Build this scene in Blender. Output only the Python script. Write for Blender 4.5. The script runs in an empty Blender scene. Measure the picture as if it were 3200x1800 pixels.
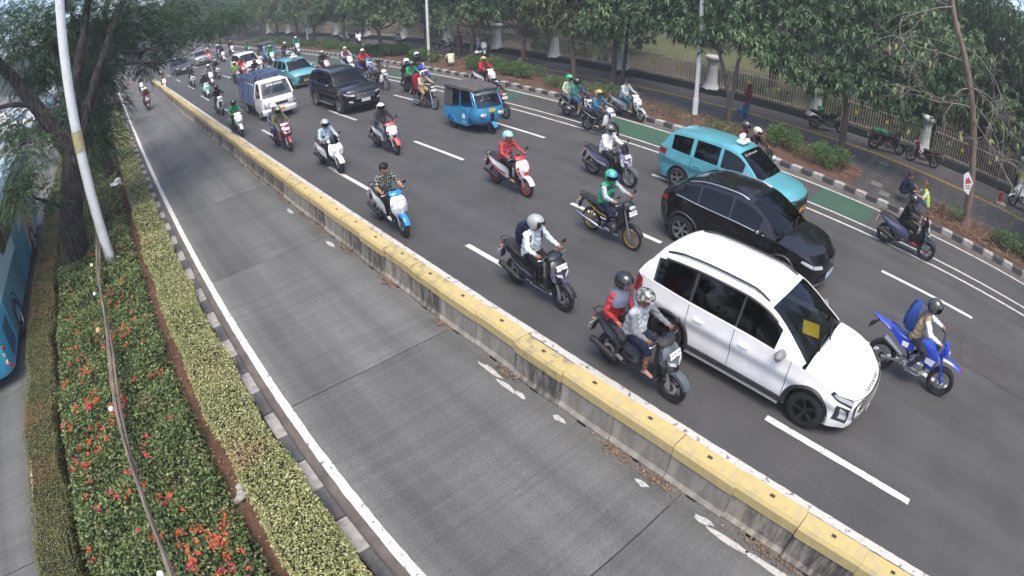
import bpy, bmesh, math, random
import numpy as np
from mathutils import Vector, Matrix
R = math.radians
rng = random.Random(7)
nrs = np.random.RandomState(11)
sc = bpy.context.scene
col = sc.collection

# ------------------------------------------------------------------ camera
# Road frame: X to the right across the road, Y along the road away from the
# camera, Z up.  The surveillance camera hangs 6 m above the planted median.
cd = bpy.data.cameras.new('camera'); cam = bpy.data.objects.new('camera', cd); col.objects.link(cam)
YAW, TILT, ROLL = .7134, .56716, -.014633
fw = Vector((math.sin(YAW)*math.cos(TILT), math.cos(YAW)*math.cos(TILT), -math.sin(TILT)))
r0 = Vector((math.cos(YAW), -math.sin(YAW), 0)); u0 = r0.cross(fw)
rr = r0*math.cos(ROLL)+u0*math.sin(ROLL); uu = -r0*math.sin(ROLL)+u0*math.cos(ROLL)
cam.matrix_world = Matrix(((rr.x, uu.x, -fw.x, 0), (rr.y, uu.y, -fw.y, 0), (rr.z, uu.z, -fw.z, 6.0), (0, 0, 0, 1)))
cd.type = 'PANO'                      # wide surveillance lens with barrel distortion
cd.sensor_fit = 'HORIZONTAL'; cd.sensor_width = 36
cd.panorama_type = 'FISHEYE_LENS_POLYNOMIAL'
cd.fisheye_fov = R(170)
_th = np.linspace(.01, 1.25, 80); _r = 1799.4*_th*(1-.068*_th**2)*36/3200
_c = np.linalg.lstsq(np.stack([_r**k for k in (1, 2, 3, 4)], 1), _th, rcond=None)[0]
cd.fisheye_polynomial_k0 = 0
cd.fisheye_polynomial_k1, cd.fisheye_polynomial_k2, cd.fisheye_polynomial_k3, cd.fisheye_polynomial_k4 = [-float(c) for c in _c]
cd.clip_start = .05; cd.clip_end = 2000
sc.camera = cam

# ------------------------------------------------------------------ light
SUN_EL, SUN_AZ = R(66), R(214)        # azimuth measured from +Y towards +X
w = bpy.data.worlds.new('World'); sc.world = w; w.use_nodes = True
nt = w.node_tree; bg = nt.nodes['Background']
sky = nt.nodes.new('ShaderNodeTexSky'); sky.sky_type = 'NISHITA'; sky.sun_disc = False
sky.sun_elevation = SUN_EL; sky.sun_rotation = SUN_AZ
sky.air_density = 0.6; sky.dust_density = 2.5; sky.ozone_density = 0.1
nt.links.new(sky.outputs[0], bg.inputs[0]); bg.inputs[1].default_value = .15
sl = bpy.data.lights.new('sun', 'SUN'); so = bpy.data.objects.new('sun', sl); col.objects.link(so)
sl.energy = 1.1; sl.angle = R(32); sl.color = (1, .92, .80)
sd = Vector((math.cos(SUN_EL)*math.sin(SUN_AZ), math.cos(SUN_EL)*math.cos(SUN_AZ), math.sin(SUN_EL)))
so.rotation_euler = sd.to_track_quat('Z', 'Y').to_euler(); so.location = sd*60
vs = sc.view_settings; vs.view_transform = 'Standard'; vs.look = 'None'; vs.gamma = 1; vs.use_curve_mapping = False
vs.exposure = 1.5
sc.render.engine = 'CYCLES'
cy = sc.cycles; cy.use_denoising = True; cy.max_bounces = 6; cy.diffuse_bounces = 3; cy.glossy_bounces = 3
cy.transparent_max_bounces = 12; cy.transmission_bounces = 4; cy.caustics_reflective = False; cy.caustics_refractive = False
cy.sample_clamp_indirect = 6; cy.use_adaptive_sampling = True; cy.adaptive_threshold = .03

# ------------------------------------------------------------------ materials
MATS = {}
def pm(name, c, rough=.6, metal=0, coat=0, var=0, vs=3.0, bump=0, bs=40, bd=.02, spec=.5, c2=None, stretch=(1, 1, 1), det=5, lo=.35, hi=.65, trans=0, emit=0):
    """principled material; noise mixes colour c with c2 (or a lighter/darker c)"""
    m = bpy.data.materials.new(name); m.use_nodes = True; t = m.node_tree; b = t.nodes['Principled BSDF']
    b.inputs['Base Color'].default_value = (*c, 1); b.inputs['Roughness'].default_value = rough
    b.inputs['Metallic'].default_value = metal; b.inputs['Coat Weight'].default_value = coat
    b.inputs['Coat Roughness'].default_value = .06; b.inputs['Specular IOR Level'].default_value = spec
    if emit: b.inputs['Emission Color'].default_value = (*c, 1); b.inputs['Emission Strength'].default_value = emit
    if var or c2 or bump:
        tc = t.nodes.new('ShaderNodeTexCoord'); mp = t.nodes.new('ShaderNodeMapping'); mp.inputs['Scale'].default_value = stretch
        t.links.new(tc.outputs['Object'], mp.inputs[0])
    if var or c2:
        n = t.nodes.new('ShaderNodeTexNoise'); n.inputs['Scale'].default_value = vs; n.inputs['Detail'].default_value = det
        n.inputs['Roughness'].default_value = .62
        t.links.new(mp.outputs[0], n.inputs['Vector'])
        rp = t.nodes.new('ShaderNodeValToRGB'); rp.color_ramp.elements[0].position = lo; rp.color_ramp.elements[1].position = hi
        a = c if c2 else tuple(x*(1-var) for x in c); d = c2 if c2 else tuple(min(1, x*(1+var)) for x in c)
        rp.color_ramp.elements[0].color = (*a, 1); rp.color_ramp.elements[1].color = (*d, 1)
        t.links.new(n.outputs[0], rp.inputs[0]); t.links.new(rp.outputs[0], b.inputs['Base Color'])
    if bump:
        n2 = t.nodes.new('ShaderNodeTexNoise'); n2.inputs['Scale'].default_value = bs; n2.inputs['Detail'].default_value = 3
        t.links.new(mp.outputs[0], n2.inputs['Vector'])
        bp = t.nodes.new('ShaderNodeBump'); bp.inputs['Strength'].default_value = bump; bp.inputs['Distance'].default_value = bd
        t.links.new(n2.outputs[0], bp.inputs['Height']); t.links.new(bp.outputs[0], b.inputs['Normal'])
    MATS[name] = m; return m
def leafmat(name, cols, rough=.5, tr=.25):
    """leaf: colour picked per leaf (per mesh island), some light passes through"""
    m = bpy.data.materials.new(name); m.use_nodes = True; t = m.node_tree; b = t.nodes['Principled BSDF']
    g = t.nodes.new('ShaderNodeNewGeometry'); rp = t.nodes.new('ShaderNodeValToRGB'); rp.color_ramp.interpolation = 'LINEAR'
    el = rp.color_ramp.elements
    while len(el) < len(cols): el.new(.5)
    for i, cc in enumerate(cols): el[i].position = i/(len(cols)-1); el[i].color = (*cc, 1)
    t.links.new(g.outputs['Random Per Island'], rp.inputs[0]); t.links.new(rp.outputs[0], b.inputs['Base Color'])
    b.inputs['Roughness'].default_value = rough; b.inputs['Specular IOR Level'].default_value = .35
    tl = t.nodes.new('ShaderNodeBsdfTranslucent'); t.links.new(rp.outputs[0], tl.inputs[0])
    mx = t.nodes.new('ShaderNodeMixShader'); mx.inputs[0].default_value = tr
    t.links.new(b.outputs[0], mx.inputs[1]); t.links.new(tl.outputs[0], mx.inputs[2])
    t.links.new(mx.outputs[0], t.nodes['Material Output'].inputs[0])
    MATS[name] = m; return m
def glassmat(name, tint, refl=.06):
    m = bpy.data.materials.new(name); m.use_nodes = True; t = m.node_tree; t.nodes.remove(t.nodes['Principled BSDF'])
    tr = t.nodes.new('ShaderNodeBsdfTransparent'); tr.inputs[0].default_value = (*tint, 1)
    gl = t.nodes.new('ShaderNodeBsdfGlossy'); gl.inputs['Roughness'].default_value = .03; gl.inputs[0].default_value = (.9, .93, .95, 1)
    lw = t.nodes.new('ShaderNodeFresnel'); lw.inputs[0].default_value = 1.5
    mx = t.nodes.new('ShaderNodeMixShader'); t.links.new(lw.outputs[0], mx.inputs[0])
    t.links.new(tr.outputs[0], mx.inputs[1]); t.links.new(gl.outputs[0], mx.inputs[2])
    t.links.new(mx.outputs[0], t.nodes['Material Output'].inputs[0]); MATS[name] = m; return m
def M(x): return MATS[x]
def paint(name, c, rough=.28, metal=.0, coat=.6):
    if name not in MATS: pm(name, c, rough, metal, coat, var=.06, vs=2.5)
    return name
def cloth(name, c, var=.12):
    if name not in MATS: pm(name, c, .85, 0, 0, var=var, vs=14, bump=.35, bs=16, spec=.2)
    return name

def ordn(n):
    return {1: 'first', 2: 'second', 3: 'third', 4: 'fourth', 5: 'fifth', 6: 'sixth', 7: 'seventh', 8: 'eighth', 9: 'ninth', 10: 'tenth', 11: 'eleventh', 12: 'twelfth'}.get(n, str(n)+('th' if 10 < n % 100 < 14 else {1: 'st', 2: 'nd', 3: 'rd'}.get(n % 10, 'th')))
# ------------------------------------------------------------------ mesh helpers
class MB:
    def __init__(s): s.v = []; s.f = []; s.m = []
    def add(s, vs, fs, mi=0):
        o = len(s.v); s.v += [tuple(map(float, p)) for p in vs]; s.f += [tuple(i+o for i in f) for f in fs]; s.m += [mi]*len(fs); return s
    def box(s, c, d, rot=None, bev=0, mi=0):
        x, y, z = [k/2 for k in d]; vs = []; fs = []
        if bev <= 0:
            vs = [Vector((sx*x, sy*y, sz*z)) for sx in (-1, 1) for sy in (-1, 1) for sz in (-1, 1)]
            fs = [(0, 1, 3, 2), (4, 6, 7, 5), (0, 4, 5, 1), (2, 3, 7, 6), (0, 2, 6, 4), (1, 5, 7, 3)]
        else:
            b = min(bev, x*.95, y*.95, z*.95); idx = {}
            for sx in (-1, 1):
                for sy in (-1, 1):
                    for sz in (-1, 1):
                        for a, p in enumerate(((sx*x, sy*(y-b), sz*(z-b)), (sx*(x-b), sy*y, sz*(z-b)), (sx*(x-b), sy*(y-b), sz*z))):
                            idx[sx, sy, sz, a] = len(vs); vs.append(Vector(p))
            I = idx
            for k in (-1, 1):
                fs += [[I[k, -1, -1, 0], I[k, 1, -1, 0], I[k, 1, 1, 0], I[k, -1, 1, 0]][::k], [I[-1, k, -1, 1], I[-1, k, 1, 1], I[1, k, 1, 1], I[1, k, -1, 1]][::k],
                       [I[-1, -1, k, 2], I[1, -1, k, 2], I[1, 1, k, 2], I[-1, 1, k, 2]][::k]]
                for j in (-1, 1):
                    q = k*j
                    fs += [[I[k, j, -1, 0], I[k, j, -1, 1], I[k, j, 1, 1], I[k, j, 1, 0]][::-q], [I[k, -1, j, 0], I[k, 1, j, 0], I[k, 1, j, 2], I[k, -1, j, 2]][::-q], [I[-1, k, j, 1], I[-1, k, j, 2], I[1, k, j, 2], I[1, k, j, 1]][::q*-1]]
                    for l in (-1, 1): fs.append([I[k, j, l, 0], I[k, j, l, 1], I[k, j, l, 2]][::k*j*l])
        m = rot if rot is not None else None
        vs = [((m @ p) if m is not None else p)+Vector(c) for p in vs]
        return s.add(vs, fs, mi)
    def tube(s, pts, rad, n=8, caps=True, mi=0, flat=1.0, up=(0, 0, 1)):
        pts = [Vector(p) for p in pts]; N = len(pts)
        if not hasattr(rad, '__len__'): rad = [rad]*N
        vs = []; fs = []; pn = None
        for i, p in enumerate(pts):
            t = (pts[min(i+1, N-1)]-pts[max(i-1, 0)]); t = t.normalized() if t.length > 1e-9 else Vector((0, 0, 1))
            if pn is None:
                a = Vector(up); a = a if abs(a.dot(t)) < .95 else Vector((1, 0, 0)); nn = (a-t*a.dot(t)).normalized()
            else:
                nn = pn-t*pn.dot(t); nn = nn.normalized() if nn.length > 1e-6 else pn
            pn = nn; bb = t.cross(nn)
            for k in range(n):
                a = 2*math.pi*k/n; vs.append(p+nn*math.cos(a)*rad[i]*flat+bb*math.sin(a)*rad[i])
        for i in range(N-1):
            for k in range(n): fs.append((i*n+k, i*n+(k+1) % n, (i+1)*n+(k+1) % n, (i+1)*n+k))
        if caps: fs += [tuple(range(n))[::-1], tuple((N-1)*n+k for k in range(n))]
        return s.add(vs, fs, mi)
    def lathe(s, prof, n=24, axis='x', c=(0, 0, 0), mi=0, close=False):
        vs = []; fs = []; P = len(prof)
        for k in range(n):
            a = 2*math.pi*k/n; ca, sa = math.cos(a), math.sin(a)
            for r, h in prof:
                p = {'x': (h, r*ca, r*sa), 'y': (r*sa, h, r*ca), 'z': (r*ca, r*sa, h)}[axis]
                vs.append((p[0]+c[0], p[1]+c[1], p[2]+c[2]))
        for k in range(n):
            for i in range(P if close else P-1):
                j = (i+1) % P; fs.append((k*P+i, ((k+1) % n)*P+i, ((k+1) % n)*P+j, k*P+j))
        return s.add(vs, fs, mi)
    def ell(s, c, r, nu=12, nv=8, mi=0, rot=None, zmin=-1, zmax=1):
        vs = []; fs = []
        for j in range(nv+1):
            lat = math.asin(zmin)+(math.asin(zmax)-math.asin(zmin))*j/nv
            for i in range(nu):
                a = 2*math.pi*i/nu; p = Vector((math.cos(a)*math.cos(lat)*r[0], math.sin(a)*math.cos(lat)*r[1], math.sin(lat)*r[2]))
                if rot is not None: p = rot @ p
                vs.append(p+Vector(c))
        for j in range(nv):
            for i in range(nu): fs.append((j*nu+i, j*nu+(i+1) % nu, (j+1)*nu+(i+1) % nu, (j+1)*nu+i))
        return s.add(vs, fs, mi)
    def loft(s, secs, closed=True, caps=True, mi=0):
        n = len(secs[0]); vs = [p for q in secs for p in q]; fs = []
        for i in range(len(secs)-1):
            for k in range(n if closed else n-1): fs.append((i*n+k, i*n+(k+1) % n, (i+1)*n+(k+1) % n, (i+1)*n+k))
        if caps and closed: fs += [tuple(range(n))[::-1], tuple((len(secs)-1)*n+k for k in range(n))]
        return s.add(vs, fs, mi)
    def prism(s, poly, h0, h1, axis='x', mi=0):
        f = {'x': lambda a, b, h: (h, a, b), 'y': lambda a, b, h: (a, h, b), 'z': lambda a, b, h: (a, b, h)}[axis]
        return s.loft([[f(a, b, h0) for a, b in poly], [f(a, b, h1) for a, b in poly]], True, True, mi)
    def quad(s, a, b, c, d, mi=0): return s.add([a, b, c, d], [(0, 1, 2, 3)], mi)
    def mesh(s, name, ang=40, recalc=True):
        me = bpy.data.meshes.new(name); me.from_pydata(s.v, [], s.f); me.polygons.foreach_set('material_index', s.m)
        if recalc and len(s.f) < 60000:
            b = bmesh.new(); b.from_mesh(me); bmesh.ops.recalc_face_normals(b, faces=b.faces); b.to_mesh(me); b.free()
        if ang:
            me.polygons.foreach_set('use_smooth', [True]*len(me.polygons)); me.set_sharp_from_angle(angle=R(ang))
        me.update(); return me
def setmats(o, mats):
    n = len(mats)
    while len(o.data.materials) < n: o.data.materials.append(None)
    for i, mn in enumerate(mats):
        o.material_slots[i].link = 'OBJECT'; o.material_slots[i].material = MATS[mn]
def obj(name, me, mats, parent=None, loc=None, rot=None):
    if isinstance(me, MB): me = me.mesh(name)
    o = bpy.data.objects.new(name, me); col.objects.link(o)
    setmats(o, [mats] if isinstance(mats, str) else list(mats))
    if parent: o.parent = parent
    if loc is not None: o.location = loc
    if rot is not None: o.rotation_euler = rot if hasattr(rot, '__len__') else (0, 0, rot)
    return o
def tag(o, label=None, cat=None, group=None, kind=None):
    if label: o['label'] = label
    if cat: o['category'] = cat
    if group: o['group'] = group
    if kind: o['kind'] = kind
    return o
def empty(name, loc=(0, 0, 0), rot=0, label=None, cat=None, group=None):
    o = bpy.data.objects.new(name, None); col.objects.link(o); o.empty_display_size = .2
    o.location = loc; o.rotation_euler = rot if hasattr(rot, '__len__') else (0, 0, rot); return tag(o, label, cat, group)
STUFF = {'plate_number', 'windshield_lettering', 'sign_lettering', 'bonnet_lettering', 'door_number', 'grille_bar', 'wiper', 'seats', 'cage', 'underbody', 'fork', 'rim', 'badge', 'engine', 'exhaust', 'plate_hanger', 'chassis', 'seat', 'cage_panels'}
class Kit:
    """prototype of a thing: parts (name, mesh, material keys, parent part) placed many times with shared meshes"""
    def __init__(s): s.p = []
    def part(s, name, mb, keys, parent=None, loc=None, ang=40):
        me = mb.mesh(name, ang) if isinstance(mb, MB) else mb
        s.p.append((name, me, [keys] if isinstance(keys, str) else list(keys), parent, loc)); return len(s.p)-1
    def place(s, name, loc, rot, mm, label, cat, group=None, skip=(), scale=1.0):
        root = empty(name, loc, rot, label, cat, group); root.scale = (scale,)*3 if not hasattr(scale, '__len__') else scale; os = {}
        for i, (n, me, keys, par, l) in enumerate(s.p):
            if n in skip: continue
            os[i] = o = obj(n, me, [mm.get(k, k) for k in keys], os.get(par, root) if par is not None else root, l)
            if n in STUFF: o['kind'] = 'stuff'
        return root
def text_mesh(txt, size, depth=.002, align='CENTER', shear=0):
    c = bpy.data.curves.new('txt', 'FONT'); c.body = txt; c.size = size; c.extrude = depth; c.align_x = align; c.align_y = 'CENTER'; c.shear = shear
    c.resolution_u = 2
    o = bpy.data.objects.new('txt', c); col.objects.link(o)
    dg = bpy.context.evaluated_depsgraph_get(); me = bpy.data.meshes.new_from_object(o.evaluated_get(dg))
    bpy.data.objects.remove(o); bpy.data.curves.remove(c); me.materials.clear(); return me
def pch(xs, ys):
    """smooth monotone interpolation through control points"""
    xs = np.array(xs, float); ys = np.array(ys, float); h = np.diff(xs); d = np.diff(ys)/h; m = np.zeros(len(xs))
    for i in range(1, len(xs)-1):
        if d[i-1]*d[i] > 0: m[i] = 2*d[i-1]*d[i]/(d[i-1]+d[i])
    m[0] = d[0]; m[-1] = d[-1]
    def f(x):
        x = np.clip(x, xs[0], xs[-1]); i = np.clip(np.searchsorted(xs, x)-1, 0, len(xs)-2); t = (x-xs[i])/h[i]
        return (2*t**3-3*t**2+1)*ys[i]+(t**3-2*t**2+t)*h[i]*m[i]+(-2*t**3+3*t**2)*ys[i+1]+(t**3-t**2)*h[i]*m[i+1]
    x0, x1 = float(xs[0]), float(xs[-1]); N = 1600; tab = [float(v) for v in f(np.linspace(x0, x1, N+1))]; sc_ = N/(x1-x0)
    def g(x):
        u = (x-x0)*sc_; u = 0.0 if u < 0 else (N-1e-6 if u >= N else u); i = int(u); return tab[i]+(tab[i+1]-tab[i])*(u-i)
    return g
def lin(xs, ys): return lambda x: np.interp(x, xs, ys)
pm('void', (.006, .006, .006), .95)
# ================================================================== the setting
pm('dirt', (.10, .085, .07), .95, var=.3, vs=.6)
def surface(name, cols, streak, fine, bumpk=.25, rough=.82, cross=None, speck=.5, tracks=()):
    """worn ground: blotches, wheel-track streaks along the road, fine grit, optional broom lines across"""
    m = bpy.data.materials.new(name); m.use_nodes = True; t = m.node_tree; b = t.nodes['Principled BSDF']; MATS[name] = m; N = t.nodes.new; K = t.links.new
    tc = N('ShaderNodeTexCoord')
    def noise(scale, det, sx=1, sy=1):
        mp = N('ShaderNodeMapping'); mp.inputs['Scale'].default_value = (sx, sy, 1); K(tc.outputs['Object'], mp.inputs[0]); n = N('ShaderNodeTexNoise'); n.inputs['Scale'].default_value = scale; n.inputs['Detail'].default_value = det; K(mp.outputs[0], n.inputs['Vector']); return n.outputs[0]
    def ramp(x, p0, p1, c0, c1):
        r = N('ShaderNodeValToRGB'); r.color_ramp.elements[0].position = p0; r.color_ramp.elements[1].position = p1; r.color_ramp.elements[0].color = (*c0, 1); r.color_ramp.elements[1].color = (*c1, 1); K(x, r.inputs[0]); return r.outputs[0]
    def mul(a, c):
        x = N('ShaderNodeMix'); x.data_type = 'RGBA'; x.blend_type = 'MULTIPLY'; x.inputs[0].default_value = 1; K(a, x.inputs[6]); K(c, x.inputs[7]); return x.outputs[2]
    g = lambda v: (v, v, v)
    c = ramp(noise(.8, 6), .3, .7, *cols)
    c = mul(c, ramp(noise(1.6, 4, 1, .04), .35, .65, g(1-streak), g(1+streak*.6)))
    c = mul(c, ramp(noise(fine, 2), .3, .7, g(1-speck*.5), g(1+speck*.5)))
    c = mul(c, ramp(noise(3.1, 3), .62, .72, g(1), g(.90)))
    if cross: c = mul(c, ramp(noise(cross, 2, .03, 1), .35, .65, g(.9), g(1.06)))
    if tracks:      # tyre-polished bands and slabs of slightly different tone
        sx = N('ShaderNodeSeparateXYZ'); K(tc.outputs['Object'], sx.inputs[0])
        ab = N('ShaderNodeMath'); ab.operation = 'ABSOLUTE'; K(sx.outputs[0], ab.inputs[0]); wn = N('ShaderNodeMath'); wn.operation = 'MULTIPLY_ADD'; K(noise(1.1, 3, 1, .15), wn.inputs[0]); wn.inputs[1].default_value = .5; K(ab.outputs[0], wn.inputs[2])
        df = N('ShaderNodeMath'); df.operation = 'SUBTRACT'; K(wn.outputs[0], df.inputs[0]); df.inputs[1].default_value = tracks[0]+.25; a2 = N('ShaderNodeMath'); a2.operation = 'ABSOLUTE'; K(df.outputs[0], a2.inputs[0])
        c = mul(c, ramp(a2.outputs[0], .10, .50, g(.84), g(1.05)))
        oi = N('ShaderNodeObjectInfo'); c = mul(c, ramp(oi.outputs['Random'], 0, 1, g(.93), g(1.07)))
    K(c, b.inputs['Base Color']); b.inputs['Roughness'].default_value = rough; b.inputs['Specular IOR Level'].default_value = .3
    bp = N('ShaderNodeBump'); bp.inputs['Strength'].default_value = bumpk; bp.inputs['Distance'].default_value = .01; K(noise(fine*1.2, 2), bp.inputs['Height']); K(bp.outputs[0], b.inputs['Normal'])
surface('asphalt', ((.056, .057, .059), (.074, .075, .076)), .14, 38, .45)
surface('concrete_slab', ((.100, .103, .100), (.124, .126, .121)), .26, 30, .25, .85, 14, .35, (.82,))
pm('joint', (.035, .033, .03), .9)
pm('gutter', (.105, .09, .08), .9, var=.25, vs=2.5, bump=.3)
def linemat(name, c, under, thr, soft=.06):
    m = pm(name, c, .7, c2=under, vs=9, lo=thr, hi=thr+soft, det=8, spec=.3)
linemat('line_paint', (.54, .54, .52), (.16, .16, .16), .60); linemat('line_worn', (.46, .46, .44), (.11, .11, .11), .55, .1)
pm('scrap_paint', (.40, .40, .38), .8, c2=(.2, .2, .2), vs=14, lo=.5, hi=.7)
pm('green_paint', (.026, .085, .052), .8, c2=(.055, .075, .065), vs=5, lo=.45, hi=.75, bump=.2, bs=90)
pm('kerb_white', (.36, .345, .32), .85, c2=(.20, .195, .185), vs=7, lo=.40, hi=.68, bump=.25)
pm('kerb_black', (.045, .045, .046), .85, c2=(.085, .085, .085), vs=5, bump=.25)
pm('sidewalk', (.048, .047, .047), .85, c2=(.075, .073, .072), vs=1.1, bump=.35, bs=22, lo=.3, hi=.7)
pm('soil', (.065, .036, .024), .95, c2=(.11, .058, .036), vs=2.5, bump=.6, bs=30)
pm('lawn', (.032, .03, .018), .95, c2=(.06, .05, .026), vs=.5, bump=.4, bs=20)
pm('grass_green', (.055, .072, .02), .95, c2=(.085, .085, .03), vs=.6, bump=.4, bs=20)
pm('tactile', (.36, .25, .035), .8, c2=(.22, .17, .05), vs=4, bump=.2)
pm('pink_paving', (.12, .098, .092), .85, var=.2, vs=2)
pm('asphalt_patch', (.052, .05, .05), .85, var=.15, vs=2)

def sheet(name, x0, x1, y0, y1, z, mat, nx=1, ny=1, parent=None):
    mb = MB(); xs = np.linspace(x0, x1, nx+1); ys = np.linspace(y0, y1, ny+1)
    mb.add([(x, y, z) for x in xs for y in ys], [(i*(ny+1)+j, (i+1)*(ny+1)+j, (i+1)*(ny+1)+j+1, i*(ny+1)+j+1) for i in range(nx) for j in range(ny)])
    o = obj(name, mb.mesh(name, 0), mat, parent)
    if not parent: tag(o, kind='structure')
    return o
def ribbon(name, ys, xa, xb, z, mat, parent=None):
    mb = MB(); n = len(ys)
    mb.add([(xa(y), y, z) for y in ys]+[(xb(y), y, z) for y in ys], [(i, n+i, n+i+1, i+1) for i in range(n-1)])
    o = obj(name, mb.mesh(name, 0), mat, parent)
    if not parent: tag(o, kind='structure')
    return o
sheet('ground', -150, 150, -60, 260, -.03, 'dirt', 4, 4)
road = sheet('road', 4.2, 17.75, -30, 255, 0, 'asphalt', 2, 20)
oproad = sheet('opposite_road', -30, -3.8, -30, 255, -.004, 'asphalt', 2, 20)
# --- bus lanes in concrete slabs, each slab its own piece with an open joint
def slabs(parent, x0, x1, y0, y1, first, step, z, mat):
    me = None; y = first
    while y > y0: y -= step
    mb = MB().box((0, 0, 0), (x1-x0, step-.022, .06), bev=.006); me = mb.mesh('concrete_slab', 30)
    while y < y1:
        o = obj('concrete_slab', me, mat, parent, ((x0+x1)/2, y+step/2, z-.03)); y += step
bl = sheet('bus_lane', 1.02, 4.58, -30, 255, -.012, 'joint')
slabs(bl, 1.04, 4.56, -14, 120, 1.85, 5.0, .006, 'concrete_slab')
bl2 = sheet('opposite_bus_lane', -7.3, -3.8, -30, 255, -.0, 'joint')
slabs(bl2, -7.28, -3.82, -9, 75, 6.2, 5.0, .016, 'concrete_slab')
# --- painted lines
def line(parent, x0, x1, y0, y1, z, mat, name='edge_line'):
    mb = MB(); n = max(2, int((y1-y0)/.12)); vs = []; rr_ = random.Random(int(x0*100)+int(y0*10))
    for i in range(n+1):
        y = y0+(y1-y0)*i/n; j = .006
        vs += [(x0+rr_.uniform(-j, j), y, z), (x1+rr_.uniform(-j, j), y, z)]
    mb.add(vs, [(2*i, 2*i+1, 2*i+3, 2*i+2) for i in range(n)])
    return obj(name, mb.mesh(name, 0), mat, parent)
line(bl, 1.17, 1.31, -14, 90, .0115, 'line_paint')
line(road, 5.41, 5.55, -14, 58, .005, 'line_worn')
line(road, 15.18, 15.29, -14, 120, .005, 'line_worn'); line(road, 15.72, 15.82, -14, 120, .005, 'line_worn')
line(road, 17.50, 17.62, -14, 120, .005, 'line_worn')
dash = MB(); n = 24; dv = []
for i in range(n+1): dv += [(-.065+rng.uniform(-.004, .004), 2.85*i/n, 0), (.065+rng.uniform(-.004, .004), 2.85*i/n, 0)]
dash.add(dv, [(2*i, 2*i+1, 2*i+3, 2*i+2) for i in range(n)]); dash = dash.mesh('lane_dash', 0)
for x, off in ((6.6, 0), (9.93, 0), (13.35, -.1)):
    for k in range(-1, 12): obj('lane_dash', dash, 'line_paint' if k < 3 else 'line_worn', road, (x+(.3 if x < 7 and k > 5 else 0), -1.15+off+7.42*k, .0055))
for y0, y1 in ((2.85, 4.85), (9.4, 13.9), (18.9, 21.2), (25.6, 29.4), (37.5, 41)):
    sheet('green_cycle_patch', 15.86, 17.46, y0, y1, .006, 'green_paint', 1, 1, road)
# bicycle outline on the nearest green patch
bm_ = MB()
for cx, cyy in ((16.55, 3.75), (16.75, 3.25)):
    bm_.tube([(cx+.21*math.cos(a), cyy+.2*math.sin(a), .009) for a in np.linspace(0, 6.28, 20)], .014, 4, False, flat=.2)
bm_.tube([(16.55, 3.75, .009), (16.45, 3.55, .009), (16.75, 3.25, .009)], .014, 4, False, flat=.2)
pm('symbol_faint', (.13, .17, .13), .8, c2=(.06, .10, .07), vs=9); obj('bicycle_symbol', bm_, 'symbol_faint', road)
sheet('road_patch', 11.1, 12.2, -2.6, -1.1, .004, 'asphalt_patch', 1, 1, road)
sheet('crossing', -3.6, 4.6, 60, 70, .024, 'pink_paving')
# worn paint scraps beside the barrier foot
pr = random.Random(5)
def scrap(cx, cyy, r1, r2, mat, z, parent):
    n = 11; vs = [(cx+r1*math.cos(6.283*k/n)*pr.uniform(.6, 1.15), cyy+r2*math.sin(6.283*k/n)*pr.uniform(.6, 1.15), z) for k in range(n)]
    obj('paint_scrap', MB().add(vs, [tuple(range(n))]).mesh('paint_scrap', 0), mat, parent)
for y, l in ((5.5, .3), (5.05, .25), (4.75, .14), (4.0, .12), (2.35, .12), (1.35, .16), (.9, .38), (.2, .45), (-.6, .4), (-1.4, .35), (11.4, .25), (14.1, .25)):
    scrap(4.28+pr.uniform(-.06, .05), y, .055, l, 'scrap_paint', .0105, bl)
# --- left kerb, gutter
gl = sheet('left_gutter', 1.005, 1.165, -14, 90, .0095, 'gutter')
kl = sheet('left_kerb', .76, 1.0, -14, 90, .01, 'kerb_black')
ks = MB().box((0, 0, .065), (.19, .585, .13), bev=.012).mesh('kerb_stone', 30)
for k in range(70):
    obj('kerb_stone', ks, 'kerb_white' if k % 2 else 'kerb_black', kl, (.905+rng.uniform(-.004, .004), -4.9+.6*k, rng.uniform(-.008, .004)))
mb = MB().box((.905, 58.5, .06), (.19, 43, .12)); obj('kerb_run', mb, 'kerb_black', kl)
# --- right gutter, kerb
gr = sheet('right_gutter', 17.66, 18.06, -14, 120, .008, 'gutter')
kr = sheet('right_kerb', 18.0, 18.36, -14, 120, .012, 'kerb_black')
ks2 = MB().box((0, 0, .09), (.26, .41, .2), bev=.015).mesh('kerb_stone', 30)
for k in range(165):
    obj('kerb_stone', ks2, 'kerb_white' if k % 2 else 'kerb_black', kr, (18.19+rng.uniform(-.008, .008), -6.9+.422*k, -.01+rng.uniform(-.006, .006)))
# --- sidewalk, verge
fence_x = lin([-8, -1.6, .7, 9, 14, 18, 23, 30, 39, 49, 70, 120], [28.6, 27.75, 27.3, 25.7, 24.95, 24.6, 24.4, 24.2, 24.0, 23.8, 23.3, 22.5])
yel_x = lin([-8, -3, 2, 5, 10, 14, 16.4, 31, 38, 50, 65, 120], [24.9, 24.6, 24.3, 24.15, 23.5, 23.05, 22.8, 21.4, 20.95, 20.75, 20.5, 20])
YS = np.linspace(-14, 120, 135)
sw = ribbon('sidewalk', YS, lambda y: 18.3, lambda y: fence_x(y)+.1, .13, 'sidewalk')
tt = MB().box((0, 0, 0), (.29, .29, .012), bev=.003)
for a in (-.09, -.03, .03, .09): tt.box((a, 0, .0085), (.022, .27, .007))
tt = tt.mesh('tactile_tile', 0)
y = -6.0
while y < 70:
    o = obj('tactile_tile', tt, 'tactile', sw, (float(yel_x(y)), y, .137), math.atan2(-(yel_x(y+.3)-yel_x(y)), .3)); y += .3
pm('paver', (.052, .050, .050), .8, var=.35, vs=1.7, bump=.3, bs=25)
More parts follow.
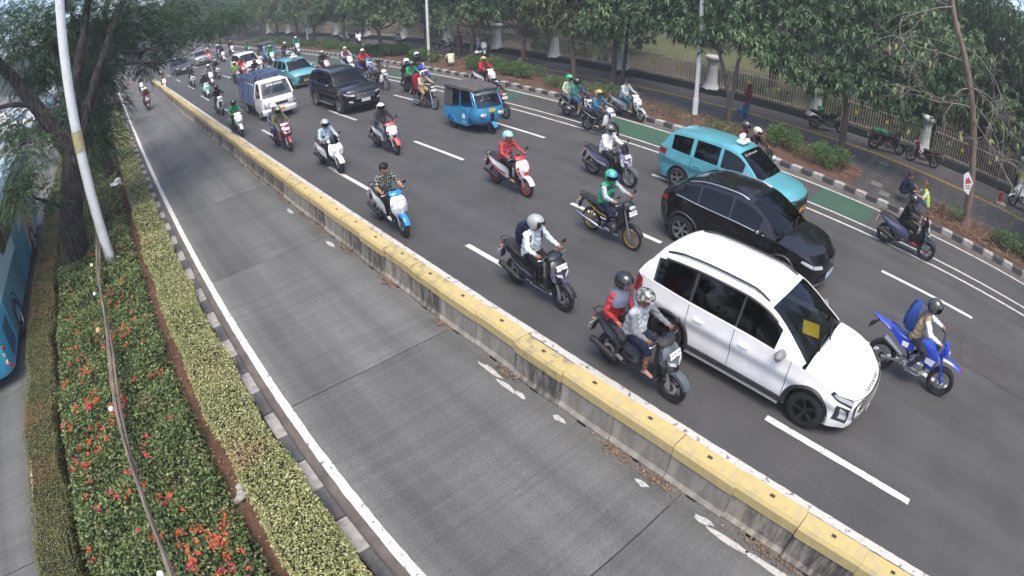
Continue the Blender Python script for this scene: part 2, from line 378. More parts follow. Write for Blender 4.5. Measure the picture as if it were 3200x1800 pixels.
# stamped paving slabs next to the crossing gap in the verge
pv = MB().box((0, 0, 0), (.585, .585, .03), bev=.006).mesh('paving_slab', 30)
for i in range(11):
    for j in range(14):
        x, y = 18.72+.6*i, -3.2+.6*j
        if 1.3 < y < 4.2 or x > 21.3:
            if x < yel_x(y)-.5: obj('paving_slab', pv, 'paver', sw, (x, y, .126+rng.uniform(-.003, .003)), rng.uniform(-.01, .01))
def verge(y0, y1, x1=21.2):
    mb = MB(); nx, ny = 7, max(3, int((y1-y0)/.5)); vs = []
    for i in range(nx+1):
        for j in range(ny+1):
            e = min(i, nx-i, j, ny-j); vs.append((18.33+(x1-18.33)*i/nx+(rng.uniform(-.05, .05) if 0 < i else 0), y0+(y1-y0)*j/ny+rng.uniform(-.06, .06), .139 if e == 0 else .15+rng.uniform(0, .05)))
    mb.add(vs, [(i*(ny+1)+j, (i+1)*(ny+1)+j, (i+1)*(ny+1)+j+1, i*(ny+1)+j+1) for i in range(nx) for j in range(ny)])
    return tag(obj('verge_soil', mb, 'soil'), kind='structure')
verge(-10, 1.25, 20.6); verge(4.2, 36.5, 20.9); verge(43.5, 60, 20.0); verge(62, 100, 19.8)
# park behind the fence
ribbon('park_lawn', np.linspace(-40, 160, 60), lambda y: fence_x(y)+.3, lambda y: 120, .05, 'lawn')
sheet('lawn_patch', 33, 60, 13, 40, .065, 'grass_green')
sheet('park_path', 66, 70, -40, 160, .06, 'concrete_slab')
# planted median
ms = sheet('median_soil', -3.78, .82, -14, 70, .03, 'soil', 3, 30)
line(bl2, -3.93, -3.84, -9, 60, .0205, 'line_paint')

# stains, cracks and repairs on the asphalt and slabs
pm('oil', (.030, .030, .032), .6, c2=(.055, .056, .058), vs=12); pm('oil_slab', (.070, .071, .071), .7, c2=(.098, .10, .10), vs=9); pm('crack', (.022, .021, .02), .95)
def stain(x, y, r1, r2, mat, z, parent, name='oil_stain'):
    n = 14; vs_ = [(x+r1*math.cos(6.283*k/n)*pr.uniform(.55, 1.2), y+r2*math.sin(6.283*k/n)*pr.uniform(.55, 1.2), z) for k in range(n)]; obj(name, MB().add(vs_, [tuple(range(n))]).mesh(name, 0), mat, parent)
for i in range(46): stain(pr.choice((8.2, 11.6, 14.2))+pr.gauss(0, .45), pr.uniform(-3.5, 26), pr.uniform(.02, .09), pr.uniform(.03, .16), 'oil', .0042, road)
for i in range(34): stain(2.8+pr.gauss(0, .5), pr.uniform(1, 24), pr.uniform(.012, .05), pr.uniform(.015, .08), 'oil_slab', .0098, bl)
def crack(x, y, dx, dy, n, z, parent):
    m_ = MB(); p_ = [(x, y, z)]
    for i in range(n): p_.append((p_[-1][0]+dx/n+pr.gauss(0, .035), p_[-1][1]+dy/n+pr.gauss(0, .035), z))
    m_.tube(p_, [.004+pr.uniform(0, .003) for _ in p_], 4, False, flat=.25); obj('crack', m_, 'crack', parent)
for a in ((11.05, -1.1, 0, -1.9, 14), (11.05, -1.1, 1.3, .1, 10), (12.3, -1.0, .1, -1.7, 12), (8.4, 9.2, 1.1, 1.6, 16), (12.2, 12.5, -.8, 2.2, 18), (7.4, 14.2, .5, 2.0, 14)): crack(*a, .0045, road)
# ================================================================== barrier, fence, poles
pm('barrier_concrete', (.30, .27, .22), .9, c2=(.055, .053, .05), vs=4.2, bump=.6, bs=45, stretch=(1, 1.6, .4), lo=.46, hi=.72, det=8)
pm('barrier_yellow', (.45, .355, .14), .8, c2=(.33, .29, .19), vs=6, bump=.35, bs=50, lo=.44, hi=.70, det=8)
pm('barrier_yellow_b', (.40, .325, .14), .8, c2=(.18, .165, .12), vs=7, bump=.35, bs=50, lo=.50, hi=.66, det=9); pm('barrier_concrete_b', (.24, .22, .185), .9, c2=(.06, .058, .053), vs=6, bump=.6, bs=45, stretch=(1, 1.6, .35), lo=.40, hi=.62, det=8); pm('barrier_concrete_c', (.31, .29, .25), .9, c2=(.17, .16, .14), vs=3, bump=.5, bs=45, stretch=(1, 1.6, .5), det=8)
pm('rust_hole', (.05, .035, .03), .9); pm('pillar_paint', (.46, .475, .475), .75, c2=(.30, .315, .315), vs=2.2, bump=.25, lo=.4, hi=.75); pm('fence_iron', (.56, .52, .45), .6, .2, c2=(.30, .22, .16), vs=6)
pm('wall_dark', (.018, .024, .024), .7, var=.3, vs=1.5); pm('medallion', (.55, .42, .07), .45, .3); pm('pole_white', (.66, .68, .67), .55, c2=(.46, .48, .47), vs=4, lo=.5, hi=.8); pm('pole_grey', (.45, .46, .45), .5, c2=(.34, .35, .34), vs=3); pm('pole_dark', (.05, .055, .055), .5)
pm('sticker', (.55, .40, .12), .7, c2=(.25, .32, .25), vs=8); pm('leaf_litter', (.26, .13, .05), .9)
def cs_loft(prof, y0, y1): return MB().loft([[(x, y0, z) for x, z in prof], [(x, y1, z) for x, z in prof]])
body_p = [(0, 0), (0, .06), (.045, .12), (.075, .47), (.375, .47), (.43, .12), (.47, .06), (.47, 0)]
bb = cs_loft(body_p, -.496, .496); bb.box((.002, 0, .02), (.03, .16, .05), mi=1); bb = bb.mesh('barrier_block', 30)
cp = [(.055, .472), (.062, .615), (.10, .665), (.335, .665), (.38, .615), (.385, .472)]
cb = cs_loft(cp, -.496, .496).mesh('yellow_cap', 30)
hl = MB().box((.225, .03, .662), (.055, .075, .014), bev=.005).mesh('lifting_hole', 30)
for k in range(62):
    y = -1.3+1.0*k
    if y > 54: break
    r = obj('barrier_block', bb, [rng.choice(('barrier_concrete', 'barrier_concrete_b', 'barrier_concrete_c')), 'void'], None, (4.49+rng.uniform(-.02, .02), y, rng.uniform(-.02, 0)), (rng.uniform(-.012, .012), rng.uniform(-.015, .015), rng.uniform(-.014, .014)))
    tag(r, 'concrete barrier block with yellow cap, '+ordn(k+1)+' of the row from the bottom edge', 'barrier', 'barrier blocks along the bus lane')
    c = obj('yellow_cap', cb, rng.choice(('barrier_yellow', 'barrier_yellow', 'barrier_yellow_b')), r); obj('lifting_hole', hl, 'rust_hole', c)
# iron park fence on a low wall, pale pillars between the panels
py = [-3.0, 2.75, 8.4, 13.9, 19.3, 24.4, 29.6, 35.2, 41.2, 47.4, 54, 61, 68, 76]
shaft = MB().lathe([(.001, .0), (.50, 0), (.50, .05), (.44, .10), (.36, .26), (.31, .42), (.285, .9), (.275, 1.34), (.30, 1.36), (.30, 1.42), (.27, 1.44), (.36, 1.56), (.43, 1.62), (.43, 1.72), (.36, 1.78), (.001, 1.80)], 10, 'z').mesh('shaft', 30)
plinth = MB().box((0, 0, .17), (.95, .95, .44), bev=.02).mesh('plinth', 30)
for i, y in enumerate(py):
    x = float(fence_x(y))+.40
    r = empty('fence_pillar', (x, y, .1), R(22.5)*0, 'pale round pillar with wide cap, '+ordn(i+1)+' in the park fence counted from the right edge', 'pillar', 'pillars of the park fence')
    obj('shaft', shaft, 'pillar_paint', r, (0, 0, .25)); obj('plinth', plinth, 'wall_dark', r, (0, 0, -.08))
bar = MB().tube([(0, 0, 0), (0, 0, 1.22)], .017, 4, False).tube([(0, 0, 1.22), (0, 0, 1.27), (0, 0, 1.36)], [.016, .028, .003], 4).mesh('bar', 0)
med = MB().lathe([(.001, -.012), (.07, -.012), (.07, .012), (.001, .012)], 14, 'x').lathe([(.085, -.01), (.105, -.01), (.105, .01), (.085, .01)], 14, 'x', close=True).mesh('medallion', 30)
for i in range(len(py)-1):
    y0, y1 = py[i]+.5, py[i+1]-.5; x0, x1 = float(fence_x(y0))+.40, float(fence_x(y1))+.40
    r = empty('fence_panel', (x0, y0, .13), math.atan2(-(x1-x0), y1-y0), 'beige iron fence panel with gold rings, '+ordn(i+1)+' along the park counted from the right edge', 'fence', 'panels of the park fence'); Lp = math.hypot(x1-x0, y1-y0)
    n = int(Lp/.135)
    obj('base_wall', MB().box((0, Lp/2, .14), (.42, Lp+.12, .42), bev=.02), 'wall_dark', r)
    m = MB()
    for z in (.46, 1.42): m.tube([(0, 0, z), (0, Lp, z)], .016, 4)
    tag(obj('rail', m, 'fence_iron', r), kind='stuff')
    if i < 6:
        for q in range(n+1): obj('bar', bar, 'fence_iron', r, (0, Lp*q/n, .38))
    else:
        m = MB()
        for q in range(n+1): m.tube([(0, Lp*q/n, .38), (0, Lp*q/n, 1.62), (0, Lp*q/n, 1.72)], [.018, .018, .004], 4, False)
        tag(obj('bars', m, 'fence_iron', r), kind='stuff')
    m = MB()
    for q in range(n):
        a, b = Lp*q/n, Lp*(q+1)/n; m.tube([(-.012, a, .36), (-.012, (a+b)/2, .52), (-.012, b, .36)], .014, 4, False)
        m.tube([(-.012, a, 1.50), (-.012, (a+b)/2, 1.44), (-.012, b, 1.50)], .007, 4, False)
    tag(obj('scrollwork', m, 'fence_iron', r), kind='stuff')
    for f in (.33, .67): obj('medallion', med, 'medallion', r, (-.01, Lp*f, 1.02))
# poles
def pole(name, x, y, h, r0, r1, mat, label, band=None, sleeve=None):
    e = empty(name, (x, y, 0), 0, label, 'pole')
    obj('shaft', MB().tube([(0, 0, 0), (0, 0, h*.5), (0, 0, h)], [r0, (r0+r1)/2, r1], 16), mat, e)
    if sleeve: obj('sleeve', MB().tube([(0, 0, 0), (0, 0, sleeve)], r0+.025, 16), mat, e)
    if sleeve: obj('base_plate', MB().box((0, 0, .14), (.4, .4, .04), bev=.005), mat, e)
    if band: obj('sticker_band', MB().lathe([(band[2], band[0]), (band[2], band[1])], 16, 'z'), 'sticker', e)
    return e
p = pole('white_pole', -1.08, 15.2, 9.5, .155, .135, 'pole_white', 'tall white pole with an orange sticker rising from the flower bed', (3.38, 3.95, .158))
pole('lamp_pole', 20.4, 11.85, 9, .10, .085, 'pole_white', 'white lamp pole beside the forked tree trunk', None, .9)
pole('lamp_pole', 19.4, 29.9, 8, .09, .08, 'pole_white', 'white lamp pole near the seated person in pale vest', None, .7)
pole('lamp_pole', 20.7, 53.7, 8, .11, .10, 'pole_white', 'white lamp pole at the far shrubs', None, .7)
e = empty('street_pole', (21.2, 29.2, 0), (0, R(-3), R(30)), 'slim dark grey pole leaning slightly beside the sidewalk tree', 'pole'); obj('shaft', MB().tube([(0, 0, 0), (0, 0, 4), (0, 0, 7)], [.075, .06, .05], 10), 'pole_dark', e); obj('collar', MB().tube([(0, 0, 1.1), (0, 0, 1.35)], .085, 10), 'pole_dark', e)
# bamboo rail over the flower bed with small lamps
pm('bamboo', (.20, .165, .13), .8, c2=(.09, .074, .058), vs=7, bump=.4, bs=25, stretch=(1, .3, 1)); pm('lamp_ball', (.70, .68, .60), .4); pm('lamp_ball_tan', (.42, .28, .13), .6)
e = empty('bamboo_rail', (-1.45, 3, 0), 0, 'weathered bamboo rail with small globe lamps above the flowers', 'rail')
for dx, dz, s_ in ((0, .82, 1), (.045, .80, .9), (.02, .86, .5)):
    pts = [(dx+.04*math.sin(q*.9+dx*30)+.0*q+.009*q, q*.9, dz+.03*math.sin(q*1.3+dz*9)) for q in range(16)]
    obj('cane', MB().tube(pts, [.034*s_*(1+.12*(q % 2)) for q in range(16)], 8), 'bamboo', e)
for q in range(5): obj('post', MB().tube([(.0, .6+q*3.1, 0), (.01, .6+q*3.1, .84)], .028, 7), 'bamboo', e)
for yy, dx, mt, rr_ in ((1.25, -.06, 'lamp_ball', .055), (1.05, .06, 'lamp_ball_tan', .06), (4.6, -.07, 'lamp_ball', .05), (7.2, -.06, 'lamp_ball_tan', .065), (8.9, -.05, 'lamp_ball', .045), (10.6, -.06, 'lamp_ball', .045)):
    obj('globe_lamp', MB().ell((dx, yy, .90), (rr_, rr_, rr_), 12, 8), mt, e)
# litter and dry leaves along the barrier foot
def scatter_quads(n, fx, fy, z, size, mat, name, kind='stuff', curl=.4):
    mb = MB()
    for i in range(n):
        x, y = fx(), fy(); a = rng.uniform(0, 6.28); l, w_ = size*rng.uniform(.6, 1.4), size*.4*rng.uniform(.6, 1.3); d = Vector((math.cos(a), math.sin(a), 0)); s_ = Vector((-d.y, d.x, 0)); zz = z+rng.uniform(0, .03)
        mb.add([Vector((x, y, zz)), Vector((x, y, zz+curl*w_))+d*l*.5+s_*w_, Vector((x, y, zz+rng.uniform(0, curl)*l))+d*l, Vector((x, y, zz))+d*l*.5-s_*w_], [(0, 1, 2), (0, 2, 3)])
    return tag(obj(name, mb.mesh(name, 0, False), mat), kind=kind)
leafmat('dry_leaves', [(.20, .11, .06), (.13, .075, .045), (.26, .18, .11), (.10, .06, .04)], .8, .05)
spots = [(5.3, .25), (2.2, .2), (2.95, .18), (8.9, .2), (7.1, .15), (10.8, .3), (12.2, .3), (13.5, .3), (15.2, .3), (18, .5), (21, .8), (.3, .4), (-.9, .5)]
scatter_quads(1000, lambda: rng.gauss(4.44, .05), lambda: (lambda s_: rng.gauss(s_[0], s_[1]))(rng.choice(spots)), .012, .045, 'dry_leaves', 'dry_leaf_litter')
scatter_quads(6500, lambda: rng.uniform(18.5, 20.8), lambda: rng.choice((rng.uniform(-6, 1.2), rng.uniform(4.3, 36), rng.uniform(43, 58))), .175, .10, 'dry_leaves', 'verge_leaf_litter')
scatter_quads(900, lambda: rng.uniform(-.35, .1), lambda: rng.uniform(2, 26), .035, .05, 'dry_leaves', 'median_leaf_litter')
scatter_quads(420, lambda: rng.uniform(1.2, 17), lambda: rng.uniform(-3, 25), .012, .022, 'dry_leaves', 'road_debris')
# ================================================================== plants
leafmat('lf_mango', [(.061, .131, .054), (.100, .184, .085), (.153, .245, .123), (.245, .322, .184)], .45, .32)
leafmat('lf_mango2', [(.089, .127, .051), (.140, .189, .076), (.196, .234, .108), (.265, .278, .152)], .45, .32)
leafmat('lf_dark', [(.029, .066, .029), (.053, .106, .046), (.079, .146, .066)], .5, .32)
leafmat('lf_fern', [(.02, .055, .022), (.04, .09, .035), (.075, .13, .055)], .55, .3)
leafmat('lf_bamboo', [(.026, .058, .023), (.052, .098, .033), (.104, .143, .052)], .5, .25)
leafmat('lf_bed', [(.03, .06, .015), (.075, .125, .035), (.14, .195, .06), (.24, .28, .12)], .45, .25)
leafmat('lf_shrub', [(.034, .092, .023), (.075, .161, .040), (.138, .241, .063)], .45, .25)
leafmat('lf_pale', [(.20, .24, .08), (.30, .30, .12)], .6, .2)
leafmat('flower_orange', [(.62, .09, .045), (.66, .15, .06), (.55, .06, .06)], .6, .2); leafmat('flower_pink', [(.65, .03, .09), (.72, .06, .12), (.60, .05, .20)], .6, .2)
pm('bark', (.055, .045, .037), .95, c2=(.12, .10, .085), vs=9, bump=1.0, bs=16, bd=.05, stretch=(1, 1, .25)); pm('bark_big', (.014, .012, .011), .95, c2=(.065, .057, .05), vs=11, bump=1.0, bs=11, bd=.10, lo=.42, hi=.6, stretch=(1, 1, .3)); pm('bark_pale', (.22, .195, .165), .8, c2=(.13, .11, .09), vs=5, bump=.4); pm('bark_brown', (.12, .085, .06), .9, c2=(.2, .15, .11), vs=6, bump=.8, bs=14, stretch=(1, 1, .3)); pm('twig', (.07, .05, .035), .9)
def npmesh(name, V, F):
    me = bpy.data.meshes.new(name); V = np.asarray(V, np.float32).reshape(-1, 3); F = np.asarray(F, np.int32); k = F.shape[1]
    me.vertices.add(len(V)); me.vertices.foreach_set('co', V.ravel()); me.loops.add(F.size); me.loops.foreach_set('vertex_index', F.ravel())
    me.polygons.add(len(F)); me.polygons.foreach_set('loop_start', np.arange(0, F.size, k, dtype=np.int32)); me.polygons.foreach_set('loop_total', np.full(len(F), k, np.int32)); me.update(calc_edges=True); return me
def unit(v): return v/np.maximum(np.linalg.norm(v, axis=-1, keepdims=True), 1e-9)
def leaves(name, B, D, L, W, fold=.25, droop=.2, join=None):
    """one small folded leaf per base point B along direction D"""
    n = len(B); D = unit(D); up = np.tile([0, 0, 1.], (n, 1)); S = unit(np.cross(D, up+nrs.normal(0, .35, (n, 3)))); N = np.cross(S, D)
    L = np.broadcast_to(L, n)[:, None]; W = np.broadcast_to(W, n)[:, None]
    mid = B+D*L*.45; tip = B+D*L-np.array([0, 0, 1.])*L*droop
    V = np.stack([B, mid+S*W*.5+N*W*fold, tip, mid-S*W*.5+N*W*fold], 1); idx = np.arange(n)[:, None]*4
    F = np.concatenate([idx+[0, 1, 2], idx+[0, 2, 3]], 1).reshape(-1, 3); return npmesh(name, V, F)
def lobe_pts(lobes, n, shell=.55):
    """points spread through the outer part of a set of ellipsoid lobes, with outward directions"""
    lob = np.array(lobes, float); w_ = lob[:, 3]*lob[:, 4]; i = nrs.choice(len(lob), n, p=w_/w_.sum()); d = unit(nrs.normal(0, 1, (n, 3))); r = shell+(1-shell)*nrs.rand(n)**.8
    c = lob[i, :3]; rad = lob[i, 3:6]*(1+.12*nrs.normal(0, 1, (n, 1))); return c+d*rad*r[:, None], d
def whorls(name, lobes, n, per, L, W, shell=.5, droop=.3, tilt=.35):
    P_, d = lobe_pts(lobes, n, shell); ax = unit(d+np.array([0, 0, .5])+nrs.normal(0, .3, (n, 3)))
    P2 = np.repeat(P_, per, 0); A = np.repeat(ax, per, 0); r = unit(nrs.normal(0, 1, A.shape)); r = unit(r-A*np.sum(r*A, 1, keepdims=True))
    D = r+A*tilt+nrs.normal(0, .15, A.shape)-np.array([0, 0, .25]); P2 = P2+A*nrs.uniform(-.08, .05, (len(A), 1)); s_ = nrs.uniform(.65, 1.2, len(A))
    return leaves(name, P2, D, L*s_, W*s_, droop=droop)
def limb(mb, pts, r0, r1, n=7, jit=.0):
    pts = [Vector(p) for p in pts]; N = 4*(len(pts)-1); out = []; rad = []
    for i in range(N+1):
        t_ = i/4; k = min(int(t_), len(pts)-2); f = t_-k; p0, p1, p2, p3 = pts[max(k-1, 0)], pts[k], pts[k+1], pts[min(k+2, len(pts)-1)]
        p = .5*((2*p1)+(p2-p0)*f+(2*p0-5*p1+4*p2-p3)*f*f+(3*p1-p0-3*p2+p3)*f**3); j = jit*(i > 0); out.append(p+Vector((rng.uniform(-j, j), rng.uniform(-j, j), 0))); rad.append((r0+(r1-r0)*i/N)*(1+rng.uniform(-.06, .06)))
    mb.tube(out, rad, n)
def street_tree(seed, crown_z=4.3, R0=2.2, nl=16, nw=1700, fork=None):
    rng.seed(seed); nrs.seed(seed); lobes = []
    for i in range(nl):
        a = 6.283*i/nl+rng.uniform(-.4, .4); q = rng.uniform(.35, 1)*R0*.75; lobes.append((math.cos(a)*q, math.sin(a)*q, crown_z+rng.uniform(-1.5, 1.7), rng.uniform(.8, 1.3), rng.uniform(.8, 1.3), rng.uniform(.65, 1.0)))
    lobes += [(0, 0, crown_z+1.6, 1.4, 1.4, 1.2), (.3, -.2, crown_z+2.8, 1.3, 1.3, 1.1), (-.5, .3, crown_z+.4, 1.3, 1.3, 1.0)]
    for i in range(9): a = 6.283*i/9; lobes.append((math.cos(a)*1.6, math.sin(a)*1.6, crown_z+rng.uniform(2.6, 6.0), 1.3, 1.3, 1.1))
    tr = MB(); top = (rng.uniform(-.25, .25), rng.uniform(-.25, .25), crown_z-1.9)
    limb(tr, [(0, 0, -.1), (top[0]*.3, top[1]*.3, .9), (top[0]*.7, top[1]*.7, 1.7), top], .17, .11, 9, .012)
    tr.tube([(0, 0, -.1), (0, 0, .12), (0, 0, .3)], [.27, .21, .17], 9)
    for l in lobes: limb(tr, [top, ((top[0]+l[0])*.5+rng.uniform(-.2, .2), (top[1]+l[1])*.5, (top[2]+l[2])*.5-.15), l[:3]], .06, .015, 5, .02)
    return tr.mesh('trunk', 60), whorls('crown', lobes, nw, 9, .26, .08, .4, .35), lobes
ST = [street_tree(21+i, (3.8, 4.1, 4.4, 3.9)[i], (3.0, 3.3, 3.4, 2.9)[i]) for i in range(4)]
def place_tree(v, x, y, rot, label, sc_=1.0, mat='lf_mango', bark='bark_brown', group='street trees along the sidewalk', name='street_tree', kit=None, z=.1, lean=(0, 0)):
    tr, cr, _ = (kit or ST)[v]; e = empty(name, (x, y, z), (lean[0], lean[1], rot), label, 'tree', group); e.scale = (sc_,)*3 if not hasattr(sc_, '__len__') else sc_
    obj('trunk', tr, bark, e); obj('crown', cr, mat, e); return e
for v, x, y, rot, sc_, mat, bark, lab in (
    (3, 22.4, 29.5, .3, 1.0, 'lf_mango', 'bark_brown', 'straight brown tree behind the leaning dark pole'), (0, 22.4, 24.6, 1.2, .9, 'lf_mango', 'bark_brown', 'thin brown tree by the large green shrub'),
    (2, 22.1, 17.7, .5, 1.0, 'lf_mango', 'bark', 'twin-trunk tree behind the stopped scooter'),
        (2, 22.9, 35.6, 3.0, 1.1, 'lf_mango', 'bark', 'thick dark tree behind the round shrub'), (3, 19.0, 35.2, 5.0, 1.0, 'lf_mango', 'bark', 'slim leaning tree in the long shrub bed'),
    (1, 21.6, 47.0, 1.0, .95, 'lf_mango', 'bark', 'tree beside the parked white scooters'), (0, 20.3, 51.0, 2.2, .9, 'lf_mango2', 'bark', 'dark slanting tree right of the far lamp pole'), (2, 21.2, 58.0, .2, 1.0, 'lf_mango', 'bark', 'forked tree past the far lamp pole'),
    (1, 20.8, 63.5, 3.6, 1.0, 'lf_mango2', 'bark', 'yellowish tree among the far sidewalk trees'), (3, 20.6, 70.0, 1.6, 1.1, 'lf_mango', 'bark_brown', 'far brown-trunk tree near the yellow bundle'), (0, 20.2, 77.0, 4.4, 1.15, 'lf_mango', 'bark', 'last sidewalk tree before the bend')):
    place_tree(v, x, y, rot, lab, sc_, mat, bark)
def custom_tree(x, y, lab, trunks, lobes, n, mat, bark, seed, L=.26):
    rng.seed(seed); nrs.seed(seed); e = empty('street_tree', (x, y, .1), 0, lab, 'tree', 'street trees along the sidewalk'); m_ = MB()
    for pts, r0_, r1_ in trunks: limb(m_, [(a-x, b-y, c-.1) for a, b, c in pts], r0_, r1_, 9, .012)
    lb = [(a-x, b-y, c-.1, r_, r_, r_*.8) for a, b, c, r_ in lobes]; tp = [Vector((t_[0][-1][0]-x, t_[0][-1][1]-y, t_[0][-1][2]-.1)) for t_ in trunks]
    for l in lb: q = min(tp, key=lambda v: (v-Vector(l[:3])).length); limb(m_, [q, (q+Vector(l[:3]))*.5+Vector((0, 0, .25)), l[:3]], .05, .012, 5, .02)
    obj('trunk', m_, bark, e); obj('crown', whorls('crown', lb, n, 9, L, L*.3, .3, .35), mat, e)
custom_tree(21.4, 19.65, 'tree with yellowish crown left of the twin-trunk tree', [([(21.4, 19.65, 0), (21.4, 19.7, .9), (21.4, 19.9, 1.7), (21.4, 19.9, 2.6)], .16, .10)], [(21.2, 19.7, 3.2, 1.1), (21.2, 21.2, 3.3, 1.1), (21.2, 18.7, 3.1, .9), (21.3, 22.5, 3.5, .9), (21.4, 20.2, 4.6, 1.6), (21.3, 21.8, 4.6, 1.2), (21.6, 19.5, 6.2, 1.7), (21.6, 21.5, 6.8, 1.7), (21.8, 20.3, 8.4, 1.8)], 1300, 'lf_mango2', 'bark_brown', 61)
custom_tree(20.5, 10.26, 'forked tree beside the white lamp pole', [([(20.5, 10.26, 0), (20.5, 10.3, .5), (20.5, 10.3, 1.0)], .16, .13), ([(20.5, 10.3, .9), (20.5, 10.55, 1.9), (20.5, 11.0, 3.1)], .10, .07), ([(20.5, 10.28, .9), (20.5, 10.15, 2.0), (20.5, 10.05, 3.3)], .11, .07)], [(20.6, 11.7, 3.9, 1.1), (20.8, 10.2, 4.2, 1.3), (20.7, 9.1, 3.7, 1.0), (20.5, 12.8, 4.0, 1.1), (20.9, 14.1, 4.0, 1.2), (21, 15.2, 4.3, 1.0), (21, 10.8, 5.6, 1.7), (20.9, 13, 5.6, 1.6), (21.2, 11, 7.6, 1.9), (21.2, 13, 7.8, 1.7)], 1700, 'lf_mango', 'bark', 62)
custom_tree(22.8, 5.9, 'tree in front of the parked black motorbike', [([(22.8, 5.9, 0), (22.7, 5.85, 1.0), (22.5, 5.9, 2.0), (22.3, 6.0, 3.0)], .17, .11)], [(21.5, 8.6, 3.6, 1.2), (21.4, 7.6, 3.0, 1.0), (21.5, 6.7, 2.9, .9), (21.6, 5.8, 3.4, 1.1), (21.5, 4.8, 3.3, 1.0), (21.6, 3.9, 3.3, 1.0), (21.7, 3.0, 2.9, .85), (22, 5, 4.8, 1.6), (22, 7.5, 5, 1.7), (22, 3, 4.8, 1.5), (22.4, 6, 6.5, 1.8), (22.2, 8.8, 6.2, 1.6), (22.4, 4, 7, 1.8), (22.4, 7, 8.6, 1.8), (21.9, 1.8, 4.2, 1.3), (22.2, 1.2, 5.8, 1.5)], 2700, 'lf_mango', 'bark_brown', 63)
for i, y in enumerate((-7.5, -14, -21, -28)):
    place_tree(i % 4, 21.2, y, i*1.3, 'street tree standing behind the camera position', 1.5, 'lf_mango', 'bark', 'street trees behind the camera')
# second stem of the twin-trunk tree leans to the right
rng.seed(3); m = MB(); limb(m, [(22.3, 17.35, .05), (22.3, 17.2, 1.0), (22.2, 17.0, 2.2), (22.1, 16.9, 3.8)], .12, .08, 8, .01)
e = empty('street_tree', (22.3, 17.35, 0), 0, 'slender second stem leaning right beside the twin-trunk tree', 'tree', 'street trees along the sidewalk'); o = obj('trunk', m, 'bark', e); o.matrix_parent_inverse = Matrix.Translation((-22.3, -17.35, 0)); nrs.seed(5)
o = obj('crown', whorls('crown', [(22, 16.7, 4.4, 1.1, 1.1, .8), (21.6, 16.2, 4.0, .9, .9, .7), (22, 15.2, 4.6, 1.2, 1.3, .9)], 260, 9, .23, .068, .4, .35), 'lf_mango', e); o.matrix_parent_inverse = Matrix.Translation((-22.3, -17.35, 0))
# park trees
def park_tree(seed, H=8.0, R0=3.2, n=1250, L=.32, W=.1):
    rng.seed(seed); nrs.seed(seed); lobes = []
    for i in range(20):
        a = rng.uniform(0, 6.28); q = rng.uniform(.2, 1)*R0*.85; lobes.append((math.cos(a)*q, math.sin(a)*q, H*.62+rng.uniform(-3.1, 2.8), rng.uniform(1.1, 1.8), rng.uniform(1.1, 1.8), rng.uniform(.9, 1.5)))
    tr = MB(); top = (rng.uniform(-.3, .3), rng.uniform(-.3, .3), H*.34); limb(tr, [(0, 0, -.2), (0, 0, 1.2), top], .32, .2, 9, .02)
    for l in lobes[:10]: limb(tr, [top, ((top[0]+l[0])*.5, (top[1]+l[1])*.5, (top[2]+l[2])*.5-.2), l[:3]], .1, .02, 5, .03)
    return tr.mesh('trunk', 60), whorls('crown', lobes, n, 9, L, W, .35, .3), lobes
PT = [park_tree(41), park_tree(42, 9.5, 3.8), park_tree(43, 7, 2.8)]
rng.seed(77); spots = []
for y in np.arange(-30, 108, 4.2): spots.append((30.6+rng.uniform(0, 5.2), y+rng.uniform(-1.6, 1.6)))
for y in np.arange(-34, 120, 7.5): spots.append((40+rng.uniform(0, 5), y+rng.uniform(-2, 2)))
for y in np.arange(-40, 140, 7.5): spots.append((54+rng.uniform(0, 10), y+rng.uniform(-3, 3)))
for y in np.arange(-26, 8, 4.2): spots.append((35+rng.uniform(0, 3), y+rng.uniform(-1, 1)))
for y in np.arange(-26, 8, 5): spots.append((48+rng.uniform(0, 4), y+rng.uniform(-1, 1)))
for i, (x, y) in enumerate(spots):
    if 31.5 < x < 46 and 13 < y < 21: continue
    place_tree(i % 3, x, y, rng.uniform(0, 6.28), 'leafy park tree standing beyond the iron fence', rng.uniform(.85, 1.25), 'lf_dark' if i % 3 else 'lf_mango', 'bark', 'trees in the park beyond the fence', 'park_tree', PT, 0)
for i in range(44):
    x, y = (rng.uniform(-44, -27), 14+i*4.4) if i < 24 else ((-26+(i-24)*5.5, rng.uniform(120, 150)) if i < 36 else (rng.uniform(20, 26), 84+(i-36)*7))
    place_tree(i % 3, x, y, rng.uniform(0, 6.28), 'distant roadside tree closing the end of the avenue', rng.uniform(1.1, 1.6), 'lf_mango' if i % 2 else 'lf_dark', 'bark', 'distant trees at the end of the avenue', 'distant_tree', PT, 0)
for i in range(9):
    place_tree(i % 3, -2.2+rng.uniform(-.6, 1.0), 33+i*9+rng.uniform(-2, 2), rng.uniform(0, 6.28), ordn(i+1)+' farther tree in the planted median row beyond the white pole', rng.uniform(.75, 1.0), 'lf_fern', 'bark_big', 'trees in the planted median', 'median_tree', PT, 0)
for i, (x, y) in enumerate(((-2.0, -16), (-1.6, -25), (-30, -4), (-29, 6))):
    place_tree(i % 3, x, y, i*1.1, 'large tree standing behind the camera position', 1.35, 'lf_fern', 'bark_big', 'trees behind the camera', 'median_tree', PT, 0)
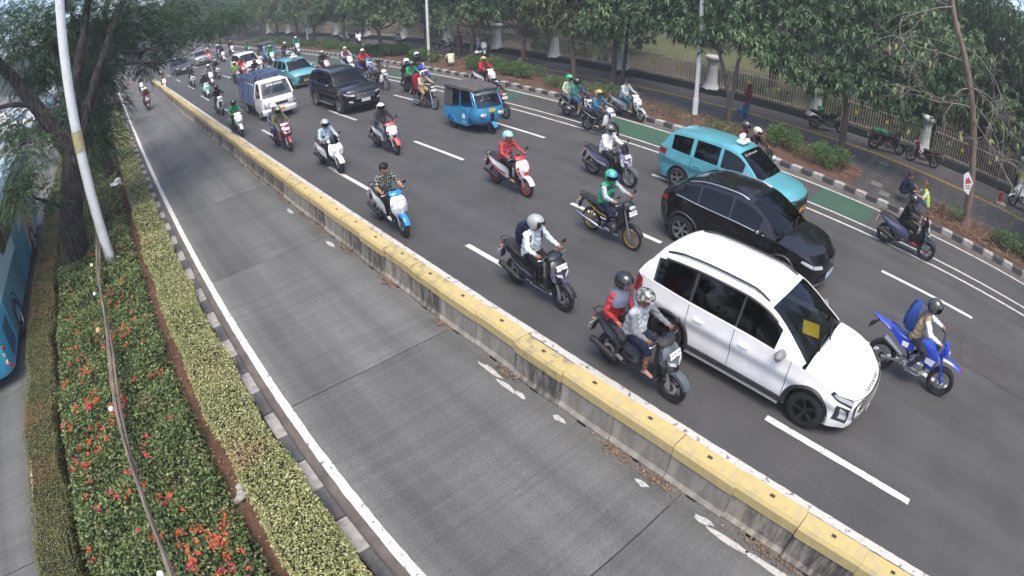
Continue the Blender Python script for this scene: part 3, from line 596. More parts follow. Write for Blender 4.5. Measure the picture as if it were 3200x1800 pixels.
# bamboo thicket at the upper right
def bamboo(x, y, n, lab):
    rng.seed(int(x*10+y)); nrs.seed(int(abs(x*10+y))); e = empty('bamboo_clump', (x, y, 0), 0, lab, 'bamboo', 'bamboo thickets inside the park'); B = []; D = []
    for i in range(n):
        a = rng.uniform(0, 6.28); r_ = rng.uniform(0, .5); dx, dy = math.cos(a), math.sin(a); H = rng.uniform(6, 10); pts = [(dx*r_+dx*.09*t_*t_, dy*r_+dy*.09*t_*t_, t_*H/5) for t_ in range(6)]
        obj('cane', MB().tube(pts, [.035, .033, .03, .026, .02, .01], 6), 'lf_bamboo', e)
        for q in range(110):
            t_ = rng.uniform(1.2, 5); B.append((dx*r_+dx*.09*t_*t_+rng.gauss(0, .5), dy*r_+dy*.09*t_*t_+rng.gauss(0, .5), t_*H/5+rng.gauss(0, .3)))
            for s_ in range(3): D.append((rng.gauss(0, 1), rng.gauss(0, 1), -.5-rng.random()))
    B = np.repeat(np.array(B), 3, 0); obj('foliage', leaves('foliage', B, np.array(D), nrs.uniform(.22, .4, len(B)), .035, droop=.3), 'lf_bamboo', e)
bamboo(30.5, 1.0, 13, 'tall drooping bamboo thicket behind the bare tree'); bamboo(31, -3.5, 13, 'bamboo thicket at the right picture edge'); bamboo(32, 4.8, 10, 'bamboo thicket left of the bare tree')
# bare tree with curling pale branches
rng.seed(9); bt = empty('bare_tree', (19.7, -.3, .1), 0, 'nearly leafless tree with curling pale branches and a paper sign', 'tree')
m = MB(); limb(m, [(0, 0, -.1), (.02, .2, 1.6), (.0, .55, 3.4), (0, 1.1, 5.2), (0, 1.75, 6.8), (0, 2.0, 8.2)], .17, .09, 10, .015); m.tube([(0, 0, -.1), (0, 0, .15), (0, .02, .4)], [.3, .22, .17], 9); obj('trunk', m, 'bark_brown', bt)
m = MB(); tips = []
def curl(p, d, L, r, dep):
    pts = [p.copy()]; bend = Vector((rng.gauss(0, .35), rng.gauss(0, .35), rng.uniform(-.3, .35))); n = 7
    for i in range(n):
        d = (d+bend*.22+Vector((rng.gauss(0, .1), rng.gauss(0, .1), -.07+.12*(i > 4)))).normalized(); pts.append(pts[-1]+d*L/n)
        if dep and i > 1 and rng.random() < .62: curl(pts[-1], (d+Vector((rng.gauss(0, .7), rng.gauss(0, .7), rng.gauss(0, .5)))).normalized(), L*rng.uniform(.4, .65), r*.6, dep-1)
    m.tube(pts, [r*(1-.7*i/n) for i in range(n+1)], 5); tips.append(pts[-1])
for i in range(11):
    h = rng.uniform(3.3, 7.2); yy = .55+(h-3.4)*.33; a = rng.uniform(0, 6.28) if i > 9 else rng.choice((rng.uniform(1.2, 2.4), rng.uniform(3.6, 5.4), rng.uniform(2.4, 3.9))); curl(Vector((0, yy, h)), Vector((math.cos(a), math.sin(a), rng.uniform(-.25, .35))), rng.uniform(2.2, 3.6), .027, 3)
tag(obj('branches', m, 'bark_pale', bt), kind='stuff')
nrs.seed(4); tp = np.array([list(t_) for t_ in tips])[nrs.choice(len(tips), min(60, len(tips)), False)]; B = np.repeat(tp, 2, 0); obj('last_leaves', leaves('last_leaves', B, nrs.normal(0, .5, B.shape)+[0, 0, -1.2], .22, .1, droop=.1), 'lf_pale', bt)
# big median tree with feathery leaves
rng.seed(15); nrs.seed(15); mt = empty('median_tree', (-2.1, 16.5, 0), 0, 'big dark feathery-leaved tree leaning in the median flower bed', 'tree')
m = MB(); bx, by = 2.1, -16.5
def L_(pts, a, b, n=9): limb(m, [(x+bx, y+by, z) for x, y, z in pts], a, b, n, .02)
L_([(-2.4, 16.5, -.2), (-2.15, 16.5, .8), (-1.95, 16.5, 1.6), (-1.62, 16.5, 2.6), (-1.42, 16.5, 3.3)], .50, .31, 14)
m.tube([(-2.4+bx, 0, -.2), (-2.3+bx, 0, .25)], [.62, .5], 14)
L_([(-1.5, 16.5, 3.1), (-2.05, 16.4, 4.5), (-2.9, 16.2, 6.05), (-3.7, 16.0, 7.3), (-4.6, 15.6, 9)], .27, .10)
L_([(-1.4, 16.5, 3.1), (-1.05, 16.6, 4.7), (-.72, 16.6, 5.7), (-.35, 16.8, 7.0), (.2, 17.2, 9)], .24, .09)
L_([(-1.3, 16.6, 3.0), (-.68, 16.7, 4.3), (.1, 16.8, 5.7), (.7, 17.2, 6.8), (1.8, 18, 8.2)], .20, .07)
L_([(-1.0, 16.6, 4.9), (-1.5, 17.5, 6.2), (-1.9, 19, 7.6)], .12, .04, 7); L_([(-2.2, 16.4, 4.9), (-3.2, 15.8, 5.4), (-4.6, 15.0, 5.5)], .09, .03, 6); L_([(-2.0, 16.5, 1.7), (-2.5, 15.9, 2.3), (-3.1, 15.2, 3.0), (-3.6, 14.8, 3.4)], .07, .02, 6)
L_([(-.1, 16.8, 5.3), (1.2, 17.6, 4.9), (2.4, 18.2, 4.6), (3.6, 18.6, 4.9)], .05, .012, 5); L_([(.1, 16.8, 5.6), (1.6, 18.0, 5.2), (2.9, 19, 5.6)], .05, .012, 5)
obj('trunk', m, 'bark_big', mt)
lob = [(-4.2, 16.0, 7.6, 1.3), (-3.6, 20, 8.2, 1.6), (-5.4, 19, 6.6, 1.3), (-.4, 17.0, 8.0, 1.3), (1.6, 19.5, 7.8, 1.5), (-2.67, 15.0, 3.99, 0.94), (-3.02, 14.5, 3.3, 0.75), (-2.35, 15.2, 2.65, 0.52), (-3.19, 16.0, 4.74, 0.73), (-2.64, 17.0, 7.08, 1.53), (-1.39, 18.0, 7.21, 1.51), (0.22, 18.5, 6.44, 1.34), (1.58, 20.0, 5.46, 1.34), (3.0, 22.0, 5.3, 0.9), (-0.31, 19.0, 5.0, 1.16), (0.0, 20.0, 3.6, .85), (-0.34, 18.0, 2.99, 0.81), (-1.17, 17.5, 2.47, 0.6), (1.55, 20.0, 4.6, 0.6), (-2.36, 18.0, 5.83, 1.01), (2.5, 21.0, 4.75, 0.55), (4.7, 26.0, 5.0, 0.8), (1.46, 22.0, 6.64, 1.72), (3.86, 26.0, 6.27, 1.75), (-0.88, 18.0, 3.72, 0.71), (6.87, 30.0, 5.14, 1.54)]
def fronds(name, lobes, n, off, L=.34, pairs=8):
    lob_ = [(x+off[0], y+off[1], z, r_, r_, r_*.75) for x, y, z, r_ in lobes]; P_, d = lobe_pts(lob_, n, .15); D = unit(d*np.array([1, 1, .4])+nrs.normal(0, .5, (n, 3))-np.array([0, 0, .35])); S = unit(np.cross(D, [0, 0, 1.])+nrs.normal(0, .1, (n, 3))); Bs = []; Ds = []
    for q in range(pairs):
        t_ = (q+1)/pairs
        for sd in (-1, 1): Bs.append(P_+D*L*t_-np.array([0, 0, 1])*L*.35*t_*t_); Ds.append(D*.45+S*sd-np.array([0, 0, .2]))
    return leaves(name, np.concatenate(Bs), np.concatenate(Ds), nrs.uniform(.09, .15, n*pairs*2), .032, fold=.05, droop=.15)
obj('crown', fronds('crown', lob, 6800, (bx, by)), 'lf_fern', mt)
e = empty('median_tree', (-.7, 24.5, 0), 0, 'second dark trunk rising behind the white pole', 'tree'); m = MB(); limb(m, [(0, 0, -.1), (.1, 0, 2.0), (.3, .1, 4), (.8, .3, 6.2), (1.4, .6, 8.5)], .28, .12, 9, .02); limb(m, [(.15, 0, 2.6), (-.5, .2, 4.2), (-.9, .4, 6.5)], .16, .06, 7); obj('trunk', m, 'bark_big', e)
obj('crown', fronds('crown', [(.5, .3, 6.6, 1.5), (-.9, .5, 6.2, 1.3), (1.5, .4, 5.6, 1.1), (.9, 1.0, 4.6, .9), (-.2, -.5, 3.9, .7)], 900, (0, 0)), 'lf_fern', e)
# hedges and flower bed of the median
def hedgemat(name, cols, brown, bscale=.7, thr=.58):
    m_ = leafmat(name, cols, .5, .22); t = m_.node_tree; tc = t.nodes.new('ShaderNodeTexCoord'); n = t.nodes.new('ShaderNodeTexNoise'); n.inputs['Scale'].default_value = bscale; n.inputs['Detail'].default_value = 4; t.links.new(tc.outputs['Object'], n.inputs['Vector'])
    rp = t.nodes.new('ShaderNodeValToRGB'); rp.color_ramp.elements[0].position = thr-.06; rp.color_ramp.elements[1].position = thr+.1; t.links.new(n.outputs[0], rp.inputs[0])
    g = [x for x in t.nodes if x.type == 'NEW_GEOMETRY'][0]; old = [x for x in t.nodes if x.type == 'VALTORGB' and x is not rp][0]
    r2 = t.nodes.new('ShaderNodeValToRGB'); r2.color_ramp.elements[0].color = (*brown[0], 1); r2.color_ramp.elements[1].color = (*brown[1], 1); t.links.new(g.outputs['Random Per Island'], r2.inputs[0])
    mx = t.nodes.new('ShaderNodeMix'); mx.data_type = 'RGBA'; t.links.new(rp.outputs[0], mx.inputs[0]); t.links.new(old.outputs[0], mx.inputs[6]); t.links.new(r2.outputs[0], mx.inputs[7])
    b = t.nodes['Principled BSDF']; t.links.new(mx.outputs[2], b.inputs['Base Color'])
    for x in t.nodes:
        if x.type == 'BSDF_TRANSLUCENT': t.links.new(mx.outputs[2], x.inputs[0])
hedgemat('lf_hedge_pale', [(.12, .15, .045), (.23, .26, .09), (.36, .37, .16), (.52, .51, .30)], ((.30, .17, .09), (.44, .36, .20)), .55, .66)
hedgemat('lf_bed2', [(.03, .06, .015), (.075, .125, .035), (.14, .195, .06), (.26, .30, .13)], ((.09, .075, .03), (.20, .17, .075)), 1.6, .64)
hedgemat('lf_hedge_dark', [(.06, .085, .025), (.11, .13, .04), (.17, .17, .06), (.24, .21, .09)], ((.15, .10, .04), (.24, .17, .07)), .8, .56)
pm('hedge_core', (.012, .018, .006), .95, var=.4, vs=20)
def wob(y, s_): return .035*math.sin(y*1.9+s_)+.025*math.sin(y*4.3+s_*2)
def hedge(x0, x1, h, y0, y1, dens, L, mat, lab, seed):
    nrs.seed(seed); e = empty('hedge', ((x0+x1)/2, y0, 0), 0, lab, 'hedge'); ox, oy = (x0+x1)/2, y0; hw = (x1-x0)/2
    secs = []
    for y in np.arange(y0, y1, .4):
        a, b, c = wob(y, seed), wob(y, seed+2), wob(y, seed+4); secs.append([(-hw+.05+a, y-oy, .03), (-hw+.05+a, y-oy, h-.06+c), (hw-.05+b, y-oy, h-.06+c), (hw-.05+b, y-oy, .03)])
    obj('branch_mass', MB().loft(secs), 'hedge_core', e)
    Bs = []; Ds = []; Ls = []
    for (ya, yb, f) in ((y0, min(13, y1), 1.0), (13, min(24, y1), .45), (24, y1, .16)):
        if yb <= ya: continue
        for part in ('top', 'l', 'r'):
            area = (yb-ya)*((x1-x0) if part == 'top' else h); n = int(area*dens*f*(1 if part == 'top' else .8)); y = nrs.uniform(ya, yb, n)
            a = np.array([wob(q, seed) for q in y]); b = np.array([wob(q, seed+2) for q in y]); c = np.array([wob(q, seed+4) for q in y])
            if part == 'top': P_ = np.stack([nrs.uniform(-hw, hw, n), y-oy, h+c+nrs.normal(-.02, .022, n)], 1); D = nrs.normal(0, 1, (n, 3))*[1, 1, .5]+[0, 0, .45]
            else: sd = -1 if part == 'l' else 1; P_ = np.stack([sd*hw+(a if sd < 0 else b)+nrs.normal(0, .022, n), y-oy, nrs.uniform(.05, h, n)], 1); D = nrs.normal(0, 1, (n, 3))*[.5, 1, .7]+[sd*.6, 0, .3]
            Bs.append(P_); Ds.append(D); Ls.append(nrs.uniform(.5, 1.45, n)*L*(1/f)**.4)
    Bs, Ds, Ls = np.concatenate(Bs), np.concatenate(Ds), np.concatenate(Ls); tag(obj('foliage', leaves('foliage', Bs, Ds, Ls, Ls*.7, droop=.05), mat, e), kind='stuff')
hedge(.02, .72, .50, -3, 46, 3300, .034, 'lf_hedge_pale', 'clipped pale yellow-green hedge along the kerb of the bus lane', 3)
hedge(-3.74, -3.0, .45, 1.5, 46, 3000, .027, 'lf_hedge_dark', 'clipped olive brown hedge along the opposite bus lane', 6)
nrs.seed(8); rng.seed(8)
def bed_h(x, y): return .36+.07*np.sin(y*2.1+x*1.7)+.05*np.sin(y*5.3-x*3.1)+.04*np.sin(x*6.1+y*.7)
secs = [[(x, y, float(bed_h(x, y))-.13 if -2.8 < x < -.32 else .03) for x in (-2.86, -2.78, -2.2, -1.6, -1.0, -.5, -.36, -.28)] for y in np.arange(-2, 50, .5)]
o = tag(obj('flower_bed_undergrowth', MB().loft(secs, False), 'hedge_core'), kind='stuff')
Bs = []; Ds = []; Ls = []
for ya, yb, f in ((1, 13, 1.0), (13, 24, .5), (24, 48, .2)):
    n = int((yb-ya)*2.55*1450*f); x, y = nrs.uniform(-2.88, -.25, n), nrs.uniform(ya, yb, n); ed = np.minimum(x+2.88, -.25-x); z = bed_h(x, y)*np.clip(ed/.12+.3, 0, 1)+nrs.normal(-.03, .05, n); Bs.append(np.stack([x, y, z], 1)); Ds.append(nrs.normal(0, 1, (n, 3))*[1, 1, .5]+[0, 0, .35]); Ls.append(nrs.uniform(.45, 1.5, n)*.055*(1/f)**.4)
Bs, Ds, Ls = np.concatenate(Bs), np.concatenate(Ds), np.concatenate(Ls); tag(obj('flower_bed_foliage', leaves('flower_bed_foliage', Bs, Ds, Ls, Ls*.62, droop=.1), 'lf_bed2'), kind='stuff')
def blossoms(name, centres, mat):
    B = []; D = []
    for x, y, r_ in centres:
        n = int(8+r_*150); a = nrs.normal(0, 1, (n, 3)); p = np.stack([x+a[:, 0]*r_*.5, y+a[:, 1]*r_*.5, bed_h(x, y)+.035+np.abs(a[:, 2])*.025], 1); B.append(p); D.append(nrs.normal(0, 1, (n, 3))+[0, 0, .6])
    B, D = np.concatenate(B), np.concatenate(D); tag(obj(name, leaves(name, B, D, .036, .034, droop=0), mat), kind='stuff')
cen = [(rng.uniform(-2.75, -1.5), rng.uniform(7.2, 11.2), rng.uniform(.03, .10)) for i in range(34)]+[(rng.uniform(-1.55, -.45), rng.uniform(3.3, 5.2), rng.uniform(.03, .10)) for i in range(40)]+[(rng.uniform(-2.7, -.4), rng.uniform(4, 18), rng.uniform(.02, .07)) for i in range(34)]+[(rng.uniform(-2.0, -.4), rng.uniform(14, 26), rng.uniform(.03, .08)) for i in range(30)]
cen += [(rng.uniform(-2.7, -.6), rng.uniform(5, 13), rng.uniform(.02, .07)) for i in range(46)]
blossoms('orange_blossoms', cen, 'flower_orange'); blossoms('pink_blossoms', [(rng.uniform(-2.7, -.5), rng.uniform(3.4, 9.0), rng.uniform(.02, .08)) for i in range(26)], 'flower_pink')
tw = MB()
for i in range(160):
    x, y = rng.uniform(-2.7, -.4), rng.uniform(3, 12); a = rng.uniform(0, 6.28); z = float(bed_h(x, y))-.02; tw.tube([(x, y, z-.08), (x+.07*math.cos(a), y+.07*math.sin(a), z+.03), (x+.2*math.cos(a+.3), y+.2*math.sin(a+.3), z+.06)], [.005, .004, .002], 4, False)
tag(obj('bed_twigs', tw, 'twig'), kind='stuff')
# shrubs along the verge
def shrub(x0, x1, y0, y1, h, lab, dens=900, L=.085, seed=1, mat='lf_shrub'):
    rng.seed(seed); nrs.seed(seed); e = empty('shrub', ((x0+x1)/2, (y0+y1)/2, .14), 0, lab, 'shrub', 'shrubs along the sidewalk verge'); hx, hy = (x1-x0)/2, (y1-y0)/2; lobes = []
    nl = max(3, int(hx*hy*9))
    for i in range(nl): lobes.append((rng.uniform(-hx*.75, hx*.75), rng.uniform(-hy*.88, hy*.88), h*rng.uniform(.45, .68), rng.uniform(.28, .42), rng.uniform(.3, .5), h*rng.uniform(.3, .42)))
    n = int(dens*hx*hy*4*h*.8); P_, d = lobe_pts(lobes, n, .45); s_ = nrs.uniform(.6, 1.3, n)*L; tag(obj('foliage', leaves('foliage', P_, d+nrs.normal(0, .7, (n, 3))+[0, 0, .3], s_, s_*.55), mat, e), kind='stuff')
    m_ = MB()
    for i in range(int(10+hx*hy*10)):
        a, b = rng.uniform(-hx*.7, hx*.7), rng.uniform(-hy*.85, hy*.85); m_.tube([(a, b, 0), (a+rng.gauss(0, .08), b+rng.gauss(0, .08), h*.4), (a+rng.gauss(0, .16), b+rng.gauss(0, .16), h*.85)], [.014, .01, .005], 5, False)
    tag(obj('stems', m_, 'twig', e), kind='stuff')
for i, (x0, x1, y0, y1, h, dn, lab) in enumerate(((18.75, 20.3, 4.5, 8.6, .85, 1000, 'dense green shrub bed right beside the near taxi'), (18.7, 19.9, -5.5, -.9, .65, 850, 'green shrub bed at the right picture edge'), (18.9, 19.6, .1, 1.0, .6, 500, 'small thin shrub left of the bare tree'),
    (18.8, 20.6, 20.4, 26.3, .85, 1000, 'long thick shrub behind the blue rickshaw'), (18.7, 20.0, 14.2, 17.6, .75, 700, 'olive shrub behind the stopped scooter'), (18.7, 19.7, 9.3, 11.8, .55, 330, 'sparse twiggy shrub near the white lamp pole'), (18.7, 19.6, 11.9, 13.4, .4, 220, 'bare scrubby shrub next to the stopped scooter'),
    (18.2+.5, 20.0, 28.9, 32.4, .8, 800, 'round shrub left of the lamp pole'), (18.6, 20.4, 33.0, 37.6, .85, 900, 'shrub bed below the slim leaning tree'), (18.6, 19.8, 43.6, 47.5, .75, 700, 'shrub behind the green rider at the far kerb'), (18.6, 20.0, 48.5, 55, .75, 600, 'far shrub row below the far lamp pole'), (18.6, 20.0, 56, 70, .7, 350, 'farthest shrub row along the kerb'), (18.7, 19.8, 17.7, 20.2, .65, 650, 'small green shrub between the olive shrub and the long thick shrub'), (18.7, 19.6, 8.7, 9.3, .6, 600, 'small shrub at the left end of the dense bed beside the taxi'), (18.6, 19.8, 37.7, 42.5, .7, 700, 'low shrub near the distant parked dark scooter'))):
    shrub(x0, x1, y0, y1, h, lab, dn, .085 if y0 < 28 else .13, 50+i)

# undergrowth inside the park, just behind the fence
for i, (y0, y1, h) in enumerate(((-9, -1, 1.1), (0, 9.5, 1.1), (10, 13.6, .9), (21, 28, 1.0), (30, 40, 1.1), (41, 56, 1.2))):
    xm = float(fence_x((y0+y1)/2)); shrub(xm+1.2, xm+2.6, y0, y1, h, 'low leafy undergrowth just inside the iron fence', 420, .17, 80+i, 'lf_dark')
# ================================================================== vehicles
paint('car_white', (.80, .80, .80), .25); paint('car_black', (.006, .006, .007), .14, 0, .6); paint('car_teal', (.10, .36, .42), .28, .15, .8)
paint('car_silver', (.50, .54, .53), .3, .6, .6); paint('car_dark', (.03, .032, .036), .2, .2, .9); paint('car_blue', (.025, .22, .43), .35); paint('car_pale', (.35, .50, .52), .3, .3, .6)
pm('rubber', (.016, .016, .016), .85, var=.3, vs=8, bump=.2, bs=40); pm('plastic_black', (.022, .022, .023), .55, var=.2, vs=6)
pm('trim_dark', (.035, .035, .037), .45); pm('chrome', (.42, .43, .45), .25, 1); pm('alloy', (.55, .56, .58), .32, .9); pm('alloy_dark', (.022, .022, .024), .35, .3, .3)
pm('lamp_clear', (.62, .66, .70), .12, .3, .8); pm('lamp_red', (.28, .012, .012), .2, 0, .8); pm('lamp_amber', (.6, .22, .02), .25, 0, .5)
pm('plate_white', (.72, .73, .75), .5); pm('plate_yellow', (.72, .46, .02), .5); pm('plate_blue', (.02, .12, .45), .5); pm('ink_black', (.01, .01, .01), .6); pm('ink_white', (.8, .8, .8), .6)
pm('seat_dark', (.03, .03, .032), .9, var=.2); pm('paper_yellow', (.75, .52, .03), .6); pm('grey_plastic', (.20, .20, .21), .5)
glassmat('glass_dark', (.035, .038, .042)); glassmat('glass_clear', (.50, .55, .55)); glassmat('glass_mid', (.16, .18, .19))
def wheel_kit(k, r, wdt, x, y, rimkey, spokes=5, side=1, name='wheel'):
    """tyre with a rim as sub-part; x is the outer face position"""
    ri = r*.66
    t = MB().lathe([(ri*.98, -wdt/2), (r*.93, -wdt/2), (r*.985, -wdt/2+.02), (r, -wdt*.25), (r, wdt*.25), (r*.985, wdt/2-.02), (r*.93, wdt/2), (ri*.98, wdt/2)], 28, 'x')
    i = k.part(name, t, 'rubber', None, (x-side*wdt/2, y, r), 50)
    m = MB().lathe([(ri, wdt/2*side), (ri*.94, (wdt/2-.005)*side), (ri*.92, wdt*.1*side), (ri*.92, -wdt*.4*side)], 24, 'x')
    m.lathe([(ri*.9, wdt*.12*side), (.01, wdt*.12*side)], 16, 'x', mi=1)
    m.lathe([(.001, wdt*.42*side), (ri*.17, wdt*.42*side), (ri*.2, wdt*.3*side), (ri*.2, wdt*.1*side)], 12, 'x')
    for q in range(spokes):
        a = 2*math.pi*q/spokes; ca, sa = math.cos(a), math.sin(a); ha = .17 if spokes < 8 else .1
        P = lambda rr_, da, h: (h*side, rr_*math.cos(a+da), rr_*math.sin(a+da))
        m.loft([[P(ri*.15, -.5, wdt*.40), P(ri*.15, .5, wdt*.40), P(ri*.15, .5, wdt*.2), P(ri*.15, -.5, wdt*.2)], [P(ri*.93, -ha, wdt*.44), P(ri*.93, ha, wdt*.44), P(ri*.93, ha, wdt*.22), P(ri*.93, -ha, wdt*.22)]])
    k.part('rim', m, [rimkey, 'void'], i)
def car_kit(P):
    L, W, zb, wr = P['L'], P['W']/2, P['zb'], P['wr']; fo = P['fo']; s1, s2 = fo, fo+P['wb']; hy = L/2
    zsf = pch(*P['zs']); ztf = pch(*P['zt']); zrf = pch(*P['zr']); sA, sB, sC, sD = P['sA'], P['sB'], P['sC'], P['sD']
    e0, e1 = P.get('ends', (.82, .84)); bf, br_ = P.get('bow', (.26, .14)); lean, leanr = P.get('lean', (.05, .05)); zn = P.get('zn', .55)
    wm = pch([0, .1, .35, 1.0, L-1.1, L-.35, L-.08, L], [e0*W, (e0+.05)*W, .965*W, W, W, .975*W, (e1+.04)*W, e1*W])
    tb = P.get('tumble', .27); char = P.get('char', .018)
    def flank(s, z):
        a, b = zb, zsf(s); t = min(1., max(0., (z-a)/(b-a))); ex = math.exp
        f = .05*(1-t)**2+.04*t**3-.7*char*ex(-((t-.66)/.10)**2)+char*ex(-((t-.45)/.16)**2)
        fl = .028*ex(-((z-wr)/.42)**2)*(ex(-((s-s1)/.42)**2)+ex(-((s-s2)/.42)**2))
        return wm(s)-f+fl
    def dfm(x, s, z, gh=False):
        a = max(0., 1-s/1.1)**2; b = max(0., 1-(L-s)/1.0)**2; ax = min(1.15, abs(x)/W)
        y = s-hy+bf*ax**2.2*a-br_*ax**2.2*b
        y += lean*((z-zn)/.35)**2*max(0., 1-s/.4)**2-leanr*((z-.75)/.4)**2*max(0., 1-(L-s)/.4)**2
        if gh: y += .17*ax**2*min(1., max(0., 1-(s-sA)/(sB-sA+.35)))
        return (x, y, z)
    k = Kit(); ra = wr+P.get('gap', .06)
    seams = sorted({q for d in P['doors'] for q in d})
    ss = sorted(set(np.round(np.concatenate([np.linspace(0, .12, 4), np.arange(.16, L-.12, .045), np.linspace(L-.1, L, 4)] + [np.array([q-.006, q+.006]) for q in seams]), 4)))
    ss = np.array([q for q in ss if all(abs(q-d) < .0065 or abs(q-d) > .02 for d in seams)])
    NT = 15; ts = np.linspace(0, 1, NT); dz0 = P.get('door_bottom', zb+.12)
    groups = {'body': MB()}; di = {i: MB() for i in range(len(P['doors'])*2)}
    for sd in (-1, 1):
        SG = np.zeros((len(ss), NT)); ZG = np.zeros((len(ss), NT))
        for i, s in enumerate(ss):
            SG[i] = s; ZG[i] = zb+(zsf(s)-zb)*ts
        ins = np.zeros(SG.shape, bool)
        for c in (s1, s2):
            d = np.hypot(SG-c, ZG-wr); near = (d < ra)
            ins |= near
        S2, Z2 = SG.copy(), ZG.copy()
        for c in (s1, s2):
            d = np.hypot(SG-c, ZG-wr); m_ = d < ra; f = ra/np.maximum(d, .02)
            S2[m_] = c+(SG[m_]-c)*f[m_]; Z2[m_] = wr+(ZG[m_]-wr)*f[m_]
        Z2 = np.maximum(Z2, zb-.02)
        for i in range(len(ss)-1):
            for j in range(NT-1):
                q = [(i, j), (i+1, j), (i+1, j+1), (i, j+1)]
                if all(ins[a] for a in q): continue
                sm = (ss[i]+ss[i+1])/2; zm = (ZG[i, j]+ZG[i, j+1])/2
                if ss[i+1]-ss[i] < .0125 and any(abs(sm-x) < .002 for x in seams) and zm > dz0: continue
                t = groups['body']
                for n_, (a, b) in enumerate(P['doors']):
                    if a < sm < b and zm > dz0: t = di[n_*2+(sd > 0)]
                t.add([dfm(sd*flank(S2[a], Z2[a]), S2[a], Z2[a]) for a in q], [(0, 1, 2, 3)])
    B = groups['body']
    us = [0, .04, .12, .3, .55, 1]
    for i in range(len(ss)-1):
        if ss[i] > sA+.05 and ss[i+1] < sD-.04: continue      # open under the glasshouse
        for sd in (-1, 1):
            for j in range(len(us)-1):
                pts = []
                for s, u in ((ss[i], us[j]), (ss[i+1], us[j]), (ss[i+1], us[j+1]), (ss[i], us[j+1])):
                    xs = flank(s, zsf(s)); pts.append(dfm(sd*xs*(1-u), s, zsf(s)+(ztf(s)-zsf(s))*(1-(1-u)**3)))
                B.add(pts, [(0, 1, 2, 3)])
    for s in (0, L):
        for j in range(NT-1):
            for u0_, u1_ in zip(np.linspace(-1, 1, 13)[:-1], np.linspace(-1, 1, 13)[1:]):
                pts = []
                for t, u in ((ts[j], u0_), (ts[j], u1_), (ts[j+1], u1_), (ts[j+1], u0_)):
                    z = zb+(zsf(s)-zb)*t; pts.append(dfm(u*flank(s, z), s, z))
                B.add(pts, [(0, 1, 2, 3)])
    bmm = bmesh.new(); bmm.from_mesh(B.mesh('b', 0, False)); bmesh.ops.remove_doubles(bmm, verts=bmm.verts, dist=.0008)
    bmesh.ops.recalc_face_normals(bmm, faces=bmm.faces); me = bpy.data.meshes.new('body'); bmm.to_mesh(me); bmm.free()
    me.polygons.foreach_set('use_smooth', [True]*len(me.polygons)); me.set_sharp_from_angle(angle=R(38))
    k.part('body', me, 'body')
    for n_, dm in di.items():
        bmm = bmesh.new(); bmm.from_mesh(dm.mesh('d', 0, False)); bmesh.ops.remove_doubles(bmm, verts=bmm.verts, dist=.0008)
        me = bpy.data.meshes.new('door'); bmm.to_mesh(me); bmm.free(); me.polygons.foreach_set('use_smooth', [True]*len(me.polygons)); me.set_sharp_from_angle(angle=R(38))
        i = k.part('door', me, 'body')
        a, b = P['doors'][n_//2]; sd = 1 if n_ % 2 else -1; sh = b-.22; zh = zsf(sh)-P.get('handle_drop', .15)
        h = MB().tube([dfm(sd*(flank(s, zh)+o), s, zh+.01*(s-sh)) for s, o in ((sh-.1, .0), (sh-.085, .028), (sh+.06, .03), (sh+.08, .0))], .013, 6)
        k.part('handle', h, P.get('handle', 'body'), i)
    # inner dark shell and underbody
    U = MB()
    for sd in (-1, 1):
        U.loft([[dfm(sd*(flank(s, zb)-.32), s, zb+.03), dfm(sd*(flank(s, zsf(s))-.06), s, zsf(s)-.06), dfm(sd*.05, s, zsf(s)-.08), dfm(sd*.05, s, zb+.03)] for s in (.14, .5, 1.2, L/2, L-1.2, L-.4, L-.12)])
        xi = W-.30
        for c in (s1, s2):   # wheel housing
            U.loft([[(sd*(xi), c+(ra+.0)*math.cos(a)-hy, wr+ra*math.sin(a)) for a in np.linspace(-.3, math.pi+.3, 15)], [(sd*(flank(c, wr)-.006), c+(ra+.0)*math.cos(a)-hy, wr+ra*math.sin(a)) for a in np.linspace(-.3, math.pi+.3, 15)]], False)
        for a, b in P['doors']:
            for q in (a, b):
                U.loft([[dfm(sd*(flank(q+o, z)-.018), q+o, z) for z in np.linspace(dz0, zsf(q), 6)] for o in (-.02, .02)], False)
    k.part('underbody', U, 'void')
    # greenhouse
    wins = P['wins']; st = sorted(set(np.round(np.concatenate([np.linspace(sA, sB, 9), np.linspace(sB, sC, 9), np.linspace(sC, sD, 6), np.array([q for w_ in wins for q in w_])]), 4)))
    rows = [0, .07, .3, .6, .88, 1]; cols = [1, .94, .82, .6, .3, 0]
    def ghp(s, kind, v, sd):
        zbl = zsf(s)-.004; Hh = max(.012, zrf(s)-zbl); xB = flank(s, zsf(s))-.012; xR = xB-tb*Hh-.02*min(1, Hh*3); ed = .05*min(1, Hh/.3)
        if kind == 0: return dfm(sd*(xB+(xR-xB)*v**1.1), s, zbl+(Hh-ed)*v, True)
        return dfm(sd*xR*v, s, zbl+Hh-ed*abs(v)**3.2, True)
    G_ = {}
    def gadd(key, q): G_.setdefault(key, MB()).add(q, [(0, 1, 2, 3)])
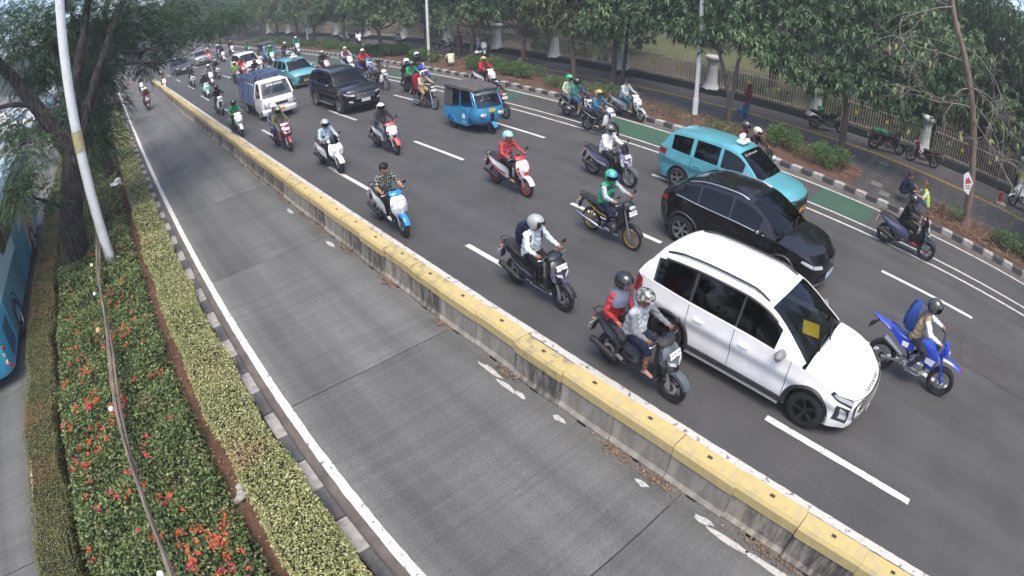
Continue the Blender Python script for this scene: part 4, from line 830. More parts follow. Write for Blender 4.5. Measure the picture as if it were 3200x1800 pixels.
    for i in range(len(st)-1):
        a, b = st[i], st[i+1]; sm = (a+b)/2
        for sd in (-1, 1):
            for j in range(len(rows)-1):
                q = [ghp(a, 0, rows[j], sd), ghp(b, 0, rows[j], sd), ghp(b, 0, rows[j+1], sd), ghp(a, 0, rows[j+1], sd)]
                key = 'frame'
                if 1 <= j <= 3:
                    for n_, (x0, x1) in enumerate(wins):
                        if x0 < sm < x1: key = ('side_window', n_, sd)
                    if key == 'frame' and sB-.1 < sm < sC: key = ('pillar', sd, sum(sm > w_[1] for w_ in wins))
                gadd(key, q)
            for j in range(len(cols)-1):
                q = [ghp(a, 1, cols[j], sd), ghp(b, 1, cols[j], sd), ghp(b, 1, cols[j+1], sd), ghp(a, 1, cols[j+1], sd)]
                if sm < sB: key = 'windshield' if (j >= 1 and sm > sA+.02) else 'frame'
                elif sm < sC: key = 'roof'
                else: key = 'rear_window' if (j >= 2 and sm > sC+.06) else 'roof'
                gadd(key, q)
    def gm(m_, n_):
        bmm = bmesh.new(); bmm.from_mesh(m_.mesh('g', 0, False)); bmesh.ops.remove_doubles(bmm, verts=bmm.verts, dist=.0008); bmesh.ops.recalc_face_normals(bmm, faces=bmm.faces)
        me = bpy.data.meshes.new(n_); bmm.to_mesh(me); bmm.free(); me.polygons.foreach_set('use_smooth', [True]*len(me.polygons)); me.set_sharp_from_angle(angle=R(45)); return me
    for key, m_ in G_.items():
        if key == 'frame': k.part('cabin_frame', gm(m_, 'cabin_frame'), 'body')
        elif key[0] == 'pillar': k.part('door_pillar', gm(m_, 'door_pillar'), 'pillar')
        elif key == 'roof': k.part('roof', gm(m_, 'roof'), 'roof')
        elif key == 'windshield': k.part('windshield', gm(m_, 'windshield'), 'ws')
        elif key == 'rear_window': k.part('rear_window', gm(m_, 'rear_window'), 'glass')
        else: k.part('side_window', gm(m_, 'side_window'), 'glass')
    # patches that follow the skin
    def patch(fn, corners, off, nu=8, nv=4):
        m_ = MB(); g = []
        for i in range(nu+1):
            for j in range(nv+1):
                u, v = i/nu, j/nv; a, b, c, d = [np.array(q) for q in corners]
                g.append(fn(*((a*(1-u)+b*u)*(1-v)+(d*(1-u)+c*u)*v), off))
        return m_.add(g, [(i*(nv+1)+j, (i+1)*(nv+1)+j, (i+1)*(nv+1)+j+1, i*(nv+1)+j+1) for i in range(nu) for j in range(nv)])
    def ff(x, z, o): p = dfm(x, 0, z); return (p[0], p[1]-o, p[2])
    def fb(x, z, o): p = dfm(x, L, z); return (p[0], p[1]+o, p[2])
    def fs(sd): return lambda s, z, o: dfm(sd*(flank(s, z)+o), s, z)
    def ft(s, x, o):
        xs = flank(s, zsf(s)); u = 1-abs(x)/xs; p = dfm(x, s, zsf(s)+(ztf(s)-zsf(s))*(1-(1-u)**3)); return (p[0], p[1], p[2]+o)
    env = dict(k=k, patch=patch, ff=ff, fb=fb, fs=fs, ft=ft, dfm=dfm, flank=flank, zsf=zsf, ztf=ztf, zrf=zrf, L=L, W=W, ghp=ghp, s1=s1, s2=s2, ra=ra, wr=wr, zb=zb)
    # wheels
    for sd in (-1, 1):
        for c in (s1, s2): wheel_kit(k, wr, P.get('tw', .205), sd*(W-.012), c-hy, 'rim', P.get('spokes', 5), sd)
    # arch lips / cladding, sill
    for sd in (-1, 1):
        for c in (s1, s2):
            m_ = MB(); n = 22; w_ = P.get('clad', .03); g = []
            an = np.linspace(-.12, math.pi+.12, n)
            for a in an:
                for rr_, o in ((ra-.012, -.03), (ra-.006, .006+.3*w_*.3), (ra+w_*.6, .010+.02*(w_ > .04)), (ra+w_, .002)):
                    s, z = c+rr_*math.cos(a), max(zb-.01, wr+rr_*math.sin(a)); g.append(dfm(sd*(flank(s, z)+o), s, z))
            m_.add(g, [(i*4+j, (i+1)*4+j, (i+1)*4+j+1, i*4+j+1) for i in range(n-1) for j in range(3)])
            k.part('wheel_arch', m_, 'clad')
        g = []
        for s in np.linspace(s1+ra+.01, s2-ra-.01, 16):
            for z, o in ((zb-.015, -.05), (zb-.01, .012), (zb+.075, .016), (zb+.09, .001)): g.append(dfm(sd*(flank(s, max(z, zb))+o), s, z))
        k.part('side_sill', MB().add(g, [(i*4+j, (i+1)*4+j, (i+1)*4+j+1, i*4+j+1) for i in range(15) for j in range(3)]), 'clad')
    # mirrors
    for sd in (-1, 1):
        s = sA+.52; p = dfm(sd*(flank(s, zsf(s))+.11), s, zsf(s)+.07)
        m_ = MB().box(p, (.25, .14, .165), Matrix.Rotation(sd*.12, 3, 'Z'), .055); i = k.part('door_mirror', m_, 'mirror')
        k.part('mirror_arm', MB().tube([dfm(sd*(flank(s, zsf(s))-.02), s, zsf(s)+.01), (p[0]-sd*.05, p[1], p[2]-.04)], .022, 6), 'trim', i)
    # interior
    fl = zb+.2
    I_ = MB()
    sr = sA+.95
    rowsS = [sr, sr+.95]+([sr+1.75] if L > 4.35 else [])
    for q in rowsS:
        for x in (-.36, .36):
            if q > sC-.3: continue
            I_.box((x, q-hy, zsf(q)-.42), (.5, .5, .16), bev=.05); I_.box((x, q+.3-hy, zsf(q)-.1), (.48, .14, .62), Matrix.Rotation(-.22, 3, 'X'), .05)
            I_.box((x, q+.38-hy, zsf(q)+.27), (.25, .09, .17), Matrix.Rotation(-.2, 3, 'X'), .04)
    k.part('seats', I_, 'seat_dark')
    m_ = MB(); m_.box((0, sA+.42-hy, zsf(sA+.4)-.1), (2*W-.34, .5, .2), bev=.06)
    k.part('dashboard', m_, 'seat_dark')
    m_ = MB(); cs_ = (-.36, sA+.78-hy, zsf(sA+.7)+.0)
    rm_ = Matrix.Rotation(1.1, 3, 'X')
    m_.tube([Vector(cs_)+rm_ @ Vector((.17*math.cos(a), .17*math.sin(a), 0)) for a in np.linspace(0, 6.283, 19)], .015, 6, False)
    k.part('steering_wheel', m_, 'trim')
    m_ = MB()
    for x0, x1 in ((-.55, .02), (.02, .62)):
        m_.tube([ghp(sA+.03, 1, x0*.9, 1), ghp(sA+.10, 1, (x0+x1)/2, 1), ghp(sA+.13, 1, x1, 1)], .011, 5)
    m_.v = [(a, b, c+.015) for a, b, c in m_.v]
    k.part('wiper', m_, 'trim')
    return k, env
def plate(k, env, x, z, txt, w_=.43, h_=.135, key='plate_white', ink='ink_black', rear=False):
    f = env['fb'] if rear else env['ff']; p = f(x, z, .012)
    m_ = MB().box(p, (w_, .012, h_), bev=.004); i = k.part('number_plate', m_, key)
    tm = text_mesh(txt, h_*.62, .001); tm.transform(Matrix.Translation((p[0], p[1]-.0085 if not rear else p[1]+.0085, p[2]+.012)) @ Matrix.Rotation(R(90), 4, 'X')) if not rear else tm.transform(Matrix.Translation((p[0], p[1]+.0085, p[2]+.012)) @ Matrix.Rotation(math.pi, 4, 'Z') @ Matrix.Rotation(R(90), 4, 'X'))
    k.part('plate_number', tm, ink, i)

# ---- white MPV (nearest car)
P = dict(L=4.60, W=1.78, zb=.25, wr=.335, fo=.88, wb=2.775, sA=1.02, sB=1.95, sC=4.1, sD=4.5, ends=(.80, .86), bow=(.30, .16), lean=(.05, .07), zn=.5,
         zs=([0, .25, .9, 1.6, 3.2, 4.2, 4.6], [.74, .85, .98, 1.02, 1.06, 1.13, 1.14]), zt=([0, .25, .7, 1.15, 2, 4.0, 4.6], [.74, .91, 1.02, 1.10, 1.08, 1.12, 1.14]),
         zr=([1.02, 1.35, 1.7, 1.95, 2.4, 3.2, 3.9, 4.1, 4.3, 4.5], [1.06, 1.28, 1.49, 1.60, 1.685, 1.70, 1.665, 1.63, 1.45, 1.15]),
         doors=[(1.36, 2.42), (2.42, 3.30)], wins=[(1.62, 2.40), (2.44, 3.28), (3.33, 4.05)], clad=.075, handle='body', handle_drop=.17, spokes=5, char=.028)
k, e = car_kit(P); KX = k; pa, ff, fs, ft = e['patch'], e['ff'], e['fs'], e['ft']
g = pa(ff, [(-.52, .52), (.52, .52), (.44, .79), (-.44, .79)], .012, 14, 5); ig = k.part('grille', g, 'trim')
m_ = MB()
for z in (.57, .63, .69, .75): m_.tube([ff(x, z, .022) for x in np.linspace(-.5+.1*(z-.5), .5-.1*(z-.5), 13)], .009, 4)
k.part('grille_bar', m_, 'grey_plastic', ig)
for sd in (-1, 1):
    k.part('headlight', pa(ff, [(sd*.46, .775), (sd*.70, .80), (sd*.70, .835), (sd*.46, .80)], .010, 6, 3), 'lamp_clear')
    k.part('headlight', pa(fs(sd), [(.0, .71), (.42, .84), (.38, .885), (.0, .785)], .012, 6, 3), 'lamp_clear')
    k.part('lamp_surround', pa(fs(sd), [(.0, .66), (.5, .84), (.46, .90), (.0, .81)], .004, 8, 3), 'trim_dark')
    k.part('lamp_housing', pa(fs(sd), [(.015, .36), (.30, .42), (.27, .70), (.015, .64)], .004, 6, 5), 'trim_dark')
    k.part('lower_lamp', pa(fs(sd), [(.04, .42), (.19, .45), (.18, .66), (.06, .60)], .009, 4, 5), 'lamp_clear')
    ib = k.part('bumper_blade', MB().loft([[ff(sd*x, z, o) for o in (.0, .022)]+[ff(sd*(x+.05), z, .012)] for x, z in ((.46, .76), (.60, .66), (.58, .45), (.48, .36))]), 'chrome')
    il = k.part('lower_lamp', pa(ff, [(sd*.62, .44), (sd*.73, .47), (sd*.735, .68), (sd*.655, .60)], .012, 4, 5), 'lamp_clear')
    k.part('tail_light', pa(fs(sd), [(4.32, .78), (4.59, .80), (4.58, 1.13), (4.36, 1.10)], .008, 6, 6), 'lamp_red')
    k.part('tail_light', pa(e['fb'], [(sd*.62, .82), (sd*.76, .8), (sd*.76, 1.12), (sd*.66, 1.11)], .01, 3, 5), 'lamp_red')
    m_ = MB()
    for s0_, s1_ in ((2.05, 4.0),):
        pts = [e['ghp'](s, 1, .86, sd) for s in np.linspace(s0_, s1_, 14)]
        hh = [0, .03]+[.045]*10+[.03, 0]; m_.tube([(p[0], p[1], p[2]+h) for p, h in zip(pts, hh)], .021, 6)
    k.part('roof_rail', m_, 'trim')
    k.part('running_board', MB().tube([e['dfm'](sd*(e['flank'](s, .25)+.05), s, .235) for s in np.linspace(1.35, 3.2, 8)], .035, 6, flat=.5), 'alloy')
    k.part('window_visor', MB().tube([e['ghp'](s, 0, .9, sd) for s in np.linspace(1.75, 3.95, 12)], .022, 5), 'trim')
k.part('lower_bumper', pa(ff, [(-.5, .27), (.5, .27), (.56, .42), (-.56, .42)], .014, 10, 4), 'alloy')
tm = text_mesh('XPANDER', .10, .004); me = tm
vv = np.zeros(len(me.vertices)*3); me.vertices.foreach_get('co', vv); vv = vv.reshape(-1, 3)
vv = np.array([(lambda p: (p[0], p[1], p[2]+.004))(ft(.075-b*.9, -a*1.35*-1, .0)) for a, b, c in vv*np.array([1, 1, 1])]); me.vertices.foreach_set('co', vv.ravel()); me.update()
k.part('bonnet_lettering', me, 'chrome')
plate(k, e, 0, .47, 'B 2186 UIO')
m_ = MB().box((0.16, 1.46-2.3, 1.03), (.40, .30, .006), Matrix.Rotation(.35, 3, 'Z') @ Matrix.Rotation(.08, 3, 'X')); k.part('yellow_paper', m_, 'paper_yellow')

# ---- teal taxi MPV
P = dict(L=4.42, W=1.73, zb=.24, wr=.31, fo=.83, wb=2.75, sA=.98, sB=1.80, sC=3.98, sD=4.36, ends=(.82, .88), bow=(.24, .12), lean=(.05, .05), zn=.5,
         zs=([0, .25, .9, 1.6, 3.2, 4.1, 4.42], [.78, .88, .96, 1.0, 1.04, 1.10, 1.11]), zt=([0, .25, .7, 1.1, 2, 3.9, 4.42], [.78, .96, 1.02, 1.06, 1.05, 1.09, 1.11]),
         zr=([.98, 1.3, 1.6, 1.80, 2.2, 3.0, 3.75, 3.98, 4.15, 4.36], [1.03, 1.27, 1.47, 1.575, 1.655, 1.67, 1.63, 1.60, 1.44, 1.12]),
         doors=[(1.32, 2.34), (2.34, 3.2)], wins=[(1.52, 2.28), (2.38, 3.14), (3.26, 3.92)], clad=.02, handle_drop=.16, spokes=5, char=.03)
k, e = car_kit(P); KT = k; pa, ff, fs, ft = e['patch'], e['ff'], e['fs'], e['ft']
ig = k.part('grille', pa(ff, [(-.60, .30), (.60, .30), (.44, .72), (-.44, .72)], .012, 14, 6), 'void')
m_ = MB()
for z in np.arange(.36, .71, .055): m_.tube([ff(x, z, .02) for x in np.linspace(-.6+.36*(z-.3), .6-.36*(z-.3), 13)], .008, 4)
k.part('grille_bar', m_, 'trim', ig)
m_ = MB().tube([ff(x, .75+.02*abs(x), .012) for x in np.linspace(-.62, .62, 15)], .022, 5); k.part('front_strip', m_, 'trim')
m_ = MB().ell(ff(0, .755, .02), (.06, .012, .04), 12, 6); k.part('badge', m_, 'chrome')
for sd in (-1, 1):
    k.part('headlight', pa(ff, [(sd*.5, .73), (sd*.70, .75), (sd*.70, .82), (sd*.52, .78)], .012, 6, 3), 'lamp_clear')
    k.part('headlight', pa(fs(sd), [(.0, .75), (.36, .83), (.30, .875), (.0, .80)], .006, 6, 3), 'lamp_clear')
    k.part('tail_light', pa(fs(sd), [(4.12, .90), (4.41, .92), (4.41, 1.07), (4.08, 1.06)], .008, 6, 4), 'lamp_red')
    k.part('tail_light', pa(e['fb'], [(sd*.45, .94), (sd*.75, .92), (sd*.75, 1.06), (sd*.5, 1.05)], .01, 4, 3), 'lamp_red')
    k.part('corner_vent', pa(ff, [(sd*.66, .33), (sd*.74, .36), (sd*.73, .62), (sd*.64, .56)], .012, 4, 4), 'body2')
plate(k, e, 0, .47, 'B 1457 SUA', key='plate')
m_ = MB().box((0, -.15, 1.67+.045), (.46, .26, .12), bev=.04); i = k.part('taxi_sign', m_, 'ink_white')
m_ = MB().box((0, -.12, 1.67+.18), (.26, .18, .17), bev=.06); k.part('sign_dome', m_, 'ink_white', i)
m_ = MB().lathe([(.001, 0), (.05, 0), (.05, .01), (.001, .01)], 14, 'y', (0, -.222, 1.67+.19)); k.part('sign_emblem', m_, 'plate_blue', i)
tm = text_mesh('TAXI', .05, .001); tm.transform(Matrix.Translation((0, -.283, 1.715)) @ Matrix.Rotation(R(90), 4, 'X')); k.part('sign_lettering', tm, 'plate_blue', i)
def windshield_text(k, e, txt, x0, s, size, logo=True):
    """lettering laid on the upper windshield"""
    tm = text_mesh(txt, size, .0005, 'LEFT'); n = len(tm.vertices); vv = np.zeros(n*3); tm.vertices.foreach_get('co', vv); vv = vv.reshape(-1, 3)
    zr, dfm, zsf, fl = e['zrf'], e['dfm'], e['zsf'], e['flank']; out = []
    ds = 1/math.hypot(1, float((zr(s)-zr(s-.05))/.05))
    for a, b, c in vv:
        q = s-b*ds; x = x0+a; zbl = zsf(q); Hh = max(.012, zr(q)-zbl); xR = (fl(q, zsf(q))-.012)-.27*Hh-.02*min(1, Hh*3); p = dfm(x, q, zr(q)-.05*min(1, Hh/.3)*min(1, abs(x)/xR)**3.2, True)
        out.append((p[0], p[1]-.006, p[2]+.008))
    tm.vertices.foreach_set('co', np.array(out).ravel()); tm.update(); k.part('windshield_lettering', tm, 'ink_white')
windshield_text(k, e, 'Bluebird Group', -.38, 1.68, .085)
windshield_text(k, e, 'O', -.52, 1.68, .11)

# ---- black crossover
P = dict(L=4.31, W=1.83, zb=.25, wr=.345, fo=.86, wb=2.61, sA=1.0, sB=1.88, sC=3.55, sD=4.2, ends=(.80, .84), bow=(.32, .20), lean=(.06, .10), zn=.52, tumble=.33,
         zs=([0, .25, .9, 1.6, 3.0, 3.9, 4.31], [.76, .88, .98, 1.01, 1.06, 1.13, 1.05]), zt=([0, .2, .6, 1.1, 2, 3.8, 4.31], [.76, .93, 1.02, 1.08, 1.06, 1.12, 1.05]),
         zr=([1.0, 1.3, 1.6, 1.88, 2.3, 2.9, 3.4, 3.6, 3.9, 4.2], [1.05, 1.27, 1.45, 1.555, 1.60, 1.59, 1.52, 1.47, 1.30, 1.10]),
         doors=[(1.34, 2.36), (2.36, 3.18)], wins=[(1.5, 2.30), (2.34, 3.12), (3.16, 3.6)], clad=.06, handle_drop=.18, spokes=6, char=.02)
k, e = car_kit(P); KB = k; pa, ff, fs, ft = e['patch'], e['ff'], e['fs'], e['ft']
k.part('grille', pa(ff, [(-.55, .32), (.55, .32), (.48, .50), (-.48, .50)], .012, 12, 4), 'void')
k.part('lower_bumper', pa(ff, [(-.62, .25), (.62, .25), (.6, .31), (-.6, .31)], .02, 10, 3), 'grey_plastic')
for sd in (-1, 1):
    k.part('headlight', pa(ff, [(sd*.42, .64), (sd*.70, .68), (sd*.70, .76), (sd*.46, .73)], .012, 6, 4), 'lamp_clear')
    k.part('headlight', pa(fs(sd), [(.0, .68), (.34, .80), (.28, .84), (.0, .75)], .006, 6, 3), 'lamp_clear')
    k.part('tail_light', pa(fs(sd), [(4.05, .93), (4.30, .94), (4.29, 1.02), (4.0, 1.05)], .008, 5, 3), 'lamp_red')
    k.part('window_trim', MB().tube([e['ghp'](s, 0, .05, sd) for s in np.linspace(1.3, 3.75, 14)], .012, 5), 'alloy')
    k.part('roof_rail', MB().tube([(p[0], p[1], p[2]+h) for p, h in zip([e['ghp'](s, 1, .90, sd) for s in np.linspace(2.0, 3.5, 10)], [0, .02, .03, .03, .03, .03, .03, .03, .02, 0])], .016, 5), 'alloy')
k.part('tail_strip', pa(e['fb'], [(-.62, .95), (.62, .95), (.62, .99), (-.62, .99)], .012, 10, 2), 'lamp_red')
k.part('sunroof', MB().loft([[(lambda p: (p[0], p[1], p[2]+.006))(e['ghp'](s, 1, c, sd)) for sd, c in ((-1, .7), (-1, .35), (1, 0), (1, .35), (1, .7))] for s in np.linspace(2.15, 3.25, 7)], False), 'car_black')
tm = text_mesh('BYD', .085, .003); tm.transform(Matrix.Translation(Vector(ff(0, .70, .014))) @ Matrix.Rotation(R(80), 4, 'X')); k.part('badge', tm, 'chrome')
plate(k, e, 0, .42, 'B 1728 SJP', key='plate_white'); p = ff(0, .42, .02); k.part('plate_band', MB().box((p[0], p[1], p[2]-.055), (.42, .012, .022)), 'plate_blue')

# ---- black SUV
P = dict(L=4.80, W=1.86, zb=.36, wr=.385, fo=.92, wb=2.745, sA=1.28, sB=2.05, sC=4.2, sD=4.72, ends=(.84, .88), bow=(.22, .12), lean=(.04, .05), zn=.65,
         zs=([0, .2, .9, 1.8, 3.2, 4.2, 4.8], [.98, 1.06, 1.12, 1.15, 1.18, 1.26, 1.24]), zt=([0, .2, .8, 1.4, 2, 4.2, 4.8], [.98, 1.14, 1.20, 1.22, 1.2, 1.25, 1.24]),
         zr=([1.28, 1.6, 1.85, 2.05, 2.5, 3.2, 3.95, 4.2, 4.45, 4.72], [1.2, 1.46, 1.65, 1.745, 1.82, 1.83, 1.79, 1.76, 1.58, 1.26]),
         doors=[(1.55, 2.55), (2.55, 3.45)], wins=[(1.74, 2.5), (2.58, 3.4), (3.5, 4.25)], clad=.05, handle_drop=.17, spokes=6, tw=.24, char=.025)
k, e = car_kit(P); KS = k; pa, ff, fs, ft = e['patch'], e['ff'], e['fs'], e['ft']
ig = k.part('grille', pa(ff, [(-.42, .66), (.42, .66), (.5, .94), (-.5, .94)], .012, 12, 5), 'void')
m_ = MB()
for z in (.70, .77, .84, .91): m_.tube([ff(x, z, .02) for x in np.linspace(-.44, .44, 11)], .011, 4)
k.part('grille_bar', m_, 'chrome', ig); k.part('badge', MB().ell(ff(0, .84, .03), (.075, .012, .05), 12, 6), 'chrome', ig)
k.part('lower_grille', pa(ff, [(-.5, .42), (.5, .42), (.42, .56), (-.42, .56)], .012, 10, 3), 'void')
for sd in (-1, 1):
    k.part('headlight', pa(ff, [(sd*.5, .82), (sd*.74, .86), (sd*.74, .94), (sd*.5, .91)], .012, 6, 3), 'lamp_clear')
    k.part('headlight', pa(fs(sd), [(.0, .86), (.34, .96), (.3, 1.0), (.0, .94)], .006, 6, 3), 'lamp_clear')
    k.part('fog_lamp', pa(ff, [(sd*.58, .54), (sd*.76, .58), (sd*.76, .66), (sd*.58, .62)], .014, 5, 3), 'lamp_clear')
    k.part('tail_light', pa(fs(sd), [(4.45, 1.0), (4.79, 1.0), (4.78, 1.12), (4.45, 1.10)], .008, 6, 4), 'lamp_red')
    k.part('running_board', MB().tube([e['dfm'](sd*(e['flank'](s, .36)+.09), s, .37) for s in np.linspace(1.45, 3.1, 8)], .05, 6, flat=.5), 'alloy')
    k.part('roof_rail', MB().tube([(p[0], p[1], p[2]+h) for p, h in zip([e['ghp'](s, 1, .9, sd) for s in np.linspace(2.2, 4.1, 12)], [0, .03]+[.045]*8+[.03, 0])], .018, 5), 'alloy')
    k.part('window_trim', MB().tube([e['ghp'](s, 0, .05, sd) for s in np.linspace(1.6, 4.3, 14)], .012, 5), 'chrome')
plate(k, e, 0, .61, 'B 2708 TJN')

# ---- plain people carrier and small hatchback (farther traffic)
P = dict(L=4.45, W=1.74, zb=.24, wr=.31, fo=.82, wb=2.7, sA=.95, sB=1.75, sC=4.0, sD=4.38, ends=(.83, .88), bow=(.22, .12),
         zs=([0, .25, .9, 1.6, 3.2, 4.1, 4.45], [.8, .9, .98, 1.02, 1.04, 1.09, 1.09]), zt=([0, .25, .7, 1.1, 2, 3.9, 4.45], [.8, .98, 1.05, 1.08, 1.06, 1.08, 1.09]),
         zr=([.95, 1.3, 1.55, 1.75, 2.2, 3.0, 3.8, 4.0, 4.18, 4.38], [1.05, 1.30, 1.5, 1.60, 1.69, 1.70, 1.67, 1.64, 1.45, 1.11]),
         doors=[(1.3, 2.3), (2.3, 3.2)], wins=[(1.5, 2.25), (2.34, 3.15), (3.24, 3.95)], clad=.02, spokes=5)
def plain(P, txt):
    k, e = car_kit(P); pa, ff, fs = e['patch'], e['ff'], e['fs']
    k.part('grille', pa(ff, [(-.4, .62), (.4, .62), (.46, .78), (-.46, .78)], .012, 10, 3), 'trim')
    k.part('lower_grille', pa(ff, [(-.5, .3), (.5, .3), (.42, .46), (-.42, .46)], .012, 8, 3), 'void')
    m_ = MB().tube([ff(-.46, .79, .015), ff(-.12, .64, .02), ff(.12, .64, .02), ff(.46, .79, .015)], .014, 4); k.part('grille_bar', m_, 'chrome')
    for sd in (-1, 1):
        k.part('headlight', pa(ff, [(sd*.5, .66), (sd*.70, .7), (sd*.70, .8), (sd*.5, .76)], .012, 5, 3), 'lamp_clear')
        k.part('headlight', pa(fs(sd), [(.0, .7), (.36, .84), (.3, .88), (.0, .79)], .006, 5, 3), 'lamp_clear')
        k.part('tail_light', pa(fs(sd), [(P['L']-.3, .85), (P['L']-.01, .85), (P['L']-.02, 1.03), (P['L']-.26, 1.02)], .008, 5, 4), 'lamp_red')
        k.part('tail_light', pa(e['fb'], [(sd*.52, .86), (sd*.75, .85), (sd*.75, 1.03), (sd*.56, 1.02)], .01, 4, 3), 'lamp_red')
    plate(k, e, 0, .53, txt); plate(k, e, 0, .75, txt, rear=True); return k
KM = plain(P, 'B 1964 PKT')
P = dict(L=4.0, W=1.7, zb=.22, wr=.3, fo=.8, wb=2.5, sA=.95, sB=1.75, sC=3.4, sD=3.9, ends=(.82, .86), bow=(.26, .16),
         zs=([0, .25, .9, 1.6, 3.0, 3.7, 4.0], [.72, .84, .92, .96, 1.0, 1.04, 1.02]), zt=([0, .25, .7, 1.1, 2, 3.6, 4.0], [.72, .9, .98, 1.02, 1.0, 1.03, 1.02]),
         zr=([.95, 1.3, 1.55, 1.75, 2.1, 2.7, 3.2, 3.4, 3.65, 3.9], [.99, 1.22, 1.38, 1.46, 1.51, 1.50, 1.45, 1.41, 1.24, 1.04]),
         doors=[(1.28, 2.28), (2.28, 3.05)], wins=[(1.5, 2.22), (2.32, 3.0), (3.05, 3.4)], clad=.02, spokes=5)
KH = plain(P, 'B 2231 KFA')
def place_car(k, name, x, y, rot, mm, label, cat='car', group=None, L=4.5, skip=()):
    d = dict(body='car_white', roof=None, pillar='trim_dark', ws='glass_mid', glass='glass_dark', clad='plastic_black', rim='alloy', mirror=None, trim='plastic_black', plate='plate_white', body2=None)
    d.update(mm); b = d['body']
    for q in ('roof', 'mirror', 'body2'):
        if d[q] is None: d[q] = b
    return k.place(name, (x, y, 0), rot, d, label, cat, group, skip)

# ---- small flat-fronted truck with a blue cage body
pm('cage_blue', (.03, .10, .30), .55, c2=(.10, .13, .2), vs=5); pm('truck_bed', (.16, .15, .14), .7, var=.3, vs=3); pm('blue_tarp', (.05, .16, .42), .7, c2=(.25, .35, .5), vs=2, bump=.5, bs=8)
def truck_kit():
    k = Kit(); W = .83
    # cab: loft along height of horizontal outlines
    def ring(z, yf, yb, w_, r): return [(-w_, yb, z), (-w_, yf+r, z), (-w_+r*.5, yf+r*.25, z), (-w_*.5, yf, z), (w_*.5, yf, z), (w_-r*.5, yf+r*.25, z), (w_, yf+r, z), (w_, yb, z)]
    k.part('cab', MB().loft([ring(.32, -2.08, -.75, .80, .16), ring(.50, -2.12, -.75, .83, .18), ring(.78, -2.11, -.75, .83, .18), ring(1.06, -2.04, -.75, .82, .2)], True, False).loft([ring(1.06, -2.04, -.75, .82, .2), ring(1.08, -2.02, -.75, .815, .2)]), 'body')
    k.part('cab_roof', MB().loft([ring(1.74, -1.52, -.75, .70, .14), ring(1.80, -1.46, -.76, .68, .16), ring(1.84, -1.3, -.8, .6, .2)]), 'body')
    for a, b in (((-.80, -1.90, 1.07), (-.69, -1.44, 1.75)), ((.80, -1.90, 1.07), (.69, -1.44, 1.75)), ((-.80, -.80, 1.07), (-.69, -.80, 1.75)), ((.80, -.80, 1.07), (.69, -.80, 1.75))):
        k.part('pillar', MB().tube([a, b], .045, 6), 'body')
    k.part('windshield', MB().loft([[(-.76, -1.93, 1.08), (-.4, -2.01, 1.08), (.4, -2.01, 1.08), (.76, -1.93, 1.08)], [(-.66, -1.47, 1.73), (-.35, -1.51, 1.74), (.35, -1.51, 1.74), (.66, -1.47, 1.73)]], False), 'glass_clear')
    for sd in (-1, 1):
        k.part('side_window', MB().quad((sd*.80, -1.86, 1.08), (sd*.80, -.84, 1.08), (sd*.69, -.84, 1.74), (sd*.69, -1.42, 1.74)), 'glass_mid')
        i = k.part('door', MB().loft([[(sd*.835, -1.86, .46), (sd*.835, -.86, .46)], [(sd*.84, -1.86, .8), (sd*.84, -.86, .8)], [(sd*.825, -1.86, 1.06), (sd*.825, -.86, 1.06)]], False), 'body'); k.part('handle', MB().box((sd*.85, -.97, .92), (.02, .12, .03), bev=.006), 'plastic_black', i)
        i = k.part('headlight', MB().box((sd*.57, -2.125, .74), (.3, .04, .17), bev=.03), 'lamp_clear'); k.part('headlight_rim', MB().box((sd*.57, -2.11, .74), (.35, .04, .21), bev=.03), 'plastic_black', i)
        k.part('indicator', MB().box((sd*.6, -2.14, .43), (.14, .03, .06), bev=.01), 'lamp_amber')
        i = k.part('door_mirror', MB().box((sd*.97, -1.86, 1.25), (.1, .05, .2), bev=.02), 'plastic_black'); k.part('mirror_arm', MB().tube([(sd*.8, -1.85, 1.12), (sd*.95, -1.86, 1.2)], .012, 5), 'plastic_black', i)
        for y, n in ((-1.36, 1), (1.05, 1)): wheel_kit(k, .30, .18, sd*(W-.03), y, 'alloy', 8, sd)
        k.part('wheel_arch', MB().loft([[(sd*o, -1.36+r*math.cos(a), .30+r*math.sin(a)) for a in np.linspace(-.05, 3.19, 14)] for o, r in ((.70, .345), (.845, .345), (.845, .375))], False), 'void')
    k.part('grille', MB().box((0, -2.125, .75), (.78, .035, .13), bev=.01), 'plastic_black'); k.part('badge', MB().prism([(-.06, .72), (.06, .72), (0, .81)], -2.155, -2.14, 'y'), 'chrome')
    k.part('bumper', MB().loft([[(-.84, -1.9, z), (-.84, -2.1+o, z), (-.6, -2.18+o, z), (.6, -2.18+o, z), (.84, -2.1+o, z), (.84, -1.9, z)] for z, o in ((.30, .02), (.33, 0), (.50, 0), (.53, .03))]), 'body')
    i = k.part('number_plate', MB().box((.02, -2.19, .47), (.43, .015, .14), bev=.004), 'plate_yellow'); tm = text_mesh('B 9417 PAX', .085, .001); tm.transform(Matrix.Translation((.02, -2.199, .48)) @ Matrix.Rotation(R(90), 4, 'X')); k.part('plate_number', tm, 'ink_black', i)
    tm = text_mesh('BRIKANDI', .19, .001); tm.transform(Matrix.Translation((0, -1.63, 1.63)) @ Matrix.Rotation(R(53), 4, 'X')); k.part('windshield_lettering', tm, 'ink_white')
    for x in (-.3, .3): k.part('wiper', MB().tube([(x-.2, -1.99, 1.13), (x+.25, -1.86, 1.27)], .01, 4), 'plastic_black')
    m = MB(); m.box((-.36, -1.0, 1.05), (.55, .15, .62), bev=.05); m.box((.36, -1.0, 1.05), (.55, .15, .62), bev=.05); m.box((0, -1.0, .75), (1.5, .5, .3)); k.part('seats', m, 'seat_dark')
    k.part('chassis', MB().box((0, .35, .42), (1.2, 3.4, .16)).box((0, -1.4, .5), (1.5, 1.2, .3)), 'void')
